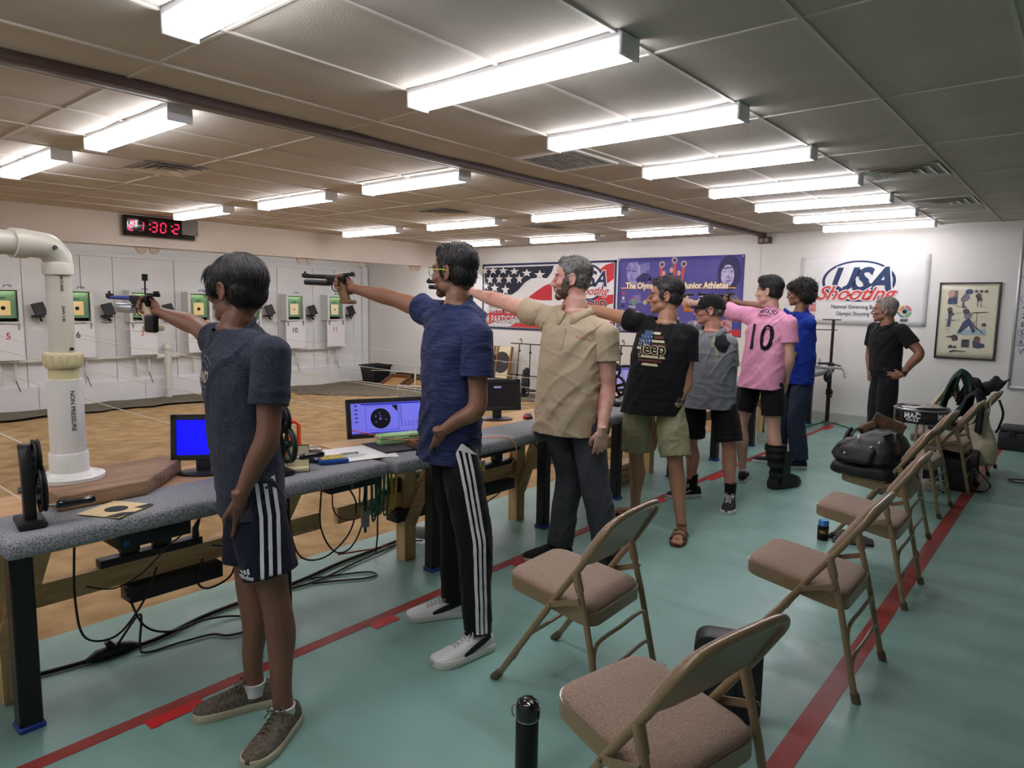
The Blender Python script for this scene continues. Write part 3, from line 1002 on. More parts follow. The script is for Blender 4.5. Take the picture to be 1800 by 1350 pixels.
# flag banner; u, v are fractions of width and height from the top left
t, M, w, h = banner('flag_banner', 'wide flag banner with navy border, stars and red stripes', -8.97, -6.01, 1.03, 2.24, BWHITE)
F = lambda u, v: ((u - 0.5) * w, (0.5 - v) * h)
def shape(name, polys, m, z=0.001, par=None, tri=False):
  b = MB()
  for p in polys:
    b.flat(p, M @ Matrix.Translation((0, 0, z)))
  o = b.build(name, m, par if par is not None else t, smooth=0)
  return o
bw = 0.012
shape('border', [[F(0, 0), F(1, 0), F(1, 0.03), F(0, 0.03)], [F(0, 0.97), F(1, 0.97), F(1, 1), F(0, 1)], [F(0, 0), F(bw, 0), F(bw, 1), F(0, 1)], [F(1 - bw, 0), F(1, 0), F(1, 1), F(1 - bw, 1)]], NAVY)
ct = [F(0.02, 0.06), F(0.57, 0.05), F(0.555, 0.14), F(0.52, 0.23), F(0.46, 0.22), F(0.40, 0.23), F(0.35, 0.29), F(0.30, 0.40), F(0.25, 0.47), F(0.205, 0.47), F(0.15, 0.44), F(0.02, 0.41)]
shape('star_field', [ct], BDARK)
for (u, v, r, q) in ((0.02, 0.10, 0.10, 0.8), (0.09, 0.10, 0.12, 0.7), (0.175, 0.105, 0.12, 0.6), (0.265, 0.12, 0.12, 0.6), (0.365, 0.15, 0.13, 0.6), (0.465, 0.18, 0.13, 0.7), (0.066, 0.235, 0.10, 1.0), (0.142, 0.235, 0.10, 1.0), (0.222, 0.235, 0.10, 1.0), (0.307, 0.235, 0.10, 1.0), (0.03, 0.34, 0.09, 0.9), (0.105, 0.37, 0.11, 0.8), (0.195, 0.40, 0.11, 1.0)):
  c = F(u, v)
  shape('white_star', [star(c[0], c[1], r, q)], BWHITE, 0.002)
shape('red_stripe', [[F(0.37, 0.52), F(0.44, 0.42), F(0.50, 0.34), F(0.54, 0.31), F(0.56, 0.36), F(0.56, 0.55), F(0.48, 0.55)], [F(0.77, 0.56), F(0.86, 0.49), F(0.985, 0.46), F(0.985, 0.58), F(0.92, 0.62), F(0.85, 0.68), F(0.79, 0.64)],
          [F(0.88, 0.14), F(0.93, 0.06), F(0.985, 0.03), F(0.985, 0.25), F(0.93, 0.33), F(0.90, 0.34)], [F(0.015, 0.80), F(0.08, 0.73), F(0.20, 0.70), F(0.35, 0.74), F(0.35, 0.82), F(0.20, 0.86), F(0.10, 0.90), F(0.015, 0.96)], [F(0.23, 0.96), F(0.30, 0.88), F(0.45, 0.86), F(0.60, 0.90), F(0.60, 0.965)], [F(0.80, 0.95), F(0.90, 0.85), F(0.985, 0.83), F(0.985, 0.96)]], BRED, 0.0012)
def outlined(name_, body, size, cx, cy, fill, edge, par, eb, fb=0.0, z=0.003, **k):
  for m_, bold, zz, nm in ((edge, eb, z, name_ + '_outline'), (fill, fb, z + 0.0015, name_)):
    vs, fs = text_geo(body, size, bold=bold, align='CENTER', **k)
    b = MB()
    b.add([M @ Vector((x + cx, y + cy, zz)) for x, y in vs], fs)
    b.build(nm, m_, par, smooth=0)
c = F(0.175, 0.755)
outlined('lettering', '4TH MOST', 0.20, c[0], c[1], BWHITE, INKBLACK, t, 0.010, 0.001, sx=0.8)
c = F(0.205, 0.905)
outlined('lettering', '108 PARTICIPATING', 0.20, c[0], c[1], BWHITE, INKBLACK, t, 0.010, 0.001, sx=0.70)
c = F(0.855, 0.655)
outlined('lettering', 'GOLD', 0.19, c[0], c[1], INKBLACK, BWHITE, t, 0.012, 0.004, sx=1.0)
c = F(0.37, 0.64)
outlined('lettering', 'H', 0.19, c[0], c[1], INKBLACK, BWHITE, t, 0.012, 0.004)
c = F(0.825, 0.30)
b = MB()
ring_faces(b, 0.255, 0.29, M, z=0.002, cx=c[0], cy=c[1], e=1.05)
b.build('logo_ring', NAVY, t, smooth=0)
b = MB()
b.flat(circle(0.255, 32, c[0], c[1], 0.255 * 1.05), M @ Matrix.Translation((0, 0, 0.0018)))
b.build('logo_ground', BWHITE, t, smooth=0)
outlined('logo_lettering', 'USA', 0.36, c[0], c[1] - 0.06, NAVY, BWHITE, t, 0.022, 0.008, shear=0.3, z=0.004)
outlined('logo_script', 'Shooting', 0.19, c[0] + 0.02, c[1] - 0.20, BRED, BWHITE, t, 0.012, 0.002, shear=0.4, z=0.007)
# purple banner
PURPLE = mat('banner_purple', (88, 82, 152), 0.65, var=0.2, vs=2.2, rgb2=(72, 66, 140))
LAV = mat('print_lavender', (172, 164, 206), 0.7, var=0.5, vs=9, rgb2=(110, 102, 168))
LAVD = mat('print_deep_purple', (56, 50, 104), 0.7, var=0.3, vs=12)
t, M, w, h = banner('purple_banner', 'purple athlete banner with cream title lettering and faint portraits', -5.98, -3.885, 1.07, 2.26, PURPLE)
F = lambda u, v: ((u - 0.5) * w, (0.5 - v) * h)
FIG = mat('print_skin', (204, 160, 140), 0.7)
shape('portrait_print', [[F(0.075, 0.12), F(0.10, 0.06), F(0.16, 0.05), F(0.19, 0.10), F(0.205, 0.19), F(0.20, 0.26), F(0.21, 0.36), F(0.12, 0.39), F(0.10, 0.32), F(0.08, 0.22)]], LAV, 0.001)
shape('portrait_print', [[F(0.19, 0.09), F(0.27, 0.06), F(0.275, 0.16), F(0.23, 0.22), F(0.20, 0.20)], [F(0.10, 0.60), F(0.14, 0.50), F(0.20, 0.48), F(0.22, 0.60)]], mat('print_mid_lavender', (132, 124, 184), 0.7, var=0.4, vs=10), 0.0012)
shape('rifle_print', [[F(0.155, 0.28), F(0.22, 0.20), F(0.27, 0.21), F(0.30, 0.27), F(0.24, 0.33), F(0.18, 0.34)], [F(0.08, 0.155), F(0.17, 0.175), F(0.17, 0.185), F(0.08, 0.165)], [F(0.27, 0.27), F(0.36, 0.30), F(0.36, 0.32), F(0.27, 0.30)]], LAVD, 0.0016)
shape('hood_print', [circle(0.175, 28, *F(0.895, 0.22), 0.26)], LAVD, 0.001)
shape('portrait_print', [circle(0.10, 24, *F(0.885, 0.25), 0.16)], mat('print_pale_lavender', (206, 198, 220), 0.7, var=0.4, vs=14, rgb2=(160, 150, 198)), 0.002)
shape('face_print', [circle(0.016, 10, *F(0.862, 0.205), 0.008), circle(0.016, 10, *F(0.913, 0.20), 0.008), circle(0.010, 10, *F(0.892, 0.265), 0.014), [F(0.872, 0.315), F(0.91, 0.31), F(0.905, 0.322), F(0.877, 0.326)], [F(0.835, 0.155), F(0.93, 0.145), F(0.93, 0.158), F(0.835, 0.168)]], LAVD, 0.003)
for k, (u, v, hgt) in enumerate(((0.395, 0.21, 0.0), (0.455, 0.17, 0.05), (0.515, 0.21, 0.0))):
  shape('figure_print', [[F(u - 0.035, v + 0.04), F(u + 0.035, v + 0.04), F(u + 0.03, 0.36), F(u - 0.03, 0.36)]], LAVD, 0.0015)
  shape('figure_head', [circle(0.030, 14, *F(u, v), 0.042)], FIG, 0.0025)
shape('raised_arm', [[F(0.358, 0.11), F(0.380, 0.11), F(0.392, 0.34), F(0.370, 0.34)], [F(0.468, 0.06), F(0.492, 0.06), F(0.492, 0.28), F(0.470, 0.30)], [F(0.545, 0.11), F(0.565, 0.11), F(0.550, 0.34), F(0.528, 0.34)]], mat('print_coral', (196, 82, 78), 0.7), 0.002)
for u, v in ((0.377, 0.095), (0.477, 0.045), (0.552, 0.095)):
  shape('pom_pom', [[(a + (0.055 if i % 2 else 0.042) * math.cos(2 * PI * i / 18), c_ + (0.055 if i % 2 else 0.042) * math.sin(2 * PI * i / 18)) for i in range(18)] for a, c_ in (F(u, v),)], mat('print_pale_pink', (206, 186, 192), 0.7), 0.0025)
  shape('pom_pom', [[(a + (0.044 if i % 2 else 0.022) * math.cos(2 * PI * i / 16), c_ + (0.044 if i % 2 else 0.022) * math.sin(2 * PI * i / 16)) for i in range(16)] for a, c_ in (F(u, v),)], mat('print_maroon', (96, 44, 60), 0.7, var=0.5, vs=60, rgb2=(60, 40, 80)), 0.003)
c = F(0.485, 0.405)
outlined('title_lettering', 'The Olympic Path for Junior Athletes', 0.135, c[0], c[1], mat('title_cream', (240, 222, 196), 0.6), mat('title_dark', (78, 40, 50), 0.7), t, 0.014, 0.006, z=0.0035, sx=0.84)
shape('title_glow', [[F(0.03, 0.407), F(0.95, 0.407), F(0.95, 0.392), F(0.03, 0.392)]], mat('title_orange', (226, 158, 84), 0.7), 0.0012)
for (u, v, r, col) in ((0.055, 0.47, 0.032, (186, 70, 96)), (0.055, 0.535, 0.026, (214, 214, 224)), (0.052, 0.64, 0.028, (60, 40, 52)), (0.05, 0.715, 0.034, (92, 176, 120)), (0.150, 0.585, 0.055, (120, 148, 130)), (0.245, 0.59, 0.04, (190, 180, 150))):
  shape('round_emblem', [circle(r, 16, *F(u, v))], mat('emblem_%d_%d' % (col[0], col[1]), col, 0.7, var=0.3, vs=60), 0.0015)
b = MB()
cc = F(0.150, 0.575)
ring_faces(b, 0.070, 0.084, M, z=0.002, cx=cc[0], cy=cc[1], e=0.8, a0=0.5, a1=PI - 0.5)
b.build('emblem_arc', BRED, t, smooth=0)
shape('caption_bars', [[F(0.10, 0.64), F(0.17, 0.64), F(0.17, 0.648), F(0.10, 0.648)], [F(0.11, 0.66), F(0.165, 0.66), F(0.165, 0.668), F(0.11, 0.668)], [F(0.035, 0.575), F(0.075, 0.575), F(0.075, 0.582), F(0.035, 0.582)]], BWHITE, 0.0018)
shape('cap_print', [[F(0.535, 0.61), F(0.55, 0.53), F(0.58, 0.48), F(0.61, 0.53), F(0.62, 0.61)]], BRED, 0.0015)
shape('cap_print', [[F(0.555, 0.60), F(0.565, 0.53), F(0.60, 0.53), F(0.605, 0.60)]], mat('print_blue', (56, 70, 140), 0.7), 0.002)
shape('badge_print', [[F(0.665, 0.60), F(0.685, 0.50), F(0.735, 0.50), F(0.715, 0.60)]], BWHITE, 0.0015)
shape('badge_print', [[F(0.668, 0.575), F(0.72, 0.575), F(0.72, 0.585), F(0.668, 0.585)]], INKBLACK, 0.002)
c = F(0.875, 0.605)
outlined('laurel_lettering', 'OLYMPIC', 0.095, c[0], c[1], mat('title_gold', (226, 196, 110), 0.6), INKBLACK, t, 0.010, 0.003, z=0.003)
b = MB()
for s_ in (-1, 1):
  for k in range(7):
    a = PI / 2 - s_ * (0.7 + 0.22 * k)
    cx, cy = F(0.875, 0.58)
    p = (cx + 0.20 * math.cos(a), cy + 0.15 * math.sin(a))
    b.flat([(p[0] - 0.022, p[1] - 0.012), (p[0] + 0.004, p[1] - 0.012), (p[0] + 0.022, p[1] + 0.014), (p[0] - 0.004, p[1] + 0.012)], M @ Matrix.Translation((0, 0, 0.002)))
b.build('laurel_print', mat('laurel_green', (140, 156, 90), 0.7), t, smooth=0)
shape('shooter_print', [circle(0.03, 12, *F(0.52, 0.80), 0.04), [F(0.49, 0.84), F(0.55, 0.84), F(0.565, 0.98), F(0.48, 0.98)]], LAV, 0.0015)
shape('photo_scrap', [[F(0.0, 0.80), F(0.03, 0.76), F(0.06, 0.80), F(0.10, 0.98), F(0.0, 0.985)], [F(0.60, 0.82), F(0.70, 0.80), F(0.72, 0.98), F(0.60, 0.985)]], mat('print_scrap', (198, 190, 198), 0.7, var=0.8, vs=16, rgb2=(60, 60, 110)), 0.0015)
shape('photo_scrap', [[F(0.84, 0.80), F(0.93, 0.78), F(0.94, 0.985), F(0.85, 0.985)]], mat('print_scrap_red', (206, 180, 178), 0.7, var=0.9, vs=18, rgb2=(150, 40, 48)), 0.0015)
shape('red_block', [[F(0.94, 0.84), F(0.995, 0.83), F(0.995, 0.99), F(0.94, 0.99)]], mat('print_blue', (56, 70, 140), 0.7), 0.0015)
shape('red_block', [[F(0.94, 0.91), F(0.995, 0.905), F(0.995, 0.99), F(0.94, 0.99)]], BRED, 0.002)
for u in (0.012, 0.988):
  shape('eyelet', [circle(0.010, 10, *F(u, 0.02))], BWHITE, 0.002)
# white fabric banner
FAB = mat('white_fabric', (224, 222, 222), 0.8, var=0.08, vs=5, bump=0.6, bs=7)
t, M, w, h = banner('white_banner', 'white fabric banner with navy oval sports logo and red script', -3.09, -1.565, 1.30, 2.19, FAB, wave=0.003)
F = lambda u, v: ((u - 0.5) * w, (0.5 - v) * h)
c = F(0.475, 0.365)
b = MB()
ring_faces(b, 0.405, 0.442, M, z=0.0, cx=c[0], cy=c[1], e=0.60, n=60)
b.build('logo_ring', mat('logo_navy', (36, 54, 92), 0.75), t, smooth=0)
LN = MATS['logo_navy']
outlined('logo_lettering', 'USA', 0.42, c[0] + 0.015, c[1] - 0.125, LN, FAB, t, 0.034, 0.016, shear=0.32, sx=0.95, z=0.002)
b = MB()
cx, cy = F(0.352, 0.40)
b.flat(circle(0.018, 12, cx, cy + 0.062), M @ Matrix.Translation((0, 0, 0.006)))
b.flat([(cx - 0.022, cy + 0.03), (cx + 0.025, cy + 0.045), (cx + 0.03, cy + 0.02), (cx - 0.002, cy - 0.02), (cx + 0.010, cy - 0.06), (cx - 0.012, cy - 0.06), (cx - 0.024, cy - 0.01)], M @ Matrix.Translation((0, 0, 0.006)))
b.build('logo_figure', FAB, t, smooth=0)
c = F(0.445, 0.635)
outlined('logo_script', 'Shooting', 0.255, c[0], c[1], mat('logo_red', (206, 68, 66), 0.75), FAB, t, 0.016, 0.004, shear=0.45, z=0.006, sx=1.02)
lettering('lettering', 'National Governing Body for', 0.072, M @ Matrix.Translation((-0.345, (0.5 - 0.765) * h, 0)), INKBLACK, t, z=0.002, bold=0.0006, sx=0.78)
lettering('lettering', 'Olympic Shooting', 0.072, M @ Matrix.Translation((-0.28, (0.5 - 0.865) * h, 0)), INKBLACK, t, z=0.002, bold=0.0006, sx=0.78)
fx, fy = F(0.05, 0.70)
for i in range(7):
  shape('flag_stripe', [[(fx, fy - 0.0155 * i), (fx + 0.15, fy - 0.0155 * i), (fx + 0.15, fy - 0.0155 * i - 0.0085), (fx, fy - 0.0155 * i - 0.0085)]], BRED, 0.0015)
shape('flag_canton', [[(fx, fy), (fx + 0.06, fy), (fx + 0.06, fy - 0.055), (fx, fy - 0.055)]], NAVY, 0.002)
for i, col in enumerate(((60, 110, 170), (210, 180, 70), (40, 40, 44), (70, 150, 90), (200, 70, 66))):
  b = MB()
  ring_faces(b, 0.017, 0.021, M, z=0.002, cx=fx + 0.035 + 0.022 * i, cy=fy - 0.145 - (0.018 if i % 2 else 0), n=20)
  b.build('olympic_ring', mat('ring_%d' % col[0], col, 0.7), t, smooth=0)
cx, cy = F(0.845, 0.795)
for k, (r0, r1, cols) in enumerate(((0.062, 0.078, ((206, 70, 66), (214, 190, 80), (60, 84, 150), (92, 160, 96))), (0.040, 0.054, ((60, 84, 150), (206, 70, 66), (214, 190, 80), (92, 160, 96))))):
  for q, col in enumerate(cols):
    b = MB()
    ring_faces(b, r0, r1, M, z=0.002, cx=cx, cy=cy, a0=q * PI / 2 + 0.07, a1=(q + 1) * PI / 2 - 0.07, n=10)
    b.build('ring_arc', mat('arc_%d_%d' % (col[0], col[1]), col, 0.7), t, smooth=0)
shape('ring_centre', [circle(0.028, 16, cx, cy)], INKBLACK, 0.002)
lettering('lettering', 'ISSF', 0.045, M @ Matrix.Translation((cx, cy - 0.125, 0)), INKBLACK, t, z=0.002, bold=0.002, align='CENTER', sx=1.2)
# framed instruction poster
t, M, w, h = banner('framed_poster', 'cream poster of marksman photographs in a thin black frame', -1.437, -0.838, 0.935, 1.832, mat('poster_cream', (206, 200, 176), 0.35, coat=0.3), cat='poster', th=0.012)
F = lambda u, v: ((u - 0.5) * w, (0.5 - v) * h)
for nm, c_, d_ in (('frame_side', (-w / 2, 0), (0.016, h + 0.016)), ('frame_side', (w / 2, 0), (0.016, h + 0.016)), ('frame_rail', (0, h / 2), (w, 0.016)), ('frame_rail', (0, -h / 2), (w, 0.016))):
  b = MB()
  b.box((c_[0], -0.014, c_[1]), (d_[0], 0.028, d_[1]))
  b.build(nm, mat('black_frame', (22, 20, 20), 0.35), t, smooth=0)
PD = mat('photo_dark', (52, 48, 58), 0.5, var=0.5, vs=40, rgb2=(90, 80, 84))
PB = mat('photo_blue', (64, 74, 110), 0.5, var=0.4, vs=30)
PG = mat('photo_grey', (128, 124, 132), 0.5, var=0.4, vs=40)
PS = mat('photo_skin', (196, 150, 136), 0.5)
shape('photo_print', [[F(0.16, 0.10), F(0.31, 0.10), F(0.31, 0.26), F(0.16, 0.26)], [F(0.36, 0.21), F(0.44, 0.13), F(0.50, 0.16), F(0.52, 0.20), F(0.46, 0.24), F(0.38, 0.25)]], PG, 0.001)
shape('photo_print', [circle(0.040, 12, *F(0.50, 0.115), 0.032), [F(0.15, 0.21), F(0.31, 0.18), F(0.31, 0.28), F(0.15, 0.28)]], PB, 0.0015)
shape('photo_print', [circle(0.035, 12, *F(0.20, 0.14), 0.045)], PS, 0.0018)
for k in range(3):
  shape('photo_print', [star(*F(0.62 + 0.08 * k, 0.11), 0.030)], PD, 0.001)
shape('photo_print', [circle(0.03, 12, *F(0.66, 0.17), 0.03), [F(0.63, 0.19), F(0.72, 0.20), F(0.73, 0.23), F(0.64, 0.24)], [F(0.645, 0.24), F(0.66, 0.24), F(0.66, 0.31), F(0.645, 0.31)], [F(0.71, 0.23), F(0.715, 0.23), F(0.72, 0.32), F(0.71, 0.32)], [F(0.40, 0.25), F(0.43, 0.25), F(0.44, 0.31), F(0.48, 0.31), F(0.48, 0.33), F(0.40, 0.33)]], PD, 0.0015)
shape('photo_print', [circle(0.028, 12, *F(0.20, 0.36), 0.035), [F(0.17, 0.39), F(0.23, 0.38), F(0.28, 0.41), F(0.27, 0.43), F(0.20, 0.44), F(0.17, 0.43)]], PD, 0.0015)
shape('photo_print', [[F(0.18, 0.44), F(0.235, 0.44), F(0.22, 0.58), F(0.16, 0.58)], [F(0.44, 0.51), F(0.53, 0.46), F(0.60, 0.52), F(0.66, 0.64), F(0.61, 0.66), F(0.54, 0.56), F(0.40, 0.67), F(0.36, 0.65)]], PB, 0.0018)
shape('photo_print', [[F(0.44, 0.38), F(0.50, 0.35), F(0.56, 0.40), F(0.60, 0.38), F(0.56, 0.47), F(0.50, 0.49), F(0.45, 0.46)]], PG, 0.0015)
shape('photo_print', [circle(0.034, 12, *F(0.475, 0.375), 0.034), [F(0.58, 0.385), F(0.84, 0.375), F(0.84, 0.385), F(0.62, 0.40)], [F(0.655, 0.39), F(0.663, 0.39), F(0.67, 0.62), F(0.66, 0.62)], [F(0.62, 0.50), F(0.63, 0.50), F(0.63, 0.62), F(0.615, 0.62)], [F(0.64, 0.56), F(0.80, 0.66), F(0.79, 0.67), F(0.64, 0.58)], circle(0.024, 12, *F(0.785, 0.545), 0.020), [F(0.13, 0.485), F(0.30, 0.49), F(0.30, 0.50), F(0.13, 0.495)]], PD, 0.002)
shape('photo_print', [[F(0.36, 0.62), F(0.82, 0.60), F(0.84, 0.68), F(0.34, 0.68)]], mat('photo_floor', (150, 172, 180), 0.5), 0.0008)
shape('photo_print', [[F(0.17, 0.71), F(0.27, 0.70), F(0.30, 0.68), F(0.36, 0.70), F(0.38, 0.75), F(0.33, 0.77), F(0.28, 0.77), F(0.26, 0.73), F(0.17, 0.72)], [F(0.22, 0.84), F(0.26, 0.82), F(0.30, 0.85), F(0.34, 0.83), F(0.37, 0.86), F(0.22, 0.87)], [F(0.24, 0.91), F(0.32, 0.89), F(0.54, 0.905), F(0.54, 0.912), F(0.34, 0.912), F(0.25, 0.93)], [F(0.44, 0.745), F(0.57, 0.745), F(0.57, 0.85), F(0.44, 0.85)]], PD, 0.0015)
shape('photo_print', [[F(0.62, 0.77), F(0.70, 0.72), F(0.74, 0.78), F(0.82, 0.80), F(0.83, 0.84), F(0.72, 0.86), F(0.64, 0.85)]], PB, 0.0015)
shape('photo_print', [circle(0.034, 12, *F(0.695, 0.74), 0.04)], mat('photo_brown', (104, 72, 58), 0.5), 0.002)
for k in range(9):
  shape('caption_bars', [[F(a, 0.30 + 0.02 * j + dv), F(a + 0.10, 0.30 + 0.02 * j + dv), F(a + 0.10, 0.304 + 0.02 * j + dv), F(a, 0.304 + 0.02 * j + dv)] for j in range(2) for a, dv in (((0.30, 0.09 * (k % 3)), (0.72, 0.13 * (k % 4)), (0.13, 0.25 + 0.03 * (k % 4))),)[0:1][0]], mat('caption_grey', (168, 164, 148), 0.6), 0.001) if k < 4 else None
# whiteboard
t = thing('whiteboard', 'large aluminium-framed whiteboard with handwriting at the right edge', 'whiteboard', (0.52, FY, 1.526))
b = MB()
b.box((0, -0.008, 0), (2.38, 0.016, 1.79))
b.build('writing_surface', mat('whiteboard_gloss', (206, 206, 206), 0.2, coat=0.3), t, smooth=0)
for nm, c_, d_ in (('frame_side', (-1.19, 0), (0.03, 1.83)), ('frame_side', (1.19, 0), (0.03, 1.83)), ('frame_rail', (0, 0.90), (2.38, 0.03)), ('frame_rail', (0, -0.90), (2.38, 0.035))):
  b = MB()
  b.box((c_[0], -0.014, c_[1]), (d_[0], 0.030, d_[1]))
  b.build(nm, mat('aluminium', (176, 176, 178), 0.35, 0.7), t, bevel=0.006)
M = wall_frame((-1.19, -0.018, 0), (1, 0, 0), (0, 0, 1))
BLUE = mat('blue_marker', (84, 92, 150), 0.6)
BLKM = mat('black_marker', (48, 48, 54), 0.6)
pz = lambda py: 0.90 - (py - 405) / 275.0 * 1.79 - 0.005
rows = ((495, '7  N', BLUE), (509, '5  R', BLUE), (524, '1  S', BLUE), (538, '4  L', BLKM), (553, '2  K', BLKM), (568, '8  F', BLKM), (583, '5  A', BLKM), (598, '6  M', BLKM), (615, 'WS', BLUE), (626, '    M', BLKM), (640, '   So', BLKM))
bk, bb = MB(), MB()
for py, tx, mm in rows:
  put_text(bk if mm is BLKM else bb, tx, 0.085, M, x=0.05, y=pz(py) - 0.03, shear=0.1)
bk.build('handwriting', BLKM, t, smooth=0)
for py in (524, 583, 598):
  ring_faces(bb, 0.040, 0.045, M, z=0.002, cx=0.075, cy=pz(py), n=20)
bb.build('handwriting', BLUE, t, smooth=0)
b = MB()
for py in (447, 486, 606):
  b.flat([(0.02, pz(py)), (2.3, pz(py)), (2.3, pz(py) + 0.006), (0.02, pz(py) + 0.006)], M @ Matrix.Translation((0, 0, 0.0015)))
b.build('ruled_line', BLKM, t, smooth=0)
# ------------------------------------------------------------------ shooting bench
def carpet_nodes(nt, b):
  N, L = nt.nodes, nt.links
  tc = N.new('ShaderNodeTexCoord')
  n = N.new('ShaderNodeTexNoise')
  n.inputs['Scale'].default_value = 320
  n.inputs['Detail'].default_value = 2
  L.new(tc.outputs['Object'], n.inputs['Vector'])
  r = N.new('ShaderNodeValToRGB')
  r.color_ramp.elements[0].position = 0.40
  r.color_ramp.elements[0].color = lin((96, 98, 103))
  r.color_ramp.elements[1].position = 0.62
  r.color_ramp.elements[1].color = lin((190, 191, 194))
  L.new(n.outputs[0], r.inputs[0])
  L.new(r.outputs[0], b.inputs['Base Color'])
  b.inputs['Roughness'].default_value = 0.95
  b.inputs['Specular IOR Level'].default_value = 0.1
  bp = N.new('ShaderNodeBump')
  bp.inputs['Strength'].default_value = 0.9
  bp.inputs['Distance'].default_value = 0.004
  L.new(n.outputs[0], bp.inputs['Height'])
  L.new(bp.outputs[0], b.inputs['Normal'])
CARPET = node_mat('grey_speckled_carpet', carpet_nodes)
CARPET_B = mat('brown_carpet', (112, 84, 64), 0.95, var=0.5, vs=300, bump=0.8, bs=300, rgb2=(82, 58, 44))
PLY = mat('bench_plywood', (206, 164, 118), 0.6, var=0.25, vs=4, stretch=(6, 0.5, 6), rgb2=(184, 140, 94))
PINE = M_WOODY
POST = mat('pine_post', (218, 184, 134), 0.65, var=0.3, vs=5, stretch=(8, 8, 0.6), rgb2=(192, 152, 104), bump=0.1, bs=40)
BLACKST = mat('black_steel_leg', (22, 22, 26), 0.4, 0.2)
BLUEFOOT = mat('blue_tape_foot', (30, 60, 150), 0.5)
def bench(i, y0, y1, xf, label, legs, rail=True):
  t = thing('shooting_bench', label, 'bench', (xf - 0.33, (y0 + y1) / 2, 0), 0, 'carpeted shooting benches')
  yc, L = (y0 + y1) / 2, y1 - y0
  lx = lambda x: x - (xf - 0.33)
  ly = lambda y: y - yc
  b = MB()
  b.box((lx(xf - 0.165), 0, 0.718), (0.33, L - 0.015, 0.064))
  b.build('carpet_top', CARPET, t, bevel=0.018, seg=3)
  b = MB()
  b.box((lx(xf - 0.47), 0, 0.722), (0.34, L - 0.015, 0.036))
  b.build('plywood_top', PLY, t, smooth=0)
  b = MB()
  b.box((lx(xf - 0.60), 0, 0.660), (0.038, L - 0.06, 0.088))
  b.build('back_rail', PINE, t, smooth=0)
  b = MB()
  b.box((lx(xf - 0.16), 0, 0.668), (0.09, L - 0.2, 0.034))
  b.build('front_rail', PINE, t, smooth=0)
  for (yy, kind) in legs:
    b = MB()
    b.box((lx(-2.735), ly(yy), 0.350), (0.070, 0.070, 0.672))
    b.build('steel_leg', BLACKST, t, bevel=0.006, seg=1)
    b = MB()
    b.box((lx(-2.735), ly(yy), 0.010), (0.084, 0.080, 0.020))
    b.build('foot_tape', BLUEFOOT, t, bevel=0.004, seg=1)
    b = MB()
    b.box((lx(-2.985), ly(yy + 0.02), 0.345), (0.075, 0.085, 0.69))
    b.build('wood_leg', POST, t, smooth=0)
    if kind:
      b = MB()
      b.beam((lx(-2.940), ly(yy + 0.02 + (0.12 if yy < 1 else 0.23) * kind), 0.66), (lx(-2.940), ly(yy + 0.02 - 0.02 * kind), 0.22), 0.088, 0.034, hint=(1, 0, 0))
      b.build('diagonal_brace', PINE, t, smooth=0)
      b = MB()
      b.cyl((lx(-2.92), ly(yy + 0.03), 0.25), (lx(-2.915), ly(yy + 0.03), 0.25), 0.010, n=8)
      b.build('brace_bolt', STEEL2, t)
  if rail:
    b = MB()
    b.box((lx(-3.00), 0.0, 0.365), (0.036, L - 0.10, 0.088))
    b.build('stretcher_board', PINE, t, smooth=0)
  return t
bench(0, -0.10, 0.555, -2.53, 'brown-carpeted bench end at the left edge of the picture', [])
bench(1, 0.56, 2.08, -2.48, 'nearest grey-carpeted bench with the big white pipe on it', [(0.66, 1), (1.65, 1)])
bench(2, 2.09, 4.42, -2.45, 'long grey-carpeted bench behind the youth in blue and the tall man', [(2.60, 1), (3.62, 1)])
bench(3, 4.43, 5.95, -2.56, 'grey-carpeted bench behind the man in black tee', [(4.55, 1), (5.50, 1)])
bench(4, 5.96, 7.42, -2.62, 'grey-carpeted bench behind the youth in pink', [(6.40, 1), (7.35, 1)])
bench(5, 7.43, 9.42, -2.47, 'farthest grey-carpeted bench ending at the tripod stand', [(8.30, 1), (9.33, -1)])
for o in bpy.data.objects:
  if o.name.startswith('carpet_top') and abs(o.parent.location.y - 0.2275) < 0.01:
    o.data.materials[0] = CARPET_B
b = MB()
b.tube(smooth_path([(-2.82, 0.47, 0.754), (-2.70, 0.50, 0.754), (-2.60, 0.54, 0.754), (-2.55, 0.56, 0.754)], 4), 0.006, 6)
tag(b.build('orange_cord', mat('orange_cord', (206, 92, 58), 0.6)), 'short orange cord lying on the brown carpeted bench end', 'cord')
# ------------------------------------------------------------------ big PVC pipe on a timber pad
t = thing('timber_pad', 'thick weathered timber pad with a cut corner under the white pipe flange', 'wood', (-2.90, 1.02, 0.751))
b = MB()
poly = [(0.19, -0.24), (0.185, 0.06), (-0.10, 0.32), (-0.20, 0.30), (-0.21, -0.22)]
b.prism(poly, 0.055)
b.build('timber_slab', mat('weathered_timber', (158, 124, 96), 0.75, var=0.4, vs=4, stretch=(10, 0.8, 10), rgb2=(120, 92, 70), bump=0.3, bs=30), t, bevel=0.004, seg=1)
t = thing('ventilation_pipe', 'big white plastic pipe with elbow standing on the timber pad', 'pipe', (-2.965, 0.90, 0.807))
PV = mat('pvc_aged', (206, 200, 184), 0.35, var=0.08, vs=4, coat=0.1)
PW = mat('pvc_bright', (222, 220, 214), 0.35)
PY = mat('pvc_yellowed', (206, 194, 150), 0.35)
b = MB()
b.lathe([(0.118, 0.0), (0.118, 0.014), (0.108, 0.018), (0.080, 0.020), (0.070, 0.030)], 36)
for q in range(6):
  a = 2 * PI * q / 6 + 0.4
  b.lathe([(0.009, 0.013), (0.009, 0.021)], 8, Matrix.Translation((0.095 * math.cos(a), 0.095 * math.sin(a), 0)))
b.build('flange', PW, t, smooth=40)
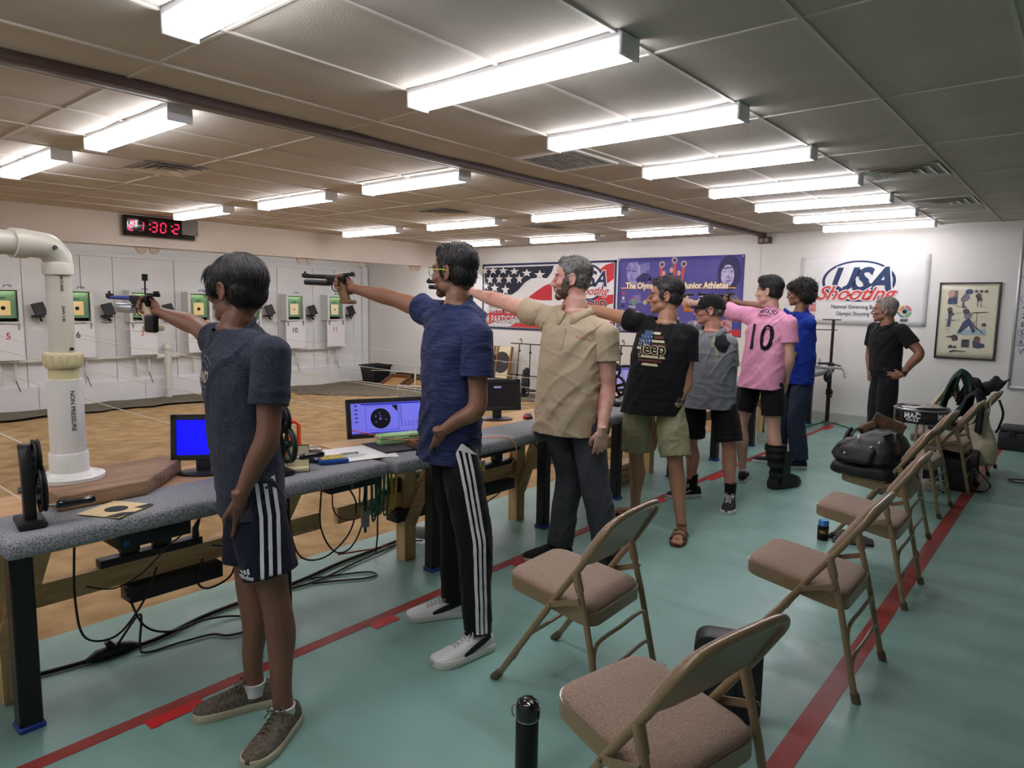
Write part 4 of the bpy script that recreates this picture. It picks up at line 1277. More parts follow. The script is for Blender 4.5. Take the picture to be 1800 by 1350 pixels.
b = MB()
b.lathe([(0.0665, 0.02), (0.0665, 0.10), (0.063, 0.105)], 36)
b.build('socket', PW, t, smooth=40)
b = MB()
b.lathe([(0.060, 0.09), (0.060, 0.385), (0.056, 0.385)], 36)
b.build('lower_pipe', PW, t, smooth=40)
b = MB()
b.lathe([(0.051, 0.37), (0.051, 0.435)], 36)
b.lathe([(0.058, 0.428), (0.063, 0.436), (0.063, 0.478), (0.058, 0.486)], 36)
for q in range(14):
  a = 2 * PI * q / 14
  b.box((0.0632 * math.cos(a), 0.0632 * math.sin(a), 0.457), (0.006, 0.006, 0.040), Matrix.Rotation(a, 4, 'Z'))
b.build('yellow_coupling', PY, t, smooth=40)
b = MB()
b.lathe([(0.0435, 0.48), (0.0425, 0.80)], 36)
b.build('upper_pipe', PV, t, smooth=40)
b = MB()
b.lathe([(0.051, 0.775), (0.051, 0.815), (0.048, 0.82)], 32)
b.tube(smooth_path([(0, 0, 0.80), (0, 0, 0.835), (0.010, -0.030, 0.872), (0.020, -0.075, 0.880), (0.028, -0.11, 0.880)], 6), 0.0475, 28)
b.tube([(0.026, -0.105, 0.880), (0.036, -0.15, 0.880)], 0.052, 28)
b.build('elbow', PV, t, smooth=60)
b = MB()
b.tube([(0.03, -0.13, 0.880), (0.20, -0.90, 0.880)], 0.0425, 28)
b.build('cross_pipe', PV, t, smooth=60)
b = MB()
b.cyl((0.045, -0.025, 0.868), (0.062, -0.022, 0.872), 0.008, n=10)
b.cyl((0.040, 0.015, 0.500), (0.050, 0.018, 0.500), 0.006, n=8)
b.build('pipe_bolt', M_BLACK, t)
def pipe_text(body, size, z, r, ang, m):
  vs, fs = text_geo(body, size, bold=0.0003)
  b = MB()
  P = []
  for x, y in vs:
    a = ang + y / r
    P.append(((r + 0.0008) * math.cos(a), (r + 0.0008) * math.sin(a), z - x))
  b.add(P, fs)
  b.build('pipe_lettering', m, t, smooth=0)
pipe_text('NON PRESSURE', 0.022, 0.345, 0.060, math.radians(-2), INKBLACK)
pipe_text('ASTM D-2665', 0.013, 0.79, 0.0432, math.radians(-10), INKBLACK)
pipe_text('DWV 3 IN', 0.013, 0.66, 0.0432, math.radians(-10), INKBLACK)
# card target on the carpet
t = thing('card_target', 'tan card target with black bull lying on the carpet by the reel', 'card', (-2.595, 0.925, 0.7535), math.radians(28))
b = MB()
b.prism([(-0.085, -0.085), (0.085, -0.085), (0.085, 0.085), (-0.085, 0.085)], 0.002)
b.build('card', mat('manila_card', (222, 196, 148), 0.7), t, smooth=0)
b = MB()
b.flat(circle(0.038, 28), Matrix.Translation((0.0, 0, 0.0026)))
b.build('bull', INKBLACK, t, smooth=0)
b = MB()
b.flat([(0.045, 0.03), (0.086, 0.03), (0.086, 0.085), (0.062, 0.085)], Matrix.Translation((0, 0, 0.0026)))
b.flat([(0.030, -0.085), (0.075, -0.085), (0.086, -0.05), (0.086, -0.01), (0.05, -0.03)], Matrix.Translation((0, 0, 0.0026)))
b.build('torn_patch', INKBLACK, t, smooth=0)
# ------------------------------------------------------------------ monitors
def monitor(label, loc, rz, w, h, screen, tilt=-8, stand=True, base_dx=0.0):
  t = thing('monitor', label, 'monitor', loc, rz, 'bench monitors')
  T = Matrix.Rotation(math.radians(tilt), 4, 'Y')
  z0 = 0.06 if stand else 0.02
  def at(x, y, z):
    return T @ Vector((x, y, z)) + Vector((0, 0, z0))
  FR = mat('dark_monitor_frame', (32, 33, 37), 0.4)
  b = MB()
  b.box(at(0, 0, h / 2), (0.022, w, h), T)
  b.build('monitor_housing', FR, t, bevel=0.004, seg=1)
  b = MB()
  for s_ in (-1, 1):
    b.box(at(0.014, s_ * (w / 2 - 0.012), h / 2), (0.008, 0.024, h), T)
    b.box(at(0.014, 0, h / 2 + s_ * (h / 2 - 0.012)), (0.008, w, 0.024), T)
  b.build('bezel', FR, t, bevel=0.002, seg=1)
  b = MB()
  b.box(at(0.0125, 0, h / 2), (0.002, w - 0.046, h - 0.046), T)
  b.build('screen', screen, t, smooth=0)
  if stand:
    b = MB()
    b.box((0, base_dx, 0.035), (0.018, 0.06, 0.09))
    b.build('stand_neck', FR, t, bevel=0.004)
    b = MB()
    b.lathe([(0.085, 0), (0.085, 0.008), (0.06, 0.016)], 24, Matrix.Translation((0, base_dx, 0)) @ Matrix.Diagonal((0.8, 1.25, 1, 1)))
    b.build('stand_base', FR, t)
  Ms = Matrix.Translation((0, 0, z0)) @ T @ wall_frame((0.0142, 0, h / 2), (0, 1, 0), (0, 0, 1))
  return t, Ms
SCR_BLUE = mat('screen_plain_blue', (10, 10, 250), 0.3, emit=(8, 4, 255), es=1.0)
SCR_LILAC = mat('screen_lilac', (110, 110, 220), 0.3, emit=(112, 112, 222), es=0.55)
SCR_OFF = mat('screen_dark', (30, 31, 36), 0.25)
t, Ms = monitor('small monitor showing a plain bright blue screen beside the boy', (-2.93, 1.405, 0.741), math.radians(-40), 0.26, 0.20, SCR_BLUE, tilt=-6)
t, Ms = monitor('wide monitor with a lilac target screen behind the green box', (-2.92, 2.43, 0.741), math.radians(-25), 0.44, 0.215, SCR_LILAC, tilt=-14, stand=False)
sb = lambda polys, nm, m, z: [MB().flat(p, Ms @ Matrix.Translation((0, 0, z))).build(nm, m, t, smooth=0) for p in polys]
SCR_INK = mat('screen_ink', (14, 16, 26), 0.4)
SCR_NAVY = mat('screen_navy_bar', (24, 34, 150), 0.4, emit=(24, 34, 160), es=0.5)
sb([[(-0.14, 0.073), (0.19, 0.073), (0.19, 0.080), (-0.14, 0.080)], [(-0.19, -0.082), (0.19, -0.082), (0.19, -0.079), (-0.19, -0.079)]], 'screen_bar', SCR_NAVY, 0.0008)
sb([circle(0.056, 32, -0.035, -0.004)], 'screen_bullseye', SCR_INK, 0.0012)
sb([[(0.030, 0.066), (0.062, 0.066), (0.062, 0.030)]], 'screen_corner', SCR_INK, 0.0012)
sb([[(a, b_), (a + 0.0018, b_), (a + 0.0018, c_), (a, c_)] for a, b_, c_ in ((-0.118, -0.068, 0.068), (0.066, -0.068, 0.068))] + [[(-0.118, b_), (0.067, b_), (0.067, b_ + 0.0018), (-0.118, b_ + 0.0018)] for b_ in (-0.068, 0.067)], 'screen_box', SCR_NAVY, 0.001)
b = MB()
for k in range(12):
  for q in range(1 if k < 9 else 5):
    b.flat([(0.078 + 0.022 * q, 0.060 - 0.010 * k), (0.086 + 0.022 * q, 0.060 - 0.010 * k), (0.086 + 0.022 * q, 0.063 - 0.010 * k), (0.078 + 0.022 * q, 0.063 - 0.010 * k)], Ms @ Matrix.Translation((0, 0, 0.001)))
for k in range(5):
  b.flat([(-0.175, 0.066 - 0.022 * k), (-0.160, 0.066 - 0.022 * k), (-0.160, 0.072 - 0.022 * k), (-0.175, 0.072 - 0.022 * k)], Ms @ Matrix.Translation((0, 0, 0.001)))
tag(b.build('screen_text_marks', SCR_INK, t, smooth=0), kind='stuff')
b = MB()
rg = np.random.default_rng(2)
for k in range(9):
  a, r = rg.random() * 6.28, 0.045 * rg.random()
  b.flat(circle(0.0035, 8, -0.035 + r * math.cos(a), -0.004 + r * math.sin(a)), Ms @ Matrix.Translation((0, 0, 0.0016)))
tag(b.build('screen_shot_marks', SCR_LILAC, t, smooth=0), kind='stuff')
t, Ms = monitor('dark monitor with a small purple label and a mouse beside it', (-2.95, 3.38, 0.741), math.radians(-35), 0.32, 0.205, SCR_OFF, tilt=-8)
sb([[(-0.022, 0.045), (0.028, 0.045), (0.028, 0.058), (-0.022, 0.058)]], 'screen_label', mat('label_lilac', (150, 140, 200), 0.4, emit=(150, 140, 200), es=0.3), 0.001)
t, Ms = monitor('slim monitor with pale purple screen behind the man in black tee', (-2.86, 4.93, 0.741), math.radians(-30), 0.34, 0.22, mat('screen_pale_purple', (150, 140, 190), 0.3, emit=(150, 138, 192), es=0.45), tilt=-18)
sb([[(-0.10, 0.070), (0.14, 0.070), (0.14, 0.078), (-0.10, 0.078)], [(-0.14, -0.08), (-0.12, -0.08), (-0.12, -0.075), (-0.14, -0.075)], [(-0.05, -0.08), (-0.047, -0.08), (-0.047, 0.06), (-0.05, 0.06)]], 'screen_bar', SCR_NAVY, 0.001)
t, Ms = monitor('black monitor seen edge-on beside the youth in pink', (-2.82, 6.55, 0.741), math.radians(-60), 0.34, 0.20, SCR_OFF, tilt=-8)
# mice
for (x, y, lab, red) in ((-2.83, 3.56, 'black mouse with a red patch beside the dark monitor', True), (-2.90, 1.50, 'black mouse by the blue-screen monitor', False)):
  t = thing('computer_mouse', lab, 'mouse', (x, y, 0.741), math.radians(-50))
  b = MB()
  b.ell((0, 0, 0.010), (0.055, 0.034, 0.024))
  b.build('mouse_shell', M_BLACK, t, smooth=180)
  b = MB()
  b.box((0.03, -0.012, 0.018), (0.05, 0.03, 0.014))
  b.build('mouse_patch', M_TAPE if red else M_BLACK, t, bevel=0.004)
  b = MB()
  b.tube(smooth_path([(-0.05, 0, 0.01), (-0.09, 0.02, 0.006), (-0.15, -0.02, 0.004), (-0.2, 0.03, 0.004)], 5), 0.0025, 6)
  b.build('mouse_cable', M_WIRE, t)
# things on the first two benches
t = thing('hand_reel', 'orange-handled cable reel standing behind the green-wheeled iron reel', 'reel', (-2.80, 1.74, 0.741), math.radians(-45))
ORG = mat('safety_orange', (232, 84, 40), 0.4)
b = MB()
b.tube([(0, -0.05, 0.02), (0, -0.05, 0.19), (0, -0.035, 0.205), (0, 0.035, 0.205), (0, 0.05, 0.19), (0, 0.05, 0.02)], 0.010, 10)
b.build('orange_handle', ORG, t)
b = MB()
b.lathe([(0.06, -0.03), (0.06, -0.024), (0.03, -0.024), (0.03, 0.024), (0.06, 0.024), (0.06, 0.03)], 24, Matrix.Translation((0, 0, 0.075)) @ Matrix.Rotation(PI / 2, 4, 'Y'))
b.build('reel_drum', ORG, t, smooth=30)
b = MB()
b.lathe([(0.045, -0.022), (0.045, 0.022)], 24, Matrix.Translation((0, 0, 0.075)) @ Matrix.Rotation(PI / 2, 4, 'Y'))
b.build('wound_cable', M_WIRE, t)
b = MB()
b.lathe([(0.016, 0.203), (0.018, 0.215), (0.010, 0.235)], 14)
b.build('white_knob', M_WHITE, t)
t = thing('notebook', 'cream notebook standing open beside the iron reel', 'notebook', (-2.645, 1.69, 0.7515), math.radians(-35))
t.scale = (0.72, 0.72, 0.85)
b = MB()
b.box((0, 0.0, 0.006), (0.10, 0.13, 0.012))
b.build('flat_pages', mat('cream_pages', (226, 214, 180), 0.7), t, smooth=0)
b = MB()
b.box((-0.052, 0, 0.060), (0.012, 0.13, 0.118), Matrix.Rotation(-0.15, 4, 'Y'))
b.build('upright_pages', MATS['cream_pages'], t, smooth=0)
b = MB()
b.box((-0.064, 0, 0.060), (0.006, 0.136, 0.124), Matrix.Rotation(-0.15, 4, 'Y'))
b.box((0, 0, -0.0005), (0.11, 0.138, 0.003))
b.build('notebook_cover', M_BLACK, t, smooth=0)
t = thing('pellet_jar', 'low round jar with dark contents and clear lid on the bench', 'jar', (-2.745, 1.835, 0.7515))
b = MB()
b.lathe([(0.040, 0), (0.043, 0.004), (0.043, 0.038), (0.040, 0.042)], 24)
b.build('jar_body', mat('dark_jar', (38, 32, 28), 0.15, coat=0.4), t)
b = MB()
b.lathe([(0.044, 0.040), (0.045, 0.044), (0.045, 0.060), (0.041, 0.063)], 24)
b.build('jar_lid', mat('smoky_lid', (120, 108, 92), 0.2, coat=0.4), t)
b = MB()
b.prism(circle(0.013, 14, 0, 0, 0.008), 0.002, wall_frame((0.0435, -0.008, 0.022), (0.18, 0.98, 0), (0, 0, 1)))
b.build('jar_label', M_WHITE, t, smooth=0)
t = thing('pellet_tray', 'blue plastic tray holding rows of yellow pellet holders', 'tray', (-2.665, 1.885, 0.7515), math.radians(-20))
b = MB()
b.box((0, 0, 0.011), (0.095, 0.135, 0.022))
b.build('blue_tray', mat('blue_plastic', (36, 78, 160), 0.4), t, bevel=0.006)
b = MB()
b.box((0, 0, 0.024), (0.070, 0.110, 0.008))
b.build('yellow_insert', mat('yellow_plastic', (226, 206, 88), 0.5), t, bevel=0.002)
b = MB()
for i in range(5):
  for j in range(9):
    b.cyl((-0.024 + 0.012 * i, -0.046 + 0.0115 * j, 0.028), (-0.024 + 0.012 * i, -0.046 + 0.0115 * j, 0.0295), 0.003, n=6)
tag(b.build('pellet_holes', INKBLACK, t, smooth=0), kind='stuff')
PAPER = mat('printer_paper', (230, 228, 224), 0.7)
t = thing('paper_sheet', 'large white sheet printed with a bold emblem and lines of text', 'paper', (-2.71, 2.03, 0.7535), math.radians(-14))
b = MB()
b.prism([(-0.19, -0.155), (0.12, -0.155), (0.12, 0.155), (-0.19, 0.155)], 0.0015)
b.build('sheet', PAPER, t, smooth=0)
b = MB()
M = Matrix.Translation((-0.035, 0.0, 0.0022)) @ Matrix.Rotation(PI / 2, 4, 'Z')
ring_faces(b, 0.045, 0.052, M, z=0, e=0.55, n=30)
for q in range(3):
  b.flat([(-0.05 + 0.012 * q, -0.016 + 0.014 * q), (0.05 + 0.004 * q, -0.012 + 0.014 * q), (0.045 + 0.004 * q, -0.006 + 0.014 * q), (-0.045 + 0.012 * q, -0.008 + 0.014 * q)], M)
for k in range(3):
  for q in range(9 - 2 * k):
    b.flat([(-0.07 + 0.017 * q + 0.015 * k, -0.050 - 0.016 * k), (-0.058 + 0.017 * q + 0.015 * k, -0.050 - 0.016 * k), (-0.058 + 0.017 * q + 0.015 * k, -0.044 - 0.016 * k), (-0.07 + 0.017 * q + 0.015 * k, -0.044 - 0.016 * k)], M)
tag(b.build('printed_marks', INKBLACK, t, smooth=0), kind='stuff')
t = thing('paper_sheet', 'small white sheet under the printed emblem sheet at the bench joint', 'paper', (-2.62, 2.155, 0.7520), math.radians(-30))
b = MB()
b.prism([(-0.08, -0.06), (0.07, -0.06), (0.07, 0.065), (-0.08, 0.065)], 0.001)
b.build('sheet', PAPER, t, smooth=0)
t = thing('dark_mat', 'thin dark equipment mat under the green box on the second bench', 'mat', (-2.70, 2.42, 0.7515), math.radians(-12))
b = MB()
b.box((0, 0, 0.005), (0.26, 0.46, 0.010))
b.build('mat_slab', mat('dark_rubber', (46, 46, 52), 0.7), t, bevel=0.003)
t = thing('green_case', 'pale green plastic case with a lid latch in front of the lilac monitor', 'case', (-2.76, 2.37, 0.762), math.radians(-16))
GRN = mat('pale_green_plastic', (158, 196, 140), 0.4)
b = MB()
b.box((0, 0, 0.014), (0.075, 0.235, 0.028))
b.build('case_base', GRN, t, bevel=0.006)
b = MB()
b.box((0, 0, 0.040), (0.077, 0.238, 0.022))
b.build('case_lid', GRN, t, bevel=0.008)
b = MB()
b.box((0.040, 0.0, 0.030), (0.006, 0.085, 0.010))
b.build('latch', GRN, t, bevel=0.002)
for i, (x, y, lab) in enumerate(((-2.70, 2.46, 'peach cable looped over the pale green case'), (-2.86, 2.44, 'coral cable behind the pale green case'))):
  b = MB()
  b.tube(smooth_path([(x - 0.10, y - 0.22, 0.80 + 0.02 * i), (x + 0.03, y - 0.12, 0.792), (x + 0.055, y, 0.786), (x + 0.01, y + 0.12, 0.80), (x - 0.08, y + 0.18, 0.815)], 6), 0.003, 6)
  tag(b.build('thin_cable', mat('peach_cable', (222, 146, 110), 0.5) if i == 0 else mat('coral_cable', (206, 84, 64), 0.5)), lab, 'cable')
t = thing('wooden_box', 'small open brown wooden box with a block beside the track pants', 'box', (-2.60, 2.42, 0.762), math.radians(-12))
b = MB()
b.box((0, 0, 0.004), (0.13, 0.16, 0.008))
b.build('box_floor', M_BROWNW, t, smooth=0)
for s_ in (-1, 1):
  b = MB()
  b.box((s_ * 0.061, 0, 0.018), (0.008, 0.16, 0.028))
  b.build('box_side', M_BROWNW, t, smooth=0)
  b = MB()
  b.box((0, s_ * 0.076, 0.018), (0.114, 0.008, 0.028))
  b.build('box_end', M_BROWNW, t, smooth=0)
b = MB()
b.box((-0.02, 0.02, 0.036), (0.05, 0.06, 0.055))
b.build('block', M_BROWNW, t, smooth=0)
b = MB()
b.tube(smooth_path([(-2.56, 2.72, 0.755), (-2.50, 2.86, 0.760), (-2.44, 2.93, 0.740), (-2.43, 2.955, 0.66), (-2.50, 2.965, 0.55)], 8), 0.0035, 6)
tag(b.build('thin_cable', MATS['peach_cable']), 'peach cable draped over the front edge of the second bench', 'cable')
t = thing('keyboard', 'black keyboard with a green-lit edge on the bench by the pink jersey', 'keyboard', (-2.74, 6.20, 0.7515), math.radians(-80))
b = MB()
b.box((0, 0, 0.010), (0.14, 0.40, 0.020))
b.build('keyboard_body', M_BLACK, t, bevel=0.004)
b = MB()
b.box((0.05, 0.08, 0.024), (0.03, 0.10, 0.010))
b.build('green_patch', mat('bright_green', (120, 220, 70), 0.5), t, bevel=0.003)  # small plain block in bright green
t = thing('equipment_box', 'black equipment box under the bench beside the youth in pink', 'box', (-2.73, 6.62, 0.46))
b = MB()
b.box((0, 0, 0), (0.12, 0.30, 0.20))
b.build('box_shell', mat('dark_equipment', (40, 42, 50), 0.5), t, bevel=0.01)
# white spotting frame clamped at the far bench end
t = thing('rest_frame', 'silver clamp rest with tilted dark plate on the far bench end', 'rest', (-2.50, 9.15, 0.752), math.radians(5))
t.scale = (0.7, 0.7, 0.8)
SILV = mat('silver_aluminium', (196, 196, 198), 0.3, 0.6)
b = MB()
b.beam((-0.30, 0, 0.03), (0.26, 0, 0.02), 0.05, 0.04)
b.build('rail', SILV, t, bevel=0.006)
b = MB()
b.box((-0.12, 0, 0.10), (0.03, 0.03, 0.12))
b.beam((0.10, 0, 0.04), (0.22, 0, 0.02), 0.07, 0.02)
b.build('upright', SILV, t, bevel=0.004)
b = MB()
b.box((0.15, 0, 0.075), (0.17, 0.10, 0.014), Matrix.Rotation(0.22, 4, 'Y'))
b.build('dark_plate', M_BLACK, t, bevel=0.003)
b = MB()
b.tube([(0.26, 0, 0.02), (0.30, 0, -0.06), (0.31, 0, -0.14)], 0.012, 8)
for k in range(3):
  b.beam((0.26, 0, -0.02 - 0.05 * k), (0.36, 0.0, 0.0 - 0.05 * k), 0.012, 0.012)
b.build('clamp_arm', SILV, t, smooth=40)
b = MB()
b.ell((-0.02, 0, -0.03), (0.07, 0.05, 0.05))
b.build('clamp_pad', M_BLACK, t, smooth=180)
# ------------------------------------------------------------------ under the benches
PCM = mat('computer_black', (20, 21, 24), 0.45, bump=0.3, bs=300)
t = thing('computer_tower', 'flat black computer slung under the nearest bench', 'computer', (-2.72, 1.05, 0.578))
b = MB()
b.box((0, 0, 0.07), (0.28, 0.26, 0.085))
b.build('computer_case', PCM, t, bevel=0.004)
b = MB()
b.box((0.142, -0.07, 0.07), (0.004, 0.10, 0.075))
b.build('vent_panel', mat('mesh_grey', (44, 45, 48), 0.6, bump=1.0, bs=500), t, smooth=0)
b = MB()
b.box((0.142, 0.06, 0.085), (0.004, 0.12, 0.035))
b.build('drive_bay', M_BLACK, t, smooth=0)
b = MB()
b.box((0.145, -0.105, 0.048), (0.002, 0.018, 0.022))
b.build('blue_sticker', mat('sticker_blue', (60, 90, 160), 0.4), t, smooth=0)
b = MB()
b.cyl((0.142, 0.012, 0.095), (0.146, 0.012, 0.095), 0.009, n=12)
b.build('power_button', STEEL2, t)
t = thing('computer_tower', 'flat dark computer under the bench beside the green cable bundle', 'computer', (-2.76, 2.00, 0.578))
b = MB()
b.box((0, 0, 0.07), (0.26, 0.30, 0.080))
b.build('computer_case', PCM, t, bevel=0.004)
b = MB()
b.box((0.131, -0.03, 0.07), (0.003, 0.008, 0.07))
b.build('grey_stripe', mat('mid_grey', (120, 122, 126), 0.4), t, smooth=0)
t = thing('computer_tower', 'flat black computer under the second bench above the power strip', 'computer', (-2.74, 3.05, 0.582))
b = MB()
b.box((0, 0, 0.07), (0.26, 0.34, 0.075))
b.build('computer_case', PCM, t, bevel=0.004)
def power_strip(loc, label, adapters):
  t = thing('power_strip', label, 'power strip', loc)
  b = MB()
  b.box((0, 0, 0.017), (0.055, 0.42, 0.034))
  b.build('strip_body', M_BLACK, t, bevel=0.005)
  for dy in adapters:
    b = MB()
    b.box((0.0, dy, 0.062), (0.058, 0.075, 0.056))
    b.build('plug_adapter', M_BLACK, t, bevel=0.014, seg=3)
  b = MB()
  b.tube([(0, 0.19, 0.03), (0, 0.19, 0.07), (0, 0.21, 0.11)], [0.016, 0.014, 0.006], 10)
  b.build('plug', M_BLACK, t)
  return t
power_strip((-3.0, 1.20, 0.4095), 'black power strip with two fat adapters on the nearest stretcher board', (-0.09, 0.04))
power_strip((-3.0, 2.66, 0.4095), 'black power strip on the stretcher board behind the wooden leg', (-0.12, 0.10))
power_strip((-3.0, 3.42, 0.4095), 'black power strip with one adapter beside the white-yellow plug', (0.02,))
t = thing('plug_block', 'white and yellow plug block standing on the stretcher board', 'plug', (-2.995, 3.27, 0.4095))
b = MB()
b.box((0, 0, 0.035), (0.05, 0.05, 0.07))
b.build('white_half', M_WHITE, t, bevel=0.004)
b = MB()
b.box((0.022, -0.012, 0.03), (0.012, 0.026, 0.05))
b.build('yellow_label', MATS['yellow_plastic'], t, bevel=0.002)
b = MB()
b.cyl((0, 0, 0.07), (0, 0, 0.12), 0.008, n=8)
b.build('red_lead', M_TAPE, t)
for (y, lab, L) in ((1.28, 'long black battery backup hung below the nearest stretcher board', 0.40), (2.68, 'black battery backup behind the wooden leg', 0.34), (3.36, 'black battery backup hung below the second stretcher board', 0.40)):
  t = thing('battery_backup', lab, 'battery', (-2.985, y, 0.245))
  b = MB()
  b.box((0, 0, 0.035), (0.10, L, 0.072))
  b.build('backup_case', M_BLACK, t, bevel=0.006)
  b = MB()
  b.box((0.03, -L / 2 - 0.005, 0.045), (0.04, 0.012, 0.03))
  b.build('switch_block', M_BLACK, t, bevel=0.003)
t = thing('metal_tube', 'grey metal tube with black end cap lying by the wooden bench leg', 'tube', (-3.0, 2.92, 0.055))
b = MB()
b.cyl((-0.16, -0.10, 0.02), (0.12, 0.06, 0), 0.042, n=20)
b.build('tube_shell', mat('dull_aluminium', (140, 140, 144), 0.4, 0.5), t)
b = MB()
b.cyl((0.11, 0.055, 0), (0.165, 0.087, -0.004), 0.046, n=20)
b.build('end_cap', M_BLACK, t)
t = thing('wooden_crate', 'low wooden crate under the bench behind the man in black tee', 'crate', (-3.02, 4.98, 0.0))
for k in range(3):
  b = MB()
  b.box((0, 0, 0.03 + 0.055 * k), (0.18, 0.42, 0.045))
  b.build('crate_slat', M_WOODY, t, smooth=0)
t = thing('drain_pipe', 'short white plastic pipe standing under the bench behind the tall man', 'pipe', (-3.10, 4.62, 0))
b = MB()
b.cyl((0, 0, 0), (0, 0, 0.55), 0.035, n=16)
b.build('pipe_shaft', M_PVC, t)
t = thing('drain_pipe', 'white plastic pipe standing at the left edge behind the first wooden leg', 'pipe', (-3.10, 0.63, 0))
b = MB()
b.cyl((0, 0, 0), (0, 0, 0.70), 0.038, n=18)
b.lathe([(0.045, 0), (0.045, 0.05)], 18)
b.build('pipe_shaft', M_PVC, t)
def cable(name, label, pts, r, m, group=None):
  b = MB()
  b.tube(smooth_path(pts, 7), r, 6)
  return tag(b.build(name, m), label, 'cable', group)
BK = M_WIRE
cable('floor_cable', 'thick black extension cable running along the slab edge under the benches', [(-3.18, 0.10, 0.012), (-3.10, 0.66, 0.012), (-3.05, 0.93, 0.012), (-3.03, 1.20, 0.012), (-3.10, 1.50, 0.012), (-3.12, 1.95, 0.012), (-3.18, 2.3, 0.012), (-3.22, 2.75, 0.012), (-3.30, 3.2, 0.012)], 0.0095, BK)
cable('floor_cable', 'second black cable lying beside the extension cable by the slab edge', [(-3.10, 1.78, 0.010), (-3.06, 2.05, 0.010), (-3.12, 2.35, 0.010), (-3.16, 2.62, 0.012), (-3.22, 2.90, 0.012)], 0.006, BK)
t = thing('cable_plug', 'chunky black plug joint on the floor cable near the first bench leg', 'plug', (-3.04, 1.04, 0.022))
b = MB()
b.tube([(0, -0.10, -0.006), (0, -0.06, 0), (0, 0.03, 0.002), (0, 0.07, -0.002), (0, 0.10, -0.008)], [0.010, 0.024, 0.028, 0.020, 0.010], 12)
b.build('plug_body', M_BLACK, t)
b = MB()
b.tube([(0.0, 0.0, 0.02), (0.0, -0.02, 0.05)], [0.016, 0.012], 8)
b.build('plug_tail', M_BLACK, t)
cable('floor_cable', 'thin black cord looping over the green floor by the first bench', [(-3.03, 1.06, 0.05), (-3.05, 1.16, 0.14), (-2.99, 1.13, 0.03), (-2.95, 1.14, 0.008), (-2.93, 1.28, 0.008), (-2.90, 1.40, 0.008), (-2.84, 1.44, 0.008), (-2.82, 1.52, 0.008), (-2.90, 1.60, 0.008), (-3.0, 1.55, 0.010), (-3.02, 1.42, 0.03), (-3.04, 1.28, 0.02), (-3.02, 1.16, 0.10), (-2.985, 1.09, 0.28)], 0.0052, BK)
cable('floor_cable', 'black cord loop on the floor by the second steel leg', [(-3.06, 2.02, 0.008), (-2.98, 2.14, 0.008), (-2.90, 2.26, 0.008), (-2.90, 2.33, 0.008), (-2.97, 2.31, 0.008), (-3.06, 2.16, 0.008), (-3.12, 2.05, 0.008)], 0.005, BK)
cable('floor_cable', 'red and black lead lying along the slab near the metal tube', [(-3.28, 2.35, 0.02), (-3.20, 2.60, 0.014), (-3.16, 2.78, 0.014), (-3.10, 2.86, 0.016)], 0.005, M_RED)
hang = [('black cable hanging in a deep loop under the card target', [(-2.80, 0.85, 0.60), (-2.86, 0.86, 0.36), (-2.90, 0.90, 0.18), (-2.92, 1.02, 0.14), (-2.90, 1.12, 0.26), (-2.86, 1.16, 0.40)], 0.0045),
    ('thin black cable under the nearest bench stretcher', [(-2.86, 0.90, 0.40), (-2.88, 1.00, 0.355), (-2.88, 1.10, 0.38), (-2.86, 1.20, 0.47), (-2.84, 1.26, 0.52)], 0.003),
    ('thin black cable dangling below the first battery backup', [(-3.0, 1.22, 0.30), (-3.04, 1.28, 0.22), (-3.04, 1.38, 0.22), (-3.0, 1.42, 0.30)], 0.003),
    ('black cable loop hanging beside the boy in striped shorts', [(-2.92, 1.38, 0.36), (-2.94, 1.36, 0.26), (-2.96, 1.42, 0.20), (-2.94, 1.52, 0.24), (-2.92, 1.52, 0.36), (-2.95, 1.44, 0.40)], 0.005),
    ('black cable running from the first computer to the power strip', [(-2.80, 1.18, 0.58), (-2.90, 1.20, 0.52), (-2.96, 1.30, 0.54), (-3.0, 1.39, 0.54)], 0.004),
    ('long black cable looping under the bench right of the boy', [(-2.92, 1.84, 0.60), (-2.96, 1.84, 0.40), (-3.0, 1.92, 0.20), (-3.02, 2.08, 0.145), (-3.0, 2.22, 0.24), (-2.98, 2.26, 0.40), (-2.98, 2.20, 0.52)], 0.005),
    ('second black cable looping beside the green cable bundle', [(-2.82, 1.93, 0.58), (-2.86, 1.95, 0.38), (-2.90, 2.05, 0.22), (-2.92, 2.16, 0.19), (-2.92, 2.24, 0.28), (-2.90, 2.27, 0.46)], 0.0045),
    ('dark red cable looping under the green cable bundle', [(-2.80, 1.98, 0.58), (-2.82, 2.00, 0.46), (-2.86, 2.10, 0.38), (-2.88, 2.22, 0.37), (-2.86, 2.30, 0.44), (-2.84, 2.32, 0.52)], 0.004),
    ('black cable dropping to the floor behind the wooden bench leg', [(-3.0, 2.52, 0.36), (-3.06, 2.48, 0.30), (-3.10, 2.50, 0.14), (-3.14, 2.52, 0.02)], 0.005),
    ('black cable beside the track pants under the second bench', [(-3.0, 2.84, 0.40), (-3.02, 2.86, 0.24), (-3.02, 2.88, 0.12), (-3.03, 2.86, 0.014)], 0.005),
    ('black cable falling from the battery backup to the slab', [(-2.99, 3.52, 0.30), (-3.04, 3.52, 0.20), (-3.16, 3.40, 0.08), (-3.26, 3.34, 0.02)], 0.005),
    ('tangled black cable wound round the wooden leg by the tall man', [(-2.94, 3.60, 0.56), (-2.93, 3.68, 0.54), (-2.94, 3.77, 0.56), (-3.03, 3.70, 0.57), (-2.94, 3.60, 0.59), (-2.93, 3.70, 0.60), (-2.92, 3.78, 0.50), (-2.90, 3.86, 0.40), (-2.92, 3.92, 0.36)], 0.005)]
for lab, pts, r in hang:
  cable('hanging_cable', lab, pts, r, M_RED if 'red cable' in lab else BK, 'cables hanging under the benches')
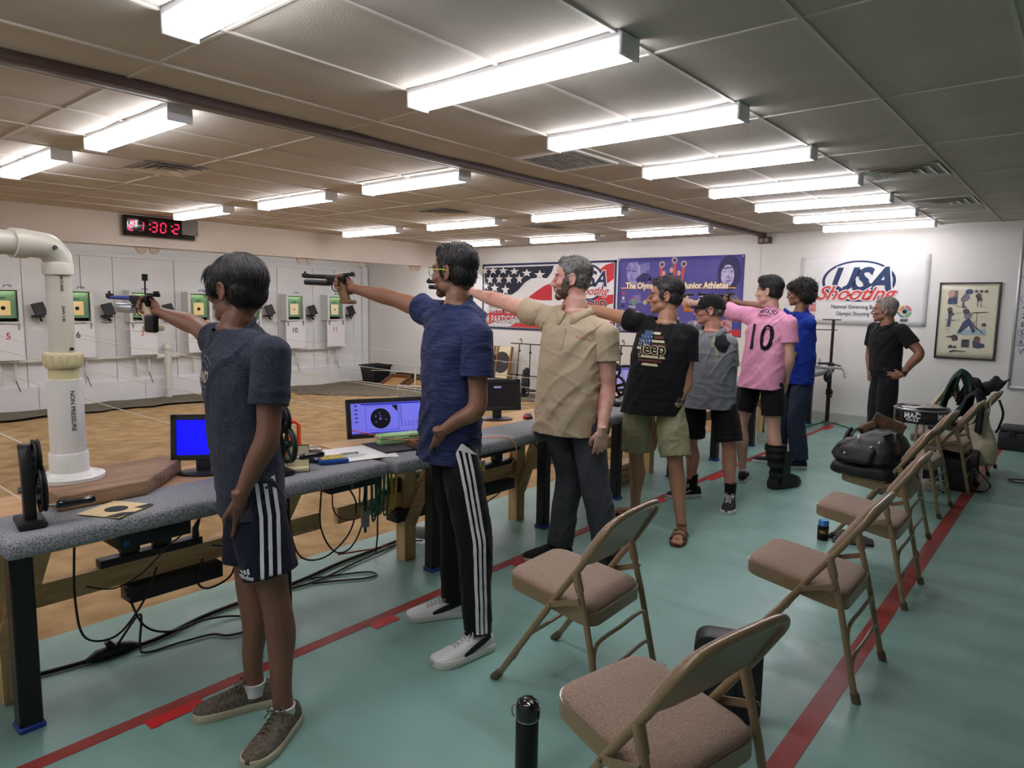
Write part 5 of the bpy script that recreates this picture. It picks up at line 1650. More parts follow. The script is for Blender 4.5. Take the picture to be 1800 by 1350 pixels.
# coiled network cables
rg = np.random.default_rng(12)
GCAB = mat('green_cable', (38, 110, 92), 0.45)
YCAB = mat('yellow_cable', (206, 172, 66), 0.45)
for k in range(16):
  y = 2.14 + 0.012 * k * 0.8 + 0.02 * rg.random()
  x = -2.74 - 0.08 * rg.random()
  d = 0.22 + 0.10 * rg.random()
  yl = k > 12
  if yl:
    y += 0.04
  cable('network_cable', ('yellow' if yl else 'green') + ' network cable loop hanging in the bundle under the bench end', [(x, y, 0.69), (x + 0.01, y + 0.005, 0.69 - d * 0.5), (x - 0.01, y + 0.02, 0.69 - d), (x - 0.03, y + 0.06, 0.69 - d * 0.95), (x - 0.03, y + 0.07, 0.69 - d * 0.4), (x - 0.02, y + 0.055, 0.685)], 0.0042, YCAB if yl else GCAB, 'yellow network cables under the bench' if yl else 'green network cables under the bench')
t = thing('inline_switch', 'small grey switch box hanging in the green cable bundle', 'switch', (-2.75, 2.14, 0.40))
b = MB()
b.box((0, 0, 0), (0.03, 0.035, 0.085))
b.build('switch_body', mat('grey_plastic', (150, 152, 156), 0.5), t, bevel=0.004)
b = MB()
b.cyl((0, 0, 0.04), (0.0, 0.0, 0.30), 0.006, n=8)
b.cyl((0, 0, -0.04), (0, 0, -0.07), 0.007, n=8)
b.build('lead', M_WIRE, t)
# ------------------------------------------------------------------ people: geometry helpers
def np_noise3(P, seed=0):
  r = np.random.default_rng(seed).random((32, 32, 32)) * 2 - 1
  i = np.floor(P).astype(int)
  f = P - i
  f = f * f * (3 - 2 * f)
  out = np.zeros(len(P))
  for dx in (0, 1):
    for dy in (0, 1):
      for dz in (0, 1):
        w = (f[:, 0] if dx else 1 - f[:, 0]) * (f[:, 1] if dy else 1 - f[:, 1]) * (f[:, 2] if dz else 1 - f[:, 2])
        out += w * r[(i[:, 0] + dx) % 32, (i[:, 1] + dy) % 32, (i[:, 2] + dz) % 32]
  return out
def remesh(mb, vox, it=3):
  o = mb.build('tmp', M_BLACK, smooth=0)
  md = o.modifiers.new('r', 'REMESH')
  md.mode = 'VOXEL'
  md.voxel_size = vox
  dg = bpy.context.evaluated_depsgraph_get()
  me = bpy.data.meshes.new_from_object(o.evaluated_get(dg))
  n = len(me.vertices)
  V = np.empty(n * 3)
  me.vertices.foreach_get('co', V)
  V = V.reshape(-1, 3)
  F = [tuple(p.vertices) for p in me.polygons]
  E = np.empty(len(me.edges) * 2, int)
  me.edges.foreach_get('vertices', E)
  E = E.reshape(-1, 2)
  om = o.data
  bpy.data.objects.remove(o)
  bpy.data.meshes.remove(om)
  bpy.data.meshes.remove(me)
  deg = np.bincount(E.ravel(), minlength=n).astype(float)
  for k in range(it * 2):
    A = np.zeros_like(V)
    for c in range(3):
      A[:, c] = np.bincount(E[:, 0], V[E[:, 1], c], n) + np.bincount(E[:, 1], V[E[:, 0], c], n)
    A /= deg[:, None]
    V = V + (0.5 if k % 2 == 0 else -0.46) * (A - V)
  return V, F
def vnormals(V, F):
  q = np.array([f if len(f) == 4 else f + (f[-1],) for f in F])
  n = np.cross(V[q[:, 2]] - V[q[:, 0]], V[q[:, 3]] - V[q[:, 1]])
  N = np.zeros_like(V)
  for c in range(4):
    for a in range(3):
      N[:, a] += np.bincount(q[:, c], n[:, a], len(V))
  return N / np.maximum(np.linalg.norm(N, axis=1), 1e-9)[:, None]
def to_obj(name, V, F, m, wp, cuts=(), thick=0.0, smooth=True, mi=None):
  me = bpy.data.meshes.new(name)
  me.from_pydata(V.tolist(), [], F)
  ms = m if isinstance(m, (list, tuple)) else [m]
  for x in ms:
    me.materials.append(x)
  if mi is not None:
    me.polygons.foreach_set('material_index', mi)
  if cuts:
    bm = bmesh.new()
    bm.from_mesh(me)
    for p, n, r in cuts:
      p, n = vec(p), vec(n).normalized()
      fs = [f for f in bm.faces if (f.calc_center_median() - p).length < r]
      vs = set(v for f in fs for v in f.verts)
      es = set(e for f in fs for e in f.edges)
      bmesh.ops.bisect_plane(bm, geom=list(vs) + list(es) + fs, plane_co=p, plane_no=n, clear_outer=True)
    bm.to_mesh(me)
    bm.free()
  if smooth:
    me.polygons.foreach_set('use_smooth', [True] * len(me.polygons))
  o = bpy.data.objects.new(name, me)
  COL.objects.link(o)
  if thick:
    md = o.modifiers.new('s', 'SOLIDIFY')
    md.thickness = thick
    md.offset = -1
  if wp is not None:
    adopt(o, wp)
  return o
def ring(c, x, y, a, bf, bb, n=24, p=2.3):
  out = []
  for i in range(n):
    t = 2 * PI * i / n
    ct, st = math.cos(t), math.sin(t)
    r = (abs(ct) ** p + abs(st) ** p) ** (-1 / p)
    out.append(c + x * (a * r * ct) + y * ((bf if st > 0 else bb) * r * st))
  return out
def limb(mb, pts, rad, n=14):
  P = smooth_path(pts, 8)
  L = [0.0]
  for i in range(1, len(P)):
    L.append(L[-1] + (P[i] - P[i - 1]).length)
  T = [l / L[-1] for l in L]
  ts, rs = zip(*rad)
  R = [float(np.interp(t, ts, rs)) for t in T]
  mb.tube(P, R, n)
  return P
class Skel:
  def __init__(s, J, look, H=1.75, look_up=0.0, width=1.0):
    for k, v in J.items():
      setattr(s, k, vec(v))
    s.H, s.width = H, width
    rs = s.rs - s.ls
    rs.z *= 0.3
    s.shR = rs.normalized()
    rh = s.rh - s.lh
    rh.z = 0
    s.hipR = rh.normalized()
    s.shF = Vector((0, 0, 1)).cross(s.shR).normalized()
    s.hipF = Vector((0, 0, 1)).cross(s.hipR).normalized()
    f = vec(look)
    f.z = 0
    f.normalize()
    f = (f + Vector((0, 0, look_up))).normalized()
    r = f.cross(Vector((0, 0, 1))).normalized()
    u = r.cross(f)
    M = Matrix.Identity(4)
    for i in range(3):
      M[i][0], M[i][1], M[i][2] = r[i], f[i], u[i]
    M.translation = s.hd
    s.head = M
  def spine(s, t, lean=0.0):
    c = s.pv.lerp(s.nk, t)
    R = s.hipR.lerp(s.shR, min(1, max(0, t)) ** 1.2).normalized()
    Fd = Vector((0, 0, 1)).cross(R).normalized()
    return c + Fd * lean, R, Fd
  def torso(s, mb, prof, n=28, p=2.4):
    rings = []
    for t, a, bf, bb, sh in prof:
      c, R, Fd = s.spine(t)
      rings.append(ring(c + R * sh, R, Fd, a * s.width, bf * s.width, bb * s.width, n, p))
    mb.loft(rings)
def hand(mb, wr, d, nrm, side, curl=(20, 30, 20), thumb=0.5, sc=1.0, spread=1.0):
  wr, d = vec(wr), vec(d).normalized()
  n = vec(nrm)
  n = (n - d * n.dot(d)).normalized()
  t = vec(side)
  t = (t - d * t.dot(d) - n * t.dot(n)).normalized()
  M = Matrix((t, d, n)).transposed()
  mb.ell(wr + d * 0.048 * sc, (0.041 * sc, 0.056 * sc, 0.0165 * sc), M, 12, 8)
  mb.ell(wr + d * 0.075 * sc, (0.040 * sc, 0.026 * sc, 0.0145 * sc), M, 12, 8)
  mb.ell(wr + d * 0.035 * sc + t * 0.024 * sc + n * 0.008 * sc, (0.018 * sc, 0.032 * sc, 0.016 * sc), M, 10, 7)
  mb.tube([wr - d * 0.03, wr + d * 0.03 * sc], [0.027 * sc, 0.028 * sc], 12, flat=0.85)
  segs = ((0.043, 0.026, 0.021), (0.047, 0.029, 0.022), (0.043, 0.027, 0.022), (0.034, 0.021, 0.019))
  offs = (0.030, 0.010, -0.010, -0.029)
  for k in range(4):
    p = wr + d * (0.088 - 0.006 * abs(k - 1)) * sc + t * offs[k] * sc
    a = 0.0
    fan = d + t * (0.10 - 0.075 * k) * spread
    fan.normalize()
    pts = [p - fan * 0.02 * sc, p]
    for q in range(3):
      a += math.radians(curl[q] + 4 * k)
      p = p + (fan * math.cos(a) + n * math.sin(a)) * segs[k][q] * sc
      pts.append(p)
    r = (0.0095, 0.0092, 0.0086, 0.0076)[k] * sc
    mb.tube(pts, [r * 1.05, r * 1.08, r, r * 0.93, r * 0.72], 8)
  p = wr + d * 0.028 * sc + t * 0.030 * sc + n * 0.006 * sc
  dd = (d * 0.72 + t * 0.62 + n * 0.25).normalized()
  pts = [p, p + dd * 0.036 * sc]
  dd = (d * (0.9 - 0.2 * thumb) + t * (0.35 - 0.5 * thumb) + n * (0.2 + 0.5 * thumb)).normalized()
  pts.append(pts[-1] + dd * 0.031 * sc)
  dd = (d * 0.9 + t * (0.1 - 0.6 * thumb) + n * (0.2 + 0.6 * thumb)).normalized()
  pts.append(pts[-1] + dd * 0.024 * sc)
  mb.tube(pts, [0.0135 * sc, 0.0115 * sc, 0.0105 * sc, 0.0078 * sc], 8)
def head_geo(mb, S_, sx=1.0, sy=1.0, sz=1.0, nose=1.0, jaw=1.0, neck=0.056):
  M = S_.head
  def P(x, y, z):
    return M @ Vector((x * sx, y * sy, z * sz))
  def E(c, r, rot=None):
    R = M.to_3x3()
    if rot is not None:
      R = R @ rot.to_3x3()
    mb.ell(P(*c), (r[0] * sx, r[1] * sy, r[2] * sz), R, 18, 12)
  E((0, -0.013, 0.030), (0.075, 0.097, 0.087))
  E((0, 0.032, 0.030), (0.064, 0.058, 0.062))
  E((0, 0.030, -0.020), (0.063, 0.060, 0.078))
  E((0, 0.026, -0.066), (0.054 * jaw, 0.058, 0.044))
  E((0, 0.071, -0.094), (0.024 * jaw, 0.021, 0.020))
  E((0, 0.058, -0.086), (0.036 * jaw, 0.030, 0.024))
  for q in (-1, 1):
    E((q * 0.040, 0.060, -0.026), (0.025, 0.026, 0.022))
    E((q * 0.030, 0.080, 0.020), (0.026, 0.012, 0.009), Matrix.Rotation(-q * 0.25, 4, 'Y'))
    E((q * 0.031, 0.078, 0.001), (0.0155, 0.0105, 0.0085))
    E((q * 0.0115, 0.100, -0.036), (0.0085, 0.012, 0.0075))
    E((q * 0.046, 0.015, -0.062), (0.016 * jaw, 0.040, 0.026))
    # ear: rim, lobe and hollow
    pts = []
    for a in (200, 160, 110, 70, 30, -10, -50, -85):
      t = math.radians(a)
      pts.append(P(q * (0.0745 + 0.011 * (1 if -60 < a < 150 else 0.4)), -0.010 - 0.0175 * math.cos(t), -0.006 + 0.030 * math.sin(t)))
    mb.tube(pts, [0.0045, 0.005, 0.0055, 0.006, 0.006, 0.0055, 0.0055, 0.006], 8)
    E((q * 0.075, -0.008, -0.006), (0.0055, 0.016, 0.028), Matrix.Rotation(q * 0.25, 4, 'Z'))
    E((q * 0.076, -0.001, -0.032), (0.006, 0.008, 0.010))
  mb.tube([P(0, 0.086, 0.014), P(0, 0.098 + 0.004 * nose, -0.010), P(0, 0.103 + 0.011 * nose, -0.033)], [0.0075, 0.009, 0.0115], 10)
  E((0, 0.099 + 0.008 * nose, -0.036), (0.011, 0.011, 0.009))
  E((0, 0.088, -0.047), (0.016, 0.011, 0.012))
  E((0, 0.0905, -0.0585), (0.022, 0.0105, 0.0058))
  E((0, 0.0885, -0.0685), (0.0195, 0.0105, 0.0068))
  # neck and nape
  b0 = P(0, -0.020, -0.055)
  mid = b0.lerp(S_.nk, 0.5) + M.to_3x3() @ Vector((0, -0.004, 0))
  mb.tube(smooth_path([P(0, -0.012, -0.02), b0, mid, S_.nk, S_.nk - Vector((0, 0, 0.05))], 4), [neck] * 4 + [neck * 0.98] * 4 + [neck * 1.03] * 4 + [neck * 1.2] * 5, 16)
  E((0, -0.045, -0.045), (0.050, 0.045, 0.045))
HAND_POSE = {'relax': (18, 28, 18), 'grip': (58, 72, 42), 'pocket': (10, 14, 10), 'hip': (12, 16, 8), 'hold': (45, 55, 35)}
def body_mesh(S_, arms, leg_r=1.0, arm_r=1.0, head={}, belly=0.0, feet=False, vox=0.0048):
  mb = MB()
  head_geo(mb, S_, **head)
  w = S_.width
  S_.torso(mb, [(-0.12, 0.09, 0.075, 0.085, 0), (-0.02, 0.150, 0.090, 0.105, 0), (0.15, 0.148, 0.092 + belly * 0.5, 0.092, 0), (0.40, 0.132, 0.092 + belly, 0.082, 0),
         (0.65, 0.150, 0.105, 0.095, 0), (0.82, 0.150, 0.095, 0.095, 0), (0.93, 0.11, 0.065, 0.075, 0), (1.0, 0.062, 0.05, 0.06, 0)])
  for sh, el, wr, key in ((S_.ls, S_.le, S_.lw, 'l'), (S_.rs, S_.re, S_.rw, 'r')):
    a = arms[key]
    q = S_.nk - Vector((0, 0, 0.055))
    mb.tube([q, q.lerp(sh, 0.5) + Vector((0, 0, 0.006)), sh], [0.048, 0.044, 0.044], 12)
    cen, _, _ = S_.spine(0.80)
    mb.tube([cen, sh], [0.09, 0.044], 12)
    k = arm_r
    d1 = (el - sh)
    limb(mb, [sh, sh.lerp(el, 0.5), el, el.lerp(wr, 0.5), wr], [(0, 0.047 * k), (0.15, 0.049 * k), (0.30, 0.047 * k), (0.46, 0.041 * k), (0.54, 0.042 * k), (0.64, 0.043 * k), (0.8, 0.034 * k), (0.93, 0.0265 * k), (1.0, 0.026 * k)])
    fd = a.get('dir')
    fd = vec(fd) if fd is not None else (wr - el)
    hand(mb, wr, fd, a['palm'], a['thumb'], HAND_POSE[a.get('pose', 'relax')], a.get('th', 0.5), a.get('sc', 1.0), a.get('spread', 1.0))
  for hp, kn, an, toe in ((S_.lh, S_.lk, S_.la, S_.lt), (S_.rh, S_.rk, S_.ra, S_.rt)):
    k = leg_r
    back = (vec(an) - vec(toe))
    back.z = 0
    back.normalize()
    mid = kn.lerp(an, 0.35) + back * 0.016
    limb(mb, [hp + Vector((0, 0, 0.02)), hp.lerp(kn, 0.5), kn, mid, kn.lerp(an, 0.7), an], [(0, 0.088 * k), (0.2, 0.082 * k), (0.40, 0.063 * k), (0.5, 0.054 * k), (0.57, 0.052 * k), (0.68, 0.056 * k), (0.80, 0.044 * k), (0.93, 0.034), (1.0, 0.036)])
    if feet:
      f = -back
      mb.tube([an, an - Vector((0, 0, 0.035)) + f * -0.02], [0.036, 0.034], 12)
      o = Vector((an.x, an.y, 0.0))
      mb.tube([o - f * 0.04 + Vector((0, 0, 0.040)), o + f * 0.05 + Vector((0, 0, 0.045)), o + f * 0.12 + Vector((0, 0, 0.034)), o + f * 0.17 + Vector((0, 0, 0.028))], [0.03, 0.036, 0.036, 0.030], 12, flat=0.75)
      sd = f.cross(Vector((0, 0, 1)))
      for j, (off, ln, rr) in enumerate(((-0.028, 0.052, 0.0125), (-0.009, 0.048, 0.009), (0.006, 0.042, 0.0085), (0.019, 0.036, 0.008), (0.030, 0.028, 0.0075))):
        c = o + f * 0.160 + sd * off * (1 if toe is S_.rt else -1) * -1
        mb.tube([c + Vector((0, 0, 0.026)), c + f * ln * 0.6 + Vector((0, 0, 0.026)), c + f * ln + Vector((0, 0, 0.020))], [rr, rr, rr * 0.8], 8)
  return remesh(mb, vox, 2)
def folds(V, N, S_, amp, seed, diag=0.6, fine=1.0):
  R, Fd = np.array(S_.shR), np.array(S_.shF)
  c = np.array(S_.pv)
  u, w, z = (V - c) @ R, (V - c) @ Fd, V[:, 2] - c[2]
  warp = 0.05 * np_noise3(np.stack([u * 5, z * 5, w * 5], 1) + 20, seed + 2)
  a = u * math.cos(diag) + z * math.sin(diag) + warp
  e = -u * math.sin(diag) + z * math.cos(diag)
  q1 = np_noise3(np.stack([a * 17 * fine + 3, e * 2.6 + 5, w * 7 + 7], 1), seed)
  q2 = np_noise3(np.stack([(a * 0.4 + e) * 22 * fine, (e * 0.4 - a) * 6, w * 12], 1) + 11, seed + 1)
  ridge = np.clip(1 - np.abs(q1) * 2.2, 0, 1) ** 1.2
  small = np.clip(1 - np.abs(q2) * 2.6, 0, 1) ** 1.2
  k = 0.45 + 0.55 * np.clip(1 - z / 0.45, 0, 1)
  return V + N * (amp * (0.95 * ridge + 0.5 * small * k + 0.5 * q1 - 0.25))[:, None]
def shirt(S_, m, wp, prof, sleeves, name='shirt', yoke=0.052, neck_r=0.074, neck_drop=0.0, neck_tilt=0.55, hem_t=-0.05, amp=0.006, seed=1, diag=0.6, vox=0.0075, fine=1.0, sleeve_m=None):
  mb = MB()
  S_.torso(mb, prof)
  parts = []
  for sh, el, key in ((S_.ls, S_.le, 'l'), (S_.rs, S_.re, 'r')):
    fr, r0, r1 = sleeves[key]
    q = S_.nk - Vector((0, 0, 0.045))
    mb.tube(smooth_path([q, q.lerp(sh, 0.55) + Vector((0, 0, 0.004)), sh], 4), list(np.linspace(yoke, r0 * 0.95, 9)), 16)
    mb.ell(sh, r0 * 0.97)
    cen, _, _ = S_.spine(0.78)
    mb.tube([cen, sh - Vector((0, 0, 0.012))], [0.115 * S_.width, r0 * 0.88], 16)
    e = sh.lerp(el, fr)
    d = (el - sh).normalized()
    mid = sh.lerp(e, 0.5)
    if abs(d.z) < 0.7:
      mid = mid - Vector((0, 0, 0.012))
    sm = MB()
    sm.tube(smooth_path([sh - d * 0.03, sh, mid, e, e + d * 0.05], 5), [r0 * 0.90] * 3 + list(np.linspace(r0 * 1.0, r1, 13)) + [r1] * 5, 18)
    sm.ell(sh, r0 * 1.0)
    parts.append((sm, [(e, d, 9.0)]))
  _, R, Fd = S_.spine(1.0)
  n = (Vector((0, 0, 1)) + Fd * neck_tilt).normalized()
  nc = S_.nk - Vector((0, 0, neck_drop))
  mb.tube([nc - n * 0.10, nc - n * 0.04, nc + n * 0.006], [neck_r + 0.045, neck_r + 0.016, neck_r + 0.004], 24)
  c, _, _ = S_.spine(hem_t)
  parts.insert(0, (mb, [(c, (0, 0, -1), 0.40)]))
  objs = []
  for k, (g, cuts) in enumerate(parts):
    V, F = remesh(g, vox, 4)
    N = vnormals(V, F)
    V = folds(V, N, S_, amp if k == 0 else amp * 0.55, seed + k, diag, fine)
    if k == 0:
      D = V - np.array(nc)
      h = D @ np.array(n)
      lat = D - h[:, None] * np.array(n)
      rho = np.linalg.norm(lat, axis=1)
      inside = (rho < neck_r) & (h > -0.07)
      F = [f for f in F if not all(inside[i] for i in f)]
      near = inside & (rho > 1e-4)
      V[near] = np.array(nc) + h[near][:, None] * np.array(n) + lat[near] / rho[near][:, None] * neck_r
      o = to_obj(name, V, F, m, wp, cuts, thick=0.004)
    else:
      o = to_obj('sleeve', V, F, sleeve_m or m, None, cuts, thick=0.004)
      adopt(o, objs[0])
    objs.append(o)
  return objs[0]
def trousers(S_, m, wp, waist_t=0.2, r=(0.098, 0.09, 0.075, 0.07, 0.068), hip=(0.170, 0.105, 0.125), end=1.0, name='trousers', amp=0.004, seed=3, vox=0.0075, end_l=None, fine=1.0, puddle=0.0):
  mb = MB()
  a, bf, bb = hip
  S_.torso(mb, [(-0.14, 0.10, 0.08, 0.09, 0), (-0.06, a * 0.97, bf * 0.95, bb, 0), (0.0, a, bf, bb, 0), (0.10, a * 0.97, bf, bb * 0.95, 0), (waist_t, a * 0.90, bf * 0.95, bb * 0.86, 0), (waist_t + 0.06, a * 0.88, bf * 0.95, bb * 0.84, 0)])
  cuts = []
  for hp, kn, an, e in ((S_.lh, S_.lk, S_.la, end_l if end_l is not None else end), (S_.rh, S_.rk, S_.ra, end)):
    out = (hp - S_.pv).normalized() * 0.006
    path = smooth_path([hp + out + Vector((0, 0, 0.03)), hp.lerp(kn, 0.5) + out, kn, kn.lerp(an, 0.5), an + Vector((0, 0, 0.0))], 10)
    L = [0.0]
    for i in range(1, len(path)):
      L.append(L[-1] + (path[i] - path[i - 1]).length)
    T = [l / L[-1] for l in L]
    kk = max(i for i, t in enumerate(T) if t <= e + 1e-6)
    pts = path[:kk + 1]
    d = (pts[-1] - pts[-2]).normalized()
    pts = pts + [pts[-1] + d * 0.05]
    Rr = [float(np.interp(t, (0, 0.25, 0.5, 0.75, 1.0), r)) for t in T[:kk + 1]]
    if puddle:
      Rr = [x + puddle * max(0, (t - 0.85)) * 0.12 * (0.5 + 0.5 * math.sin(t * 120)) for x, t in zip(Rr, T)]
    mb.tube(pts, Rr + [Rr[-1]], 18)
    cuts.append((pts[-2], d, Rr[-1] + 0.05))
  V, F = remesh(mb, vox, 4)
  N = vnormals(V, F)
  V = folds(V, N, S_, amp, seed, 0.15, fine)
  o = to_obj(name, V, F, m, wp, cuts, thick=0.004)
  return o
def hair_cap(S_, blobs, m, wp, n_locks=1200, length=0.035, jitter=0.5, flow=(0, -0.6, -0.35), seed=5, vox=0.0045, curl=0.0, width=0.0022, relief=0.002, sx=1.0, sy=1.0, sz=1.0, name='hair', lift=0.15, keep=None):
  M = S_.head
  R3 = M.to_3x3()
  mb = MB()
  for c, r in blobs:
    mb.ell(M @ Vector((c[0] * sx, c[1] * sy, c[2] * sz)), (r[0] * sx, r[1] * sy, r[2] * sz), R3, 20, 14)
  V, F = remesh(mb, vox, 2)
  N = vnormals(V, F)
  Q = (V - np.array(M.translation)) @ np.array(R3)
  fl = np.array(flow)
  st = np.stack([Q[:, 0] * 120, Q[:, 1] * 35, Q[:, 2] * 60], 1)
  V = V + N * (relief * np_noise3(st + 40, seed))[:, None]
  mbl = MB()
  mbl.v = V.tolist()
  mbl.f = list(F)
  mbl.m = [0] * len(F)
  rg = np.random.default_rng(seed)
  Nl = N @ np.array(R3)
  idx = rg.choice(len(V), min(n_locks, len(V)), replace=False)
  for i in idx:
    q, nn = Q[i], Nl[i]
    if keep is not None and not keep(q):
      continue
    # hair grows away from the crown
    d = np.array([q[0] * 3.0, fl[1] * 0.4 + q[1] * 4.0 if fl[1] == 0 else fl[1], fl[2]]) + rg.normal(size=3) * jitter
    d = d - nn * (d @ nn) + nn * lift
    d /= np.linalg.norm(d) + 1e-9
    L = length * (0.6 + 0.8 * rg.random())
    sd = np.cross(d, nn)
    sd /= np.linalg.norm(sd) + 1e-9
    pts = []
    for k in range(4):
      t = k / 3
      p = q + d * L * t - nn * L * t * t * (0.35 + lift * 0.5) + nn * 0.001
      if curl:
        p = p + (sd * math.sin(t * 5 + i) + nn * (0.8 + math.cos(t * 5 + i))) * curl * t
      pts.append(M @ Vector(p))
    wd = width * (0.7 + 0.6 * rg.random())
    mbl.tube(pts, [wd * 0.8, wd, wd * 0.75, wd * 0.15], 4, caps=False, flat=0.6)
  o = mbl.build(name, m, None, smooth=180)
  adopt(o, wp)
  return o
def face_bits(S_, wp, body, iris=(60, 40, 28), brow=(25, 20, 18), sx=1.0, sy=1.0, sz=1.0, lip=(150, 95, 85), brow_t=1.0):
  M = S_.head
  R3 = M.to_3x3()
  def P(x, y, z):
    return M @ Vector((x * sx, y * sy, z * sz))
  white = mat('eye_white', (225, 220, 214), 0.25)
  im = mat('iris_%d' % iris[0], iris, 0.2)
  for q in (-1, 1):
    b = MB()
    b.ell(P(q * 0.031, 0.0800, 0.001), (0.0125, 0.0105, 0.0072), R3, 12, 8)
    b.ell(P(q * 0.031, 0.0895, 0.001), (0.0052, 0.0018, 0.0052), R3, 10, 6, mi=1)
    adopt(b.build('eye', [white, im], None, smooth=180), body)
    b = MB()
    pts = [P(q * x, y, z) for x, y, z in ((0.012, 0.0925, 0.0185), (0.026, 0.0915, 0.0235), (0.040, 0.083, 0.0225), (0.051, 0.072, 0.016))]
    b.tube(smooth_path(pts, 4), [0.0032 * brow_t] * 4 + [0.0036 * brow_t] * 5 + [0.0022 * brow_t] * 4, 6, flat=0.8)
    adopt(b.build('eyebrow', mat('brow_%d' % brow[0], brow, 0.8), None, smooth=180), body)
    b = MB()
    pts = [P(q * x, y, z) for x, y, z in ((0.017, 0.0895, 0.0045), (0.027, 0.0925, 0.0088), (0.037, 0.0885, 0.0080), (0.046, 0.079, 0.003))]
    b.tube(smooth_path(pts, 4), 0.0016, 5)
    adopt(b.build('eyelashes', mat('lash', (18, 14, 12), 0.8), None, smooth=180), body)
  b = MB()
  b.ell(P(0, 0.0925, -0.0590), (0.0205, 0.0096, 0.0048), R3, 14, 8)
  b.ell(P(0, 0.0907, -0.0682), (0.0180, 0.0096, 0.0056), R3, 14, 8)
  adopt(b.build('lips', mat('lips_%d' % lip[0], lip, 0.5), None, smooth=180), body)
def shoe(wp, ankle, fdir, L=0.285, Wd=0.098, kind='sneaker', ms=None, name='shoe', side=1):
  f = vec(fdir)
  f.z = 0
  f.normalize()
  r = f.cross(Vector((0, 0, 1))).normalized()
  o = Vector((ankle[0], ankle[1], 0)) - f * 0.075
  M = Matrix.Identity(4)
  for i in range(3):
    M[i][0], M[i][1], M[i][2] = r[i], f[i], (0, 0, 1)[i]
  M.translation = o
  k = Wd / 0.098
  st = [(0.00, 0.020, 0.055), (0.03, 0.031, 0.082), (0.10, 0.035, 0.094), (0.25, 0.037, 0.098), (0.36, 0.039, 0.098), (0.46, 0.043, 0.086), (0.58, 0.047, 0.072), (0.72, 0.049, 0.060), (0.85, 0.046, 0.050), (0.94, 0.037, 0.043), (0.985, 0.022, 0.036), (1.0, 0.010, 0.031)]
  outl = [(0.0, 0.018), (0.03, 0.032), (0.12, 0.037), (0.3, 0.037), (0.5, 0.043), (0.7, 0.051), (0.85, 0.048), (0.94, 0.038), (1.0, 0.016)]
  sole_h = {'sneaker': 0.026, 'court': 0.030, 'skate': 0.026, 'slip': 0.020, 'boot': 0.040}.get(kind, 0.025)
  e = thing(name, None, None)
  e.parent = None
  adopt(e, wp)
  rings = []
  for y, hw, h in st:
    n = 12
    rg_ = []
    tw = 0.008 * math.sin(PI * y) * side
    for j in range(n + 1):
      t = PI * j / n
      rg_.append(M @ Vector((tw + hw * k * math.copysign(abs(math.cos(t)) ** 0.75, math.cos(t)), y * L, sole_h * 0.6 + (h - sole_h * 0.6) * abs(math.sin(t)) ** 0.7)))
    rings.append(rg_)
  b = MB()
  b.loft(rings)
  V = b
  up = V.build('upper', ms['upper'], None, smooth=60)
  adopt(up, e)
  poly = [(0.008 * math.sin(PI * y) * side + (hw + 0.004) * k, y * L) for y, hw in outl] + [(0.008 * math.sin(PI * y) * side - (hw + 0.004) * k, y * L) for y, hw in reversed(outl)]
  b = MB()
  rs = []
  for z, g in ((0.0, 0.95), (0.006, 1.0), (sole_h, 1.0), (sole_h + 0.003, 0.97)):
    rs.append([M @ Vector((x * g, L / 2 + (y - L / 2) * (0.985 + 0.015 * g) * (1.0 if g == 1 else 0.99), z + (0.003 * max(0, y / L - 0.8) * 5 * 0.3 if z > 0 else 0.0))) for x, y in poly])
  b.loft(rs)
  so = b.build('sole', ms['sole'], None, smooth=40)
  adopt(so, e)
  if 'out' in ms:
    b = MB()
    b.loft([[M @ Vector((x * 0.97, L / 2 + (y - L / 2) * 0.975, z)) for x, y in poly] for z in (-0.0005, 0.0045)])
    adopt(b.build('outsole', ms['out'], None, smooth=40), e)
  if 'lace' in ms:
    b = MB()
    for q in range(5):
      y = (0.40 + 0.060 * q) * L
      h = float(np.interp(y / L, [s_[0] for s_ in st], [s_[2] for s_ in st])) + 0.003
      hw = 0.021 * k
      b.tube(smooth_path([M @ Vector((-hw, y, h - 0.010)), M @ Vector((0, y + 0.004, h)), M @ Vector((hw, y + 0.010, h - 0.010))], 4), 0.0030, 6, flat=0.6)
      b.tube(smooth_path([M @ Vector((hw, y, h - 0.010)), M @ Vector((0, y + 0.006, h + 0.002)), M @ Vector((-hw, y + 0.012, h - 0.010))], 4), 0.0030, 6, flat=0.6)
    c = Vector((0, 0.37 * L, 0.103))
    for q in (-1, 1):
      b.tube(smooth_path([M @ c, M @ (c + Vector((q * 0.022, 0.008, 0.010))), M @ (c + Vector((q * 0.036, 0.012, -0.008))), M @ (c + Vector((q * 0.018, 0.012, -0.004))), M @ c], 5), 0.0028, 6)
      b.tube(smooth_path([M @ c, M @ (c + Vector((q * 0.020, 0.020, -0.004))), M @ (c + Vector((q * 0.034, 0.034, -0.022)))], 5), 0.0026, 6)
    adopt(b.build('laces', ms['lace'], None, smooth=180), e)
  if 'sock' in ms:
    b = MB()
    a = vec(ankle)
    hh = ms.get('sock_h', 0.05)
    b.tube([Vector((a.x, a.y, 0.05)), Vector((a.x, a.y, 0.09)), a + Vector((0, 0, hh))], [0.040, 0.040, ms.get('sock_r', 0.040)], 16)
    adopt(b.build('sock', ms['sock'], None, smooth=60), e)
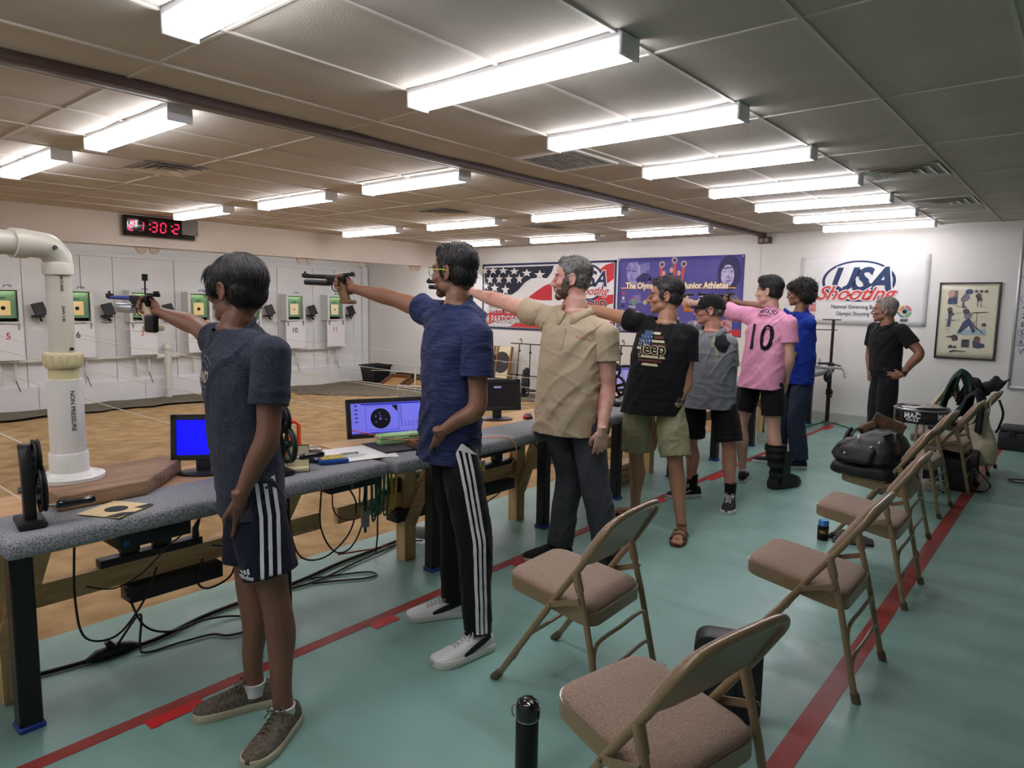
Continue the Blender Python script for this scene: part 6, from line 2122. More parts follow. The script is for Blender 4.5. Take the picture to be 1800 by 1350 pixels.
  if 'stripe' in ms:
    for q in (-1, 1):
      b = MB()
      line = ms['stripe_path']
      vs = []
      for y, z, wz in line:
        h = np.interp(y, [s_[0] for s_ in st], [s_[2] for s_ in st])
        hw = np.interp(y, [s_[0] for s_ in st], [s_[1] for s_ in st]) * k
        for zz in (z - wz, z + wz):
          sn = max(0.0, min(1.0, (zz - sole_h * 0.6) / max(1e-3, h - sole_h * 0.6))) ** (1 / 0.7)
          ct = math.sqrt(max(0, 1 - sn * sn)) ** 0.75
          vs.append(M @ Vector((0.008 * math.sin(PI * y) * side + q * (hw * ct + 0.0022), y * L, zz)))
      b.add(vs, [(2 * i, 2 * i + 1, 2 * i + 3, 2 * i + 2) for i in range(len(line) - 1)])
      adopt(b.build('side_stripe', ms['stripe'], None, smooth=60), e)
  return e, M
def bvh_of(o):
  return BVHTree.FromPolygons([tuple(v.co) for v in o.data.vertices], [tuple(p.vertices) for p in o.data.polygons])
def print_on(name, vs, fs, M, tree, m, wp, off=0.0025, cell=0.012, mi=None):
  me = bpy.data.meshes.new(name)
  me.from_pydata([(x, y, 0) for x, y in vs], [], fs)
  ms = m if isinstance(m, (list, tuple)) else [m]
  for x in ms:
    me.materials.append(x)
  if mi is not None:
    me.polygons.foreach_set('material_index', mi)
  bm = bmesh.new()
  bm.from_mesh(me)
  bmesh.ops.remove_doubles(bm, verts=bm.verts, dist=1e-5)
  for _ in range(5):
    es = [e for e in bm.edges if e.calc_length() > cell]
    if not es:
      break
    bmesh.ops.subdivide_edges(bm, edges=es, cuts=1)
    bmesh.ops.triangulate(bm, faces=[f for f in bm.faces if len(f.verts) > 3])
  nrm = (M.to_3x3() @ Vector((0, 0, 1))).normalized()
  dead = []
  for v in bm.verts:
    p = M @ v.co
    h, hn, _, dist = tree.ray_cast(p + nrm * 0.25, -nrm, 0.6)
    if h is None:
      dead.append(v)
      continue
    if hn.dot(nrm) < 0:
      hn = -hn
    v.co = h + hn * off
  bmesh.ops.delete(bm, geom=dead, context='VERTS')
  bm.to_mesh(me)
  bm.free()
  me.polygons.foreach_set('use_smooth', [True] * len(me.polygons))
  o = bpy.data.objects.new(name, me)
  COL.objects.link(o)
  return adopt(o, wp)
def strips(paths, w):
  vs, fs = [], []
  for P in paths:
    o = len(vs)
    for i, p in enumerate(P):
      a, c = P[max(i - 1, 0)], P[min(i + 1, len(P) - 1)]
      dx, dy = c[0] - a[0], c[1] - a[1]
      l = math.hypot(dx, dy) or 1
      vs += [(p[0] - dy / l * w / 2, p[1] + dx / l * w / 2), (p[0] + dy / l * w / 2, p[1] - dx / l * w / 2)]
    fs += [(o + 2 * i, o + 2 * i + 1, o + 2 * i + 3, o + 2 * i + 2) for i in range(len(P) - 1)]
  return vs, fs
# ------------------------------------------------------------------ people: joints (metres)
J = {
  'p1': {'la': (-2.046, 1.230, 0.085), 'ra': (-2.261, 1.243, 0.085), 'lt': (-1.952, 1.036, 0.030), 'rt': (-2.342, 1.063, 0.030), 'pv': (-2.257, 1.249, 0.871), 'lh': (-2.183, 1.207, 0.871), 'rh': (-2.331, 1.292, 0.871), 'nk': (-2.346, 1.254, 1.396), 'hd': (-2.354, 1.269, 1.534), 'ls': (-2.092, 1.247, 1.322), 'rs': (-2.526, 1.302, 1.329), 'lk': (-2.086, 1.235, 0.465), 'rk': (-2.293, 1.254, 0.465), 'le': (-2.058, 1.203, 1.050), 'lw': (-2.108, 1.126, 0.847), 're': (-2.787, 1.322, 1.394), 'rw': (-3.020, 1.289, 1.440)},
  'p2': {'la': (-1.915, 2.087, 0.085), 'ra': (-2.242, 2.267, 0.085), 'lt': (-1.976, 1.819, 0.030), 'rt': (-2.386, 2.065, 0.030), 'pv': (-2.195, 2.189, 0.919), 'lh': (-2.117, 2.144, 0.919), 'rh': (-2.273, 2.234, 0.919), 'nk': (-2.220, 2.255, 1.495), 'hd': (-2.242, 2.259, 1.641), 'ls': (-2.020, 2.182, 1.362), 'rs': (-2.432, 2.293, 1.457), 'lk': (-1.987, 2.134, 0.490), 'rk': (-2.224, 2.258, 0.490), 'le': (-1.990, 2.147, 1.057), 'lw': (-2.095, 2.027, 0.945), 're': (-2.715, 2.296, 1.520), 'rw': (-2.962, 2.253, 1.565)},
  'p3': {'la': (-2.019, 3.297, 0.085), 'ra': (-2.312, 3.234, 0.085), 'lt': (-2.004, 3.289, 0.030), 'rt': (-2.424, 3.003, 0.030), 'pv': (-2.293, 3.260, 0.940), 'lh': (-2.198, 3.260, 0.940), 'rh': (-2.388, 3.260, 0.940), 'nk': (-2.306, 3.328, 1.461), 'hd': (-2.340, 3.328, 1.652), 'ls': (-2.090, 3.326, 1.337), 'rs': (-2.551, 3.283, 1.443), 'lk': (-2.102, 3.270, 0.501), 'rk': (-2.290, 3.282, 0.501), 'le': (-2.074, 3.330, 1.028), 'lw': (-2.008, 3.179, 0.813), 're': (-2.851, 3.265, 1.521), 'rw': (-3.113, 3.305, 1.571)},
  'p4': {'la': (-1.938, 4.070, 0.085), 'ra': (-2.349, 4.189, 0.085), 'lt': (-1.906, 3.970, 0.030), 'rt': (-2.442, 4.217, 0.030), 'pv': (-2.224, 4.162, 0.887), 'lh': (-2.135, 4.194, 0.887), 'rh': (-2.313, 4.129, 0.887), 'nk': (-2.201, 4.257, 1.388), 'hd': (-2.223, 4.267, 1.571), 'ls': (-2.053, 4.284, 1.316), 'rs': (-2.376, 4.198, 1.391), 'lk': (-2.032, 4.132, 0.473), 'rk': (-2.334, 4.147, 0.473), 'le': (-2.038, 4.252, 0.991), 'lw': (-2.044, 4.128, 0.850), 're': (-2.661, 4.202, 1.447), 'rw': (-2.908, 4.217, 1.484)},
  'p5': {'la': (-1.977, 4.952, 0.085), 'ra': (-2.315, 5.014, 0.085), 'lt': (-1.882, 4.700, 0.030), 'rt': (-2.434, 4.789, 0.030), 'pv': (-2.219, 5.016, 0.840), 'lh': (-2.127, 5.040, 0.840), 'rh': (-2.311, 4.991, 0.840), 'nk': (-2.235, 5.075, 1.316), 'hd': (-2.262, 5.076, 1.477), 'ls': (-2.097, 5.071, 1.222), 'rs': (-2.347, 5.079, 1.277), 'lk': (-2.027, 5.003, 0.448), 'rk': (-2.325, 4.976, 0.448), 'le': (-2.109, 5.135, 0.960), 'lw': (-2.185, 4.925, 0.847), 're': (-2.610, 5.131, 1.311), 'rw': (-2.852, 5.141, 1.373)},
  'p6': {'la': (-2.217, 5.804, 0.085), 'ra': (-1.893, 5.785, 0.085), 'lt': (-2.411, 6.232, 0.030), 'rt': (-1.858, 6.168, 0.030), 'pv': (-2.112, 5.853, 0.935), 'lh': (-2.197, 5.884, 0.935), 'rh': (-2.028, 5.823, 0.935), 'nk': (-2.095, 5.951, 1.483), 'hd': (-2.128, 5.948, 1.642), 'ls': (-2.345, 5.950, 1.444), 'rs': (-1.923, 5.865, 1.378), 'lk': (-2.251, 5.805, 0.498), 'rk': (-1.971, 5.798, 0.498), 'le': (-2.637, 5.936, 1.515), 'lw': (-2.884, 6.012, 1.538), 're': (-1.892, 5.853, 1.078), 'rw': (-1.928, 5.912, 0.899)},
  'p7': {'la': (-2.000, 6.624, 0.085), 'ra': (-2.230, 6.674, 0.085), 'lt': (-2.101, 6.528, 0.030), 'rt': (-2.369, 6.670, 0.030), 'pv': (-2.120, 6.758, 0.892), 'lh': (-2.040, 6.729, 0.892), 'rh': (-2.200, 6.787, 0.892), 'nk': (-2.140, 6.830, 1.469), 'hd': (-2.154, 6.843, 1.636), 'ls': (-2.018, 6.724, 1.366), 'rs': (-2.241, 6.926, 1.401), 'lk': (-2.052, 6.647, 0.476), 'rk': (-2.212, 6.731, 0.476), 'le': (-2.076, 6.831, 1.114), 'lw': (-2.106, 6.589, 1.058), 're': (-2.501, 6.831, 1.507), 'rw': (-2.751, 6.728, 1.554)},
  'p8': {'la': (-1.473, 7.774, 0.085), 'ra': (-1.595, 7.733, 0.085), 'lt': (-1.532, 7.581, 0.030), 'rt': (-1.674, 7.628, 0.030), 'pv': (-1.563, 7.832, 0.866), 'lh': (-1.518, 7.754, 0.866), 'rh': (-1.608, 7.910, 0.866), 'nk': (-1.593, 7.879, 1.342), 'hd': (-1.629, 7.873, 1.498), 'ls': (-1.440, 7.769, 1.298), 'rs': (-1.735, 7.985, 1.301), 'lk': (-1.518, 7.735, 0.462), 'rk': (-1.615, 7.797, 0.462), 'le': (-1.264, 7.729, 1.082), 'lw': (-1.390, 7.697, 0.862), 're': (-1.775, 8.078, 1.031), 'rw': (-1.739, 7.988, 0.796)},
}
SKIN = {'p1': mat('skin_brown_1', (124, 84, 66), 0.5, var=0.12, vs=9, bump=0.06, bs=220), 'p2': mat('skin_brown_2', (138, 96, 74), 0.5, var=0.12, vs=9, bump=0.06, bs=220),
    'p3': mat('skin_fair_1', (216, 172, 154), 0.5, var=0.14, vs=11, bump=0.06, bs=220, rgb2=(196, 134, 120)), 'p4': mat('skin_tan_1', (176, 128, 102), 0.5, var=0.12, vs=9, bump=0.06, bs=220),
    'p5': mat('skin_fair_2', (198, 146, 126), 0.5, var=0.18, vs=10, bump=0.06, bs=220, rgb2=(186, 118, 104)), 'p6': mat('skin_fair_3', (206, 160, 142), 0.5, var=0.1, vs=9, bump=0.06, bs=220),
    'p7': mat('skin_brown_3', (134, 92, 70), 0.5, var=0.12, vs=9, bump=0.06, bs=220), 'p8': mat('skin_brown_4', (142, 98, 76), 0.5, var=0.12, vs=9, bump=0.06, bs=220)}
HAIR_BLACK = mat('hair_black', (24, 21, 21), 0.42, var=0.5, vs=60, spec=0.6, rgb2=(44, 38, 36))
HAIR_GREY = mat('hair_grey', (140, 137, 134), 0.5, var=0.6, vs=45, spec=0.5, rgb2=(74, 68, 64))
HAIR_DGREY = mat('hair_dark_grey', (66, 62, 60), 0.5, var=0.5, vs=70, spec=0.5, rgb2=(34, 31, 30))
HAIR_WHITE = mat('hair_silver', (158, 150, 142), 0.5, var=0.4, vs=70, rgb2=(104, 96, 90))
BEARD = mat('beard_brown', (118, 94, 78), 0.7, var=0.5, vs=90, rgb2=(74, 54, 44))
UP = Vector((0, 0, 1))
def cloth(name, rgb, var=0.12, vs=30, bump=0.35, bs=350, rough=0.85, stretch=(1, 1, 1), rgb2=None, sheen=0.04, detail=3):
  return mat(name, rgb, rough, var=var, vs=vs, bump=bump, bs=bs, stretch=stretch, rgb2=rgb2, spec=0.2, sheen=sheen, detail=detail)
HEATHER = cloth('navy_heather_jersey', (38, 41, 53), 0.35, 160, rgb2=(58, 62, 76))
BLUE_SLUB = cloth('blue_slub_knit', (28, 34, 66), 0.5, 55, stretch=(0.25, 0.25, 4), rgb2=(54, 64, 104), detail=5)
POLO_TAN = cloth('tan_dotted_polo', (172, 160, 136), 0.2, 40, rgb2=(152, 140, 116))
def dots(nt, b):
  N, L = nt.nodes, nt.links
  tc = N.new('ShaderNodeTexCoord')
  mp = N.new('ShaderNodeMapping')
  mp.inputs['Rotation'].default_value = (PI / 2, 0.0, 0.785)
  L.new(tc.outputs['Object'], mp.inputs['Vector'])
  v = N.new('ShaderNodeTexVoronoi')
  v.voronoi_dimensions = '2D'
  v.inputs['Scale'].default_value = 120
  v.inputs['Randomness'].default_value = 0.0
  L.new(mp.outputs[0], v.inputs['Vector'])
  r = N.new('ShaderNodeMapRange')
  r.inputs['From Min'].default_value = 0.30
  r.inputs['From Max'].default_value = 0.36
  L.new(v.outputs['Distance'], r.inputs[0])
  m = N.new('ShaderNodeMix')
  m.data_type = 'RGBA'
  m.inputs[6].default_value = lin((164, 146, 120))
  m.inputs[7].default_value = lin((190, 172, 146))
  L.new(r.outputs[0], m.inputs[0])
  L.new(m.outputs[2], b.inputs['Base Color'])
  b.inputs['Roughness'].default_value = 0.75
  b.inputs['Specular IOR Level'].default_value = 0.25
POLO_DOT = node_mat('tan_polo_with_dots', dots)
BLACK_TEE = cloth('black_cotton', (24, 24, 28), 0.2, 40)
BLACK_KNIT = cloth('black_performance_knit', (20, 20, 22), 0.2, 40)
PINK = cloth('pink_jersey', (226, 158, 188), 0.1, 30, rgb2=(216, 146, 178))
ROYAL = cloth('royal_blue_tee', (26, 52, 150), 0.15, 30)
GREY_POLO = cloth('grey_polo', (128, 130, 136), 0.15, 60, rgb2=(114, 116, 122))
NAVY_SHORT = cloth('navy_shorts', (22, 24, 42), 0.15, 40, rough=0.7)
BLACK_PANT = cloth('black_track_pants', (18, 18, 20), 0.15, 40, rough=0.7)
GREY_PANT = cloth('charcoal_chinos', (74, 74, 80), 0.15, 60)
KHAKI = cloth('sage_khaki', (156, 154, 122), 0.12, 40, rgb2=(142, 140, 110))
DENIM = cloth('dark_denim', (42, 48, 68), 0.25, 50, rgb2=(56, 64, 88))
DRESS = cloth('black_trousers', (26, 26, 30), 0.15, 30)
WHITE_CLOTH = cloth('white_print', (222, 222, 226), 0.06, 60)
PRINT_CREAM = cloth('cream_print', (206, 198, 160), 0.15, 60)
PRINT_BLACK = cloth('black_print', (20, 20, 22), 0.1, 60)
TEE = lambda hem, a=0.18, f=0.125, bk=0.12: [(hem - 0.12, a, f, bk, 0), (hem, a * 1.0, f, bk, 0), (0.1, a * 0.985, f, bk * 0.97, 0), (0.4, a * 0.95, f, bk * 0.94, 0), (0.65, a * 0.98, f * 1.0, bk * 0.97, 0), (0.82, a * 0.95, f * 0.88, bk * 0.93, 0), (0.92, a * 0.72, f * 0.66, bk * 0.80, 0), (1.0, 0.088, 0.070, 0.074, 0)]
SHOE_TAUPE = dict(upper=mat('taupe_knit', (112, 102, 88), 0.85, var=0.3, vs=90, bump=0.8, bs=160, rgb2=(78, 70, 60)), sole=mat('cream_rubber', (186, 176, 150), 0.6), lace=mat('taupe_lace', (98, 88, 74), 0.8), sock=WHITE_CLOTH, sock_h=0.012, sock_r=0.042)
SHOE_WHITE = dict(upper=mat('white_leather', (226, 226, 226), 0.4, bump=0.15, bs=120), sole=mat('white_rubber', (218, 216, 210), 0.5), out=mat('gum_rubber', (70, 56, 44), 0.6), lace=mat('pale_lace', (196, 190, 184), 0.8), stripe=mat('black_leather', (18, 18, 20), 0.4),
         stripe_path=[(0.60 - 0.056 * i, 0.038 + 0.0042 * i, 0.004 + 0.010 * math.sin(PI * (i + 1) / 11)) for i in range(10)])
SHOE_SLIP = dict(upper=mat('black_knit_shoe', (20, 20, 22), 0.85, bump=0.5, bs=200), sole=mat('pale_foam_sole', (196, 192, 188), 0.6))
SHOE_SKATE = dict(upper=mat('black_canvas', (24, 24, 26), 0.8, bump=0.4, bs=250), sole=mat('white_rubber', (218, 216, 210), 0.5), lace=mat('white_lace', (228, 228, 228), 0.8), sock=BLACK_KNIT, sock_h=0.10, sock_r=0.045, stripe=mat('white_leather', (226, 226, 226), 0.4),
         stripe_path=[(0.22, 0.062, 0.004), (0.3, 0.064, 0.004), (0.38, 0.060, 0.004), (0.46, 0.052, 0.004), (0.54, 0.045, 0.004), (0.60, 0.043, 0.003)])
SHOE_BLACK = dict(upper=mat('black_mesh', (24, 24, 26), 0.7, bump=0.4, bs=200), sole=mat('white_rubber', (218, 216, 210), 0.5), lace=mat('black_lace', (30, 30, 32), 0.8), sock=WHITE_CLOTH, sock_h=0.02, sock_r=0.042)
SHOE_NAVY = dict(upper=mat('navy_canvas', (34, 36, 48), 0.8), sole=mat('white_rubber', (218, 216, 210), 0.5), lace=mat('white_lace', (228, 228, 228), 0.8))
SHOE_DRESS = dict(upper=mat('black_shoe', (20, 20, 22), 0.4), sole=mat('black_sole', (14, 14, 14), 0.6))
def person(key, label, look, H, width=1.0, look_up=0.0):
  j = J[key]
  p = thing('person', label, 'person', ((j['la'][0] + j['ra'][0]) / 2, (j['la'][1] + j['ra'][1]) / 2, 0))
  return p, Skel(j, look, H, look_up, width)
def finish_body(p, key, S_, arms, **k):
  V, F = body_mesh(S_, arms, **k)
  return to_obj('body', V, F, SKIN[key], p)
def collar(S_, m, wp, sh=None, r=0.084, h=0.030, inner=None):
  c, R, Fd = S_.spine(1.0)
  tree = bvh_of(sh) if sh is not None else None
  n = 30
  top, mid, out = [], [], []
  for i in range(n + 1):
    a = math.radians(90 + 15 + 330 * i / n)
    x, y = math.cos(a), math.sin(a)
    front = max(0.0, y)
    z = -0.050 * front ** 1.3 + 0.006 * max(0, -y)
    top.append(c + R * (x * (r - 0.006)) + Fd * (y * (r - 0.006)) + UP * (h + z))
    mid.append(c + R * (x * (r + 0.004)) + Fd * (y * (r + 0.004)) + UP * (h + 0.005 + z))
    q = r + 0.030 + 0.020 * front ** 3
    p = c + R * (x * q) + Fd * (y * q) + UP * (h - 0.035 - 0.03 * front ** 2 + z)
    if tree is not None:
      hit = tree.ray_cast(p + UP * 0.20, Vector((0, 0, -1)), 0.4)[0]
      if hit is not None and hit.z + 0.005 > p.z:
        p.z = hit.z + 0.005
      hit = tree.ray_cast(mid[-1] + UP * 0.20, Vector((0, 0, -1)), 0.4)[0]
      if hit is not None and hit.z + 0.008 > mid[-1].z:
        mid[-1].z = hit.z + 0.008
        top[-1].z = max(top[-1].z, hit.z + 0.004)
    out.append(p)
  b = MB()
  o = len(top)
  b.add(top + mid + out, [(k * o + i, k * o + i + 1, (k + 1) * o + i + 1, (k + 1) * o + i) for k in (0, 1) for i in range(o - 1)])
  ob = b.build('collar', m, None, smooth=80)
  md = ob.modifiers.new('s', 'SOLIDIFY')
  md.thickness = 0.003
  adopt(ob, wp)
  if inner:
    b = MB()
    low = [p - UP * 0.05 - (p - c).normalized() * 0.003 for p in top]
    b.add(top + low, [(i, i + 1, o + i + 1, o + i) for i in range(o - 1)])
    adopt(b.build('collar_lining', inner, None, smooth=70), wp)
  return ob
def neck_band(S_, m, wp, r=0.078, drop=0.012, tilt=0.5, th=0.007):
  _, R, Fd = S_.spine(1.0)
  c = S_.nk - Vector((0, 0, drop))
  pts = []
  for i in range(32):
    a = 2 * PI * i / 32
    x, y = math.cos(a) * r, math.sin(a) * r * 1.03
    pts.append(c + R * x + Fd * y - UP * (tilt * y))
  b = MB()
  b.tube(pts, th, 8, closed=True)
  return adopt(b.build('neck_band', m, None, smooth=180), wp)
def pistol(key, hand_at, aim, label, cols, roll_=0.0, scale=1.0, style=0):
  a = vec(aim).normalized()
  r = a.cross(UP).normalized()
  u = r.cross(a)
  M = Matrix.Identity(4)
  for i in range(3):
    M[i][0], M[i][1], M[i][2] = r[i] * scale, a[i] * scale, u[i] * scale
  M.translation = vec(hand_at)
  t = thing('target_pistol', label, 'pistol', tuple(hand_at))
  P = lambda x, y, z: M @ Vector((x, y, z))
  R3 = M.to_3x3()
  b = MB()
  b.box(P(0, 0.045, 0.066), (0.030, 0.130, 0.030), R3)
  b.box(P(0, 0.010, 0.048), (0.026, 0.060, 0.030), R3)
  b.box(P(0, 0.075, 0.046), (0.020, 0.060, 0.016), R3)
  b.build('receiver', cols['receiver'], wp=t, bevel=0.003 * scale)
  b = MB()
  b.cyl(P(0, 0.09, 0.068), P(0, 0.285, 0.068), 0.0095, n=14)
  if style == 1:
    b.box(P(0, 0.20, 0.072), (0.017, 0.15, 0.018), R3)
  b.build('barrel', cols['barrel'], wp=t, smooth=40)
  b = MB()
  b.cyl(P(0, 0.09, 0.034), P(0, 0.105, 0.034), 0.012, n=14)
  if style == 1:
    b.cyl(P(0, 0.10, 0.036), P(0, 0.272, 0.036), 0.015, n=16)
  else:
    b.tube([P(0, 0.09, 0.022), P(0, 0.10, 0.022), P(0, 0.205, 0.022), P(0, 0.215, 0.022)], [0.019, 0.021, 0.021, 0.015], 16)
  b.build('air_cylinder', cols['cylinder'], wp=t, smooth=40)
  b = MB()
  b.box(P(0, 0.275, 0.074), (0.020, 0.034, 0.022), R3)
  b.box(P(0, 0.278, 0.090), (0.006, 0.012, 0.012), R3)
  b.build('front_sight', cols['sight'], wp=t, bevel=0.001 * scale)
  b = MB()
  b.box(P(0, -0.045, 0.086), (0.034, 0.050, 0.016), R3)
  b.box(P(0, -0.066, 0.095), (0.026, 0.008, 0.016), R3)
  b.cyl(P(0.016, -0.05, 0.088), P(0.026, -0.05, 0.088), 0.006, n=10)
  if style == 1:
    b.beam(P(0, 0.02, 0.082), P(0, -0.05, 0.092), 0.018, 0.012)
  b.build('rear_sight', cols['sight'], wp=t, bevel=0.0015 * scale)
  b = MB()
  b.tube(smooth_path([P(0, 0.075, 0.038), P(0, 0.078, 0.010), P(0, 0.060, -0.006), P(0, 0.035, -0.002), P(0, 0.028, 0.020)], 5), 0.003, 8)
  b.tube(smooth_path([P(0, 0.056, 0.036), P(0, 0.060, 0.020), P(0, 0.052, 0.008)], 4), 0.003, 8)
  b.build('trigger_guard', cols['sight'], wp=t, smooth=180)
  b = MB()
  rings = []
  for z, y, hw, hd in ((0.050, 0.012, 0.014, 0.026), (0.030, 0.010, 0.019, 0.028), (0.0, 0.002, 0.023, 0.030), (-0.030, -0.010, 0.025, 0.031), (-0.052, -0.020, 0.025, 0.033), (-0.066, -0.026, 0.022, 0.030)):
    rings.append([P(hw * math.cos(q), y + hd * math.sin(q), z) for q in (2 * PI * i / 16 for i in range(16))])
  b.loft(rings)
  b.build('grip', cols['grip'], wp=t, smooth=60)
  b = MB()
  b.box(P(0.006, -0.030, -0.062), (0.062, 0.080, 0.022), R3)
  b.build('palm_shelf', cols.get('shelf', cols['grip']), wp=t, bevel=0.008 * scale)
  if style == 0 and cols.get('flag'):
    b = MB()
    b.cyl(P(0, 0.012, 0.08), P(0, 0.012, 0.150), 0.0035, n=8)
    b.box(P(0, 0.012, 0.162), (0.022, 0.010, 0.030), R3)
    b.build('sight_flag', cols['sight'], wp=t)
    b = MB()
    b.box(P(-0.018, -0.052, -0.040), (0.030, 0.070, 0.080), R3)
    b.build('grip_weight', cols['sight'], wp=t, bevel=0.010 * scale)
  return t
# ------------------------------------------------------------------ small worn things
def glasses(K, wp, frame_m, temple_m=None, r=(0.0235, 0.0175), rim=0.0016, y=0.104, sx=1.0, sz=1.0, lens=True, single=False):
  M = K.head
  P = lambda x, y_, z: M @ Vector((x * sx, y_, z * sz))
  b = MB()
  for q in (-1, 1):
    pts = [P(q * 0.032 + r[0] * math.cos(a), y - 0.10 * abs(q * 0.032 + r[0] * math.cos(a)) * 0.6, 0.001 + r[1] * math.sin(a)) for a in (2 * PI * i / 20 for i in range(20))]
    b.tube(pts, rim, 6, closed=True)
  b.tube(smooth_path([P(-0.010, y, 0.006), P(0, y + 0.003, 0.009), P(0.010, y, 0.006)], 4), rim, 6)
  g = b.build('glasses', frame_m, None, smooth=180)
  adopt(g, wp)
  for q in (-1, 1):
    b = MB()
    b.tube(smooth_path([P(q * 0.056, y - 0.006, 0.008), P(q * 0.071, 0.075, 0.009), P(q * 0.0795, 0.02, 0.008), P(q * 0.0815, -0.012, 0.004), P(q * 0.079, -0.030, -0.014)], 5), 0.0024 if temple_m else 0.0017, 6, flat=0.8)
    adopt(b.build('temple', temple_m or frame_m, None, smooth=180), g)
    if lens:
      b = MB()
      pts = [P(q * 0.032 + r[0] * math.cos(a), y - 0.06 * abs(q * 0.032 + r[0] * math.cos(a)), 0.001 + r[1] * math.sin(a)) for a in (2 * PI * i / 20 for i in range(20))]
      b.add(pts, [tuple(range(20))])
      adopt(b.build('spectacle_lens', GLASS, None, smooth=180), g)
  return g
def glass_nodes(nt, b):
  b.inputs['Base Color'].default_value = (0.9, 0.92, 0.95, 1)
  b.inputs['Roughness'].default_value = 0.05
  b.inputs['Alpha'].default_value = 0.18
GLASS = node_mat('spectacle_glass', glass_nodes)
STEEL = mat('brushed_steel', (170, 170, 172), 0.3, 0.9)
def watch(wp, wr, el, face_dir, case, strap, face, r=0.019):
  a = (vec(wr) - vec(el)).normalized()
  c = vec(wr) - a * 0.025
  x, y, d = frame_from(a)
  b = MB()
  ringv = []
  for k in (-0.010, 0.010):
    ringv.append([c + a * k + (x * math.cos(t) + y * math.sin(t)) * 0.0325 for t in (2 * PI * i / 20 for i in range(20))])
  b.loft(ringv, caps=False)
  o = b.build('watch', strap, None, smooth=60)
  md = o.modifiers.new('s', 'SOLIDIFY')
  md.thickness = 0.004
  adopt(o, wp)
  f = vec(face_dir)
  f = (f - a * f.dot(a)).normalized()
  b = MB()
  b.cyl(c + f * 0.028, c + f * 0.042, r, n=20)
  adopt(b.build('watch_case', case, None), o)
  b = MB()
  b.cyl(c + f * 0.041, c + f * 0.0432, r * 0.78, n=20)
  adopt(b.build('watch_face', face, None), o)
def placket(K, sh, m, wp, w=0.034, l=0.15, top=0.045, buttons=3, bm=None, x0=0.0):
  c, R, Fd = K.spine(1.0)
  M = wall_frame(c + R * x0 - UP * top, -R, UP)
  t = bvh_of(sh)
  vs = [(-w / 2, 0), (w / 2, 0), (w / 2, -l), (w / 2 - 0.006, -l - 0.008), (-w / 2 + 0.006, -l - 0.008), (-w / 2, -l)]
  print_on('placket', vs, [tuple(range(6))], M, t, m, wp, off=0.004)
  for i in range(buttons):
    cc = circle(0.0048, 10, 0, -0.025 - (l - 0.04) * i / max(1, buttons - 1))
    print_on('button', cc, [tuple(range(10))], M, t, bm or WHITE_CLOTH, wp, off=0.007)
BUTTON = mat('shell_button', (150, 140, 122), 0.4)
# ------------------------------------------------------------------ person: boy in heather tee, navy striped shorts
p, K = person('p1', 'boy in heather navy tee and navy shorts with white stripes, aiming a pistol', (-0.94, -0.30, 0), 1.66)
arms = {'r': dict(palm=(0.1, -1, 0), thumb=(0, 0, 1), pose='grip', sc=0.92), 'l': dict(palm=tuple(K.shR * 0.9 + K.shF * 0.1), thumb=tuple(K.shF), dir=tuple(K.hipF * -0.10 + K.hipR * 0.26 - UP), pose='pocket', sc=0.88)}
HD = dict(sx=1.0, sy=1.0, sz=1.0, neck=0.052, jaw=0.96, nose=0.9)
body = finish_body(p, 'p1', K, arms, head=HD, arm_r=0.95, leg_r=0.94)
face_bits(K, p, body, lip=(140, 84, 76))
hair_cap(K, [((0, -0.020, 0.048), (0.0855, 0.1060, 0.088)), ((0, 0.050, 0.058), (0.070, 0.054, 0.042)), ((0, -0.046, 0.006), (0.0790, 0.070, 0.074)), ((0.066, 0.030, 0.024), (0.016, 0.034, 0.034)), ((-0.066, 0.030, 0.024), (0.016, 0.034, 0.034))],
    HAIR_BLACK, p, n_locks=5200, length=0.048, jitter=0.10, flow=(0, 0, -0.75), lift=0.03, width=0.0017, keep=lambda q: q[2] < 0.126)
sh = shirt(K, HEATHER, p, TEE(-0.27, 0.182, 0.122, 0.116), {'l': (0.62, 0.062, 0.066), 'r': (0.30, 0.058, 0.066)}, name='t_shirt', hem_t=-0.20, amp=0.007, seed=11, diag=0.5, neck_r=0.068, neck_drop=0.006)
neck_band(K, HEATHER, p, r=0.068, drop=0.002, tilt=0.55)
tr = bvh_of(sh)
c, R, Fd = K.spine(0.66)
M = wall_frame(c + Fd * 0.05 + UP * 0.0, -R, UP)
vs, fs = text_geo('LAND', 0.052, bold=0.0016, align='CENTER')
print_on('print_lettering', vs, fs, M, tr, mat('cream_ink', (176, 168, 150), 0.8), p)
vs, fs = strips([[(-0.07 + 0.014 * i, 0.058 + 0.03 * math.sin(PI * i / 10)) for i in range(11)], [(-0.05 + 0.01 * i, 0.050 + 0.02 * math.sin(PI * i / 10)) for i in range(11)]], 0.004)
print_on('print_arc', vs, fs, M, tr, mat('grey_ink', (104, 106, 116), 0.8), p)
vs, fs = [], []
for i in range(6):
  o = len(vs)
  vs += circle(0.004, 6, -0.055 + 0.022 * i, -0.016)
  fs.append(tuple(range(o, o + 6)))
print_on('print_dots', vs, fs, M, tr, MATS['cream_ink'], p)
vs, fs = strips([[(-0.06 + 0.006 * i, -0.040 + 0.006 * math.sin(i * 1.9)) for i in range(21)]], 0.003)
print_on('print_script', vs, fs, M, tr, MATS['grey_ink'], p)
st = trousers(K, NAVY_SHORT, p, r=(0.080, 0.094, 0.096, 0.088, 0.08), hip=(0.162, 0.106, 0.106), waist_t=0.06, end=0.44, name='shorts', amp=0.004, seed=12)
tr = bvh_of(st)
out = -K.hipR
M = wall_frame(K.lh.lerp(K.lk, 0.45), K.hipF * -1, UP)
nrm = M.to_3x3() @ Vector((0, 0, 1))
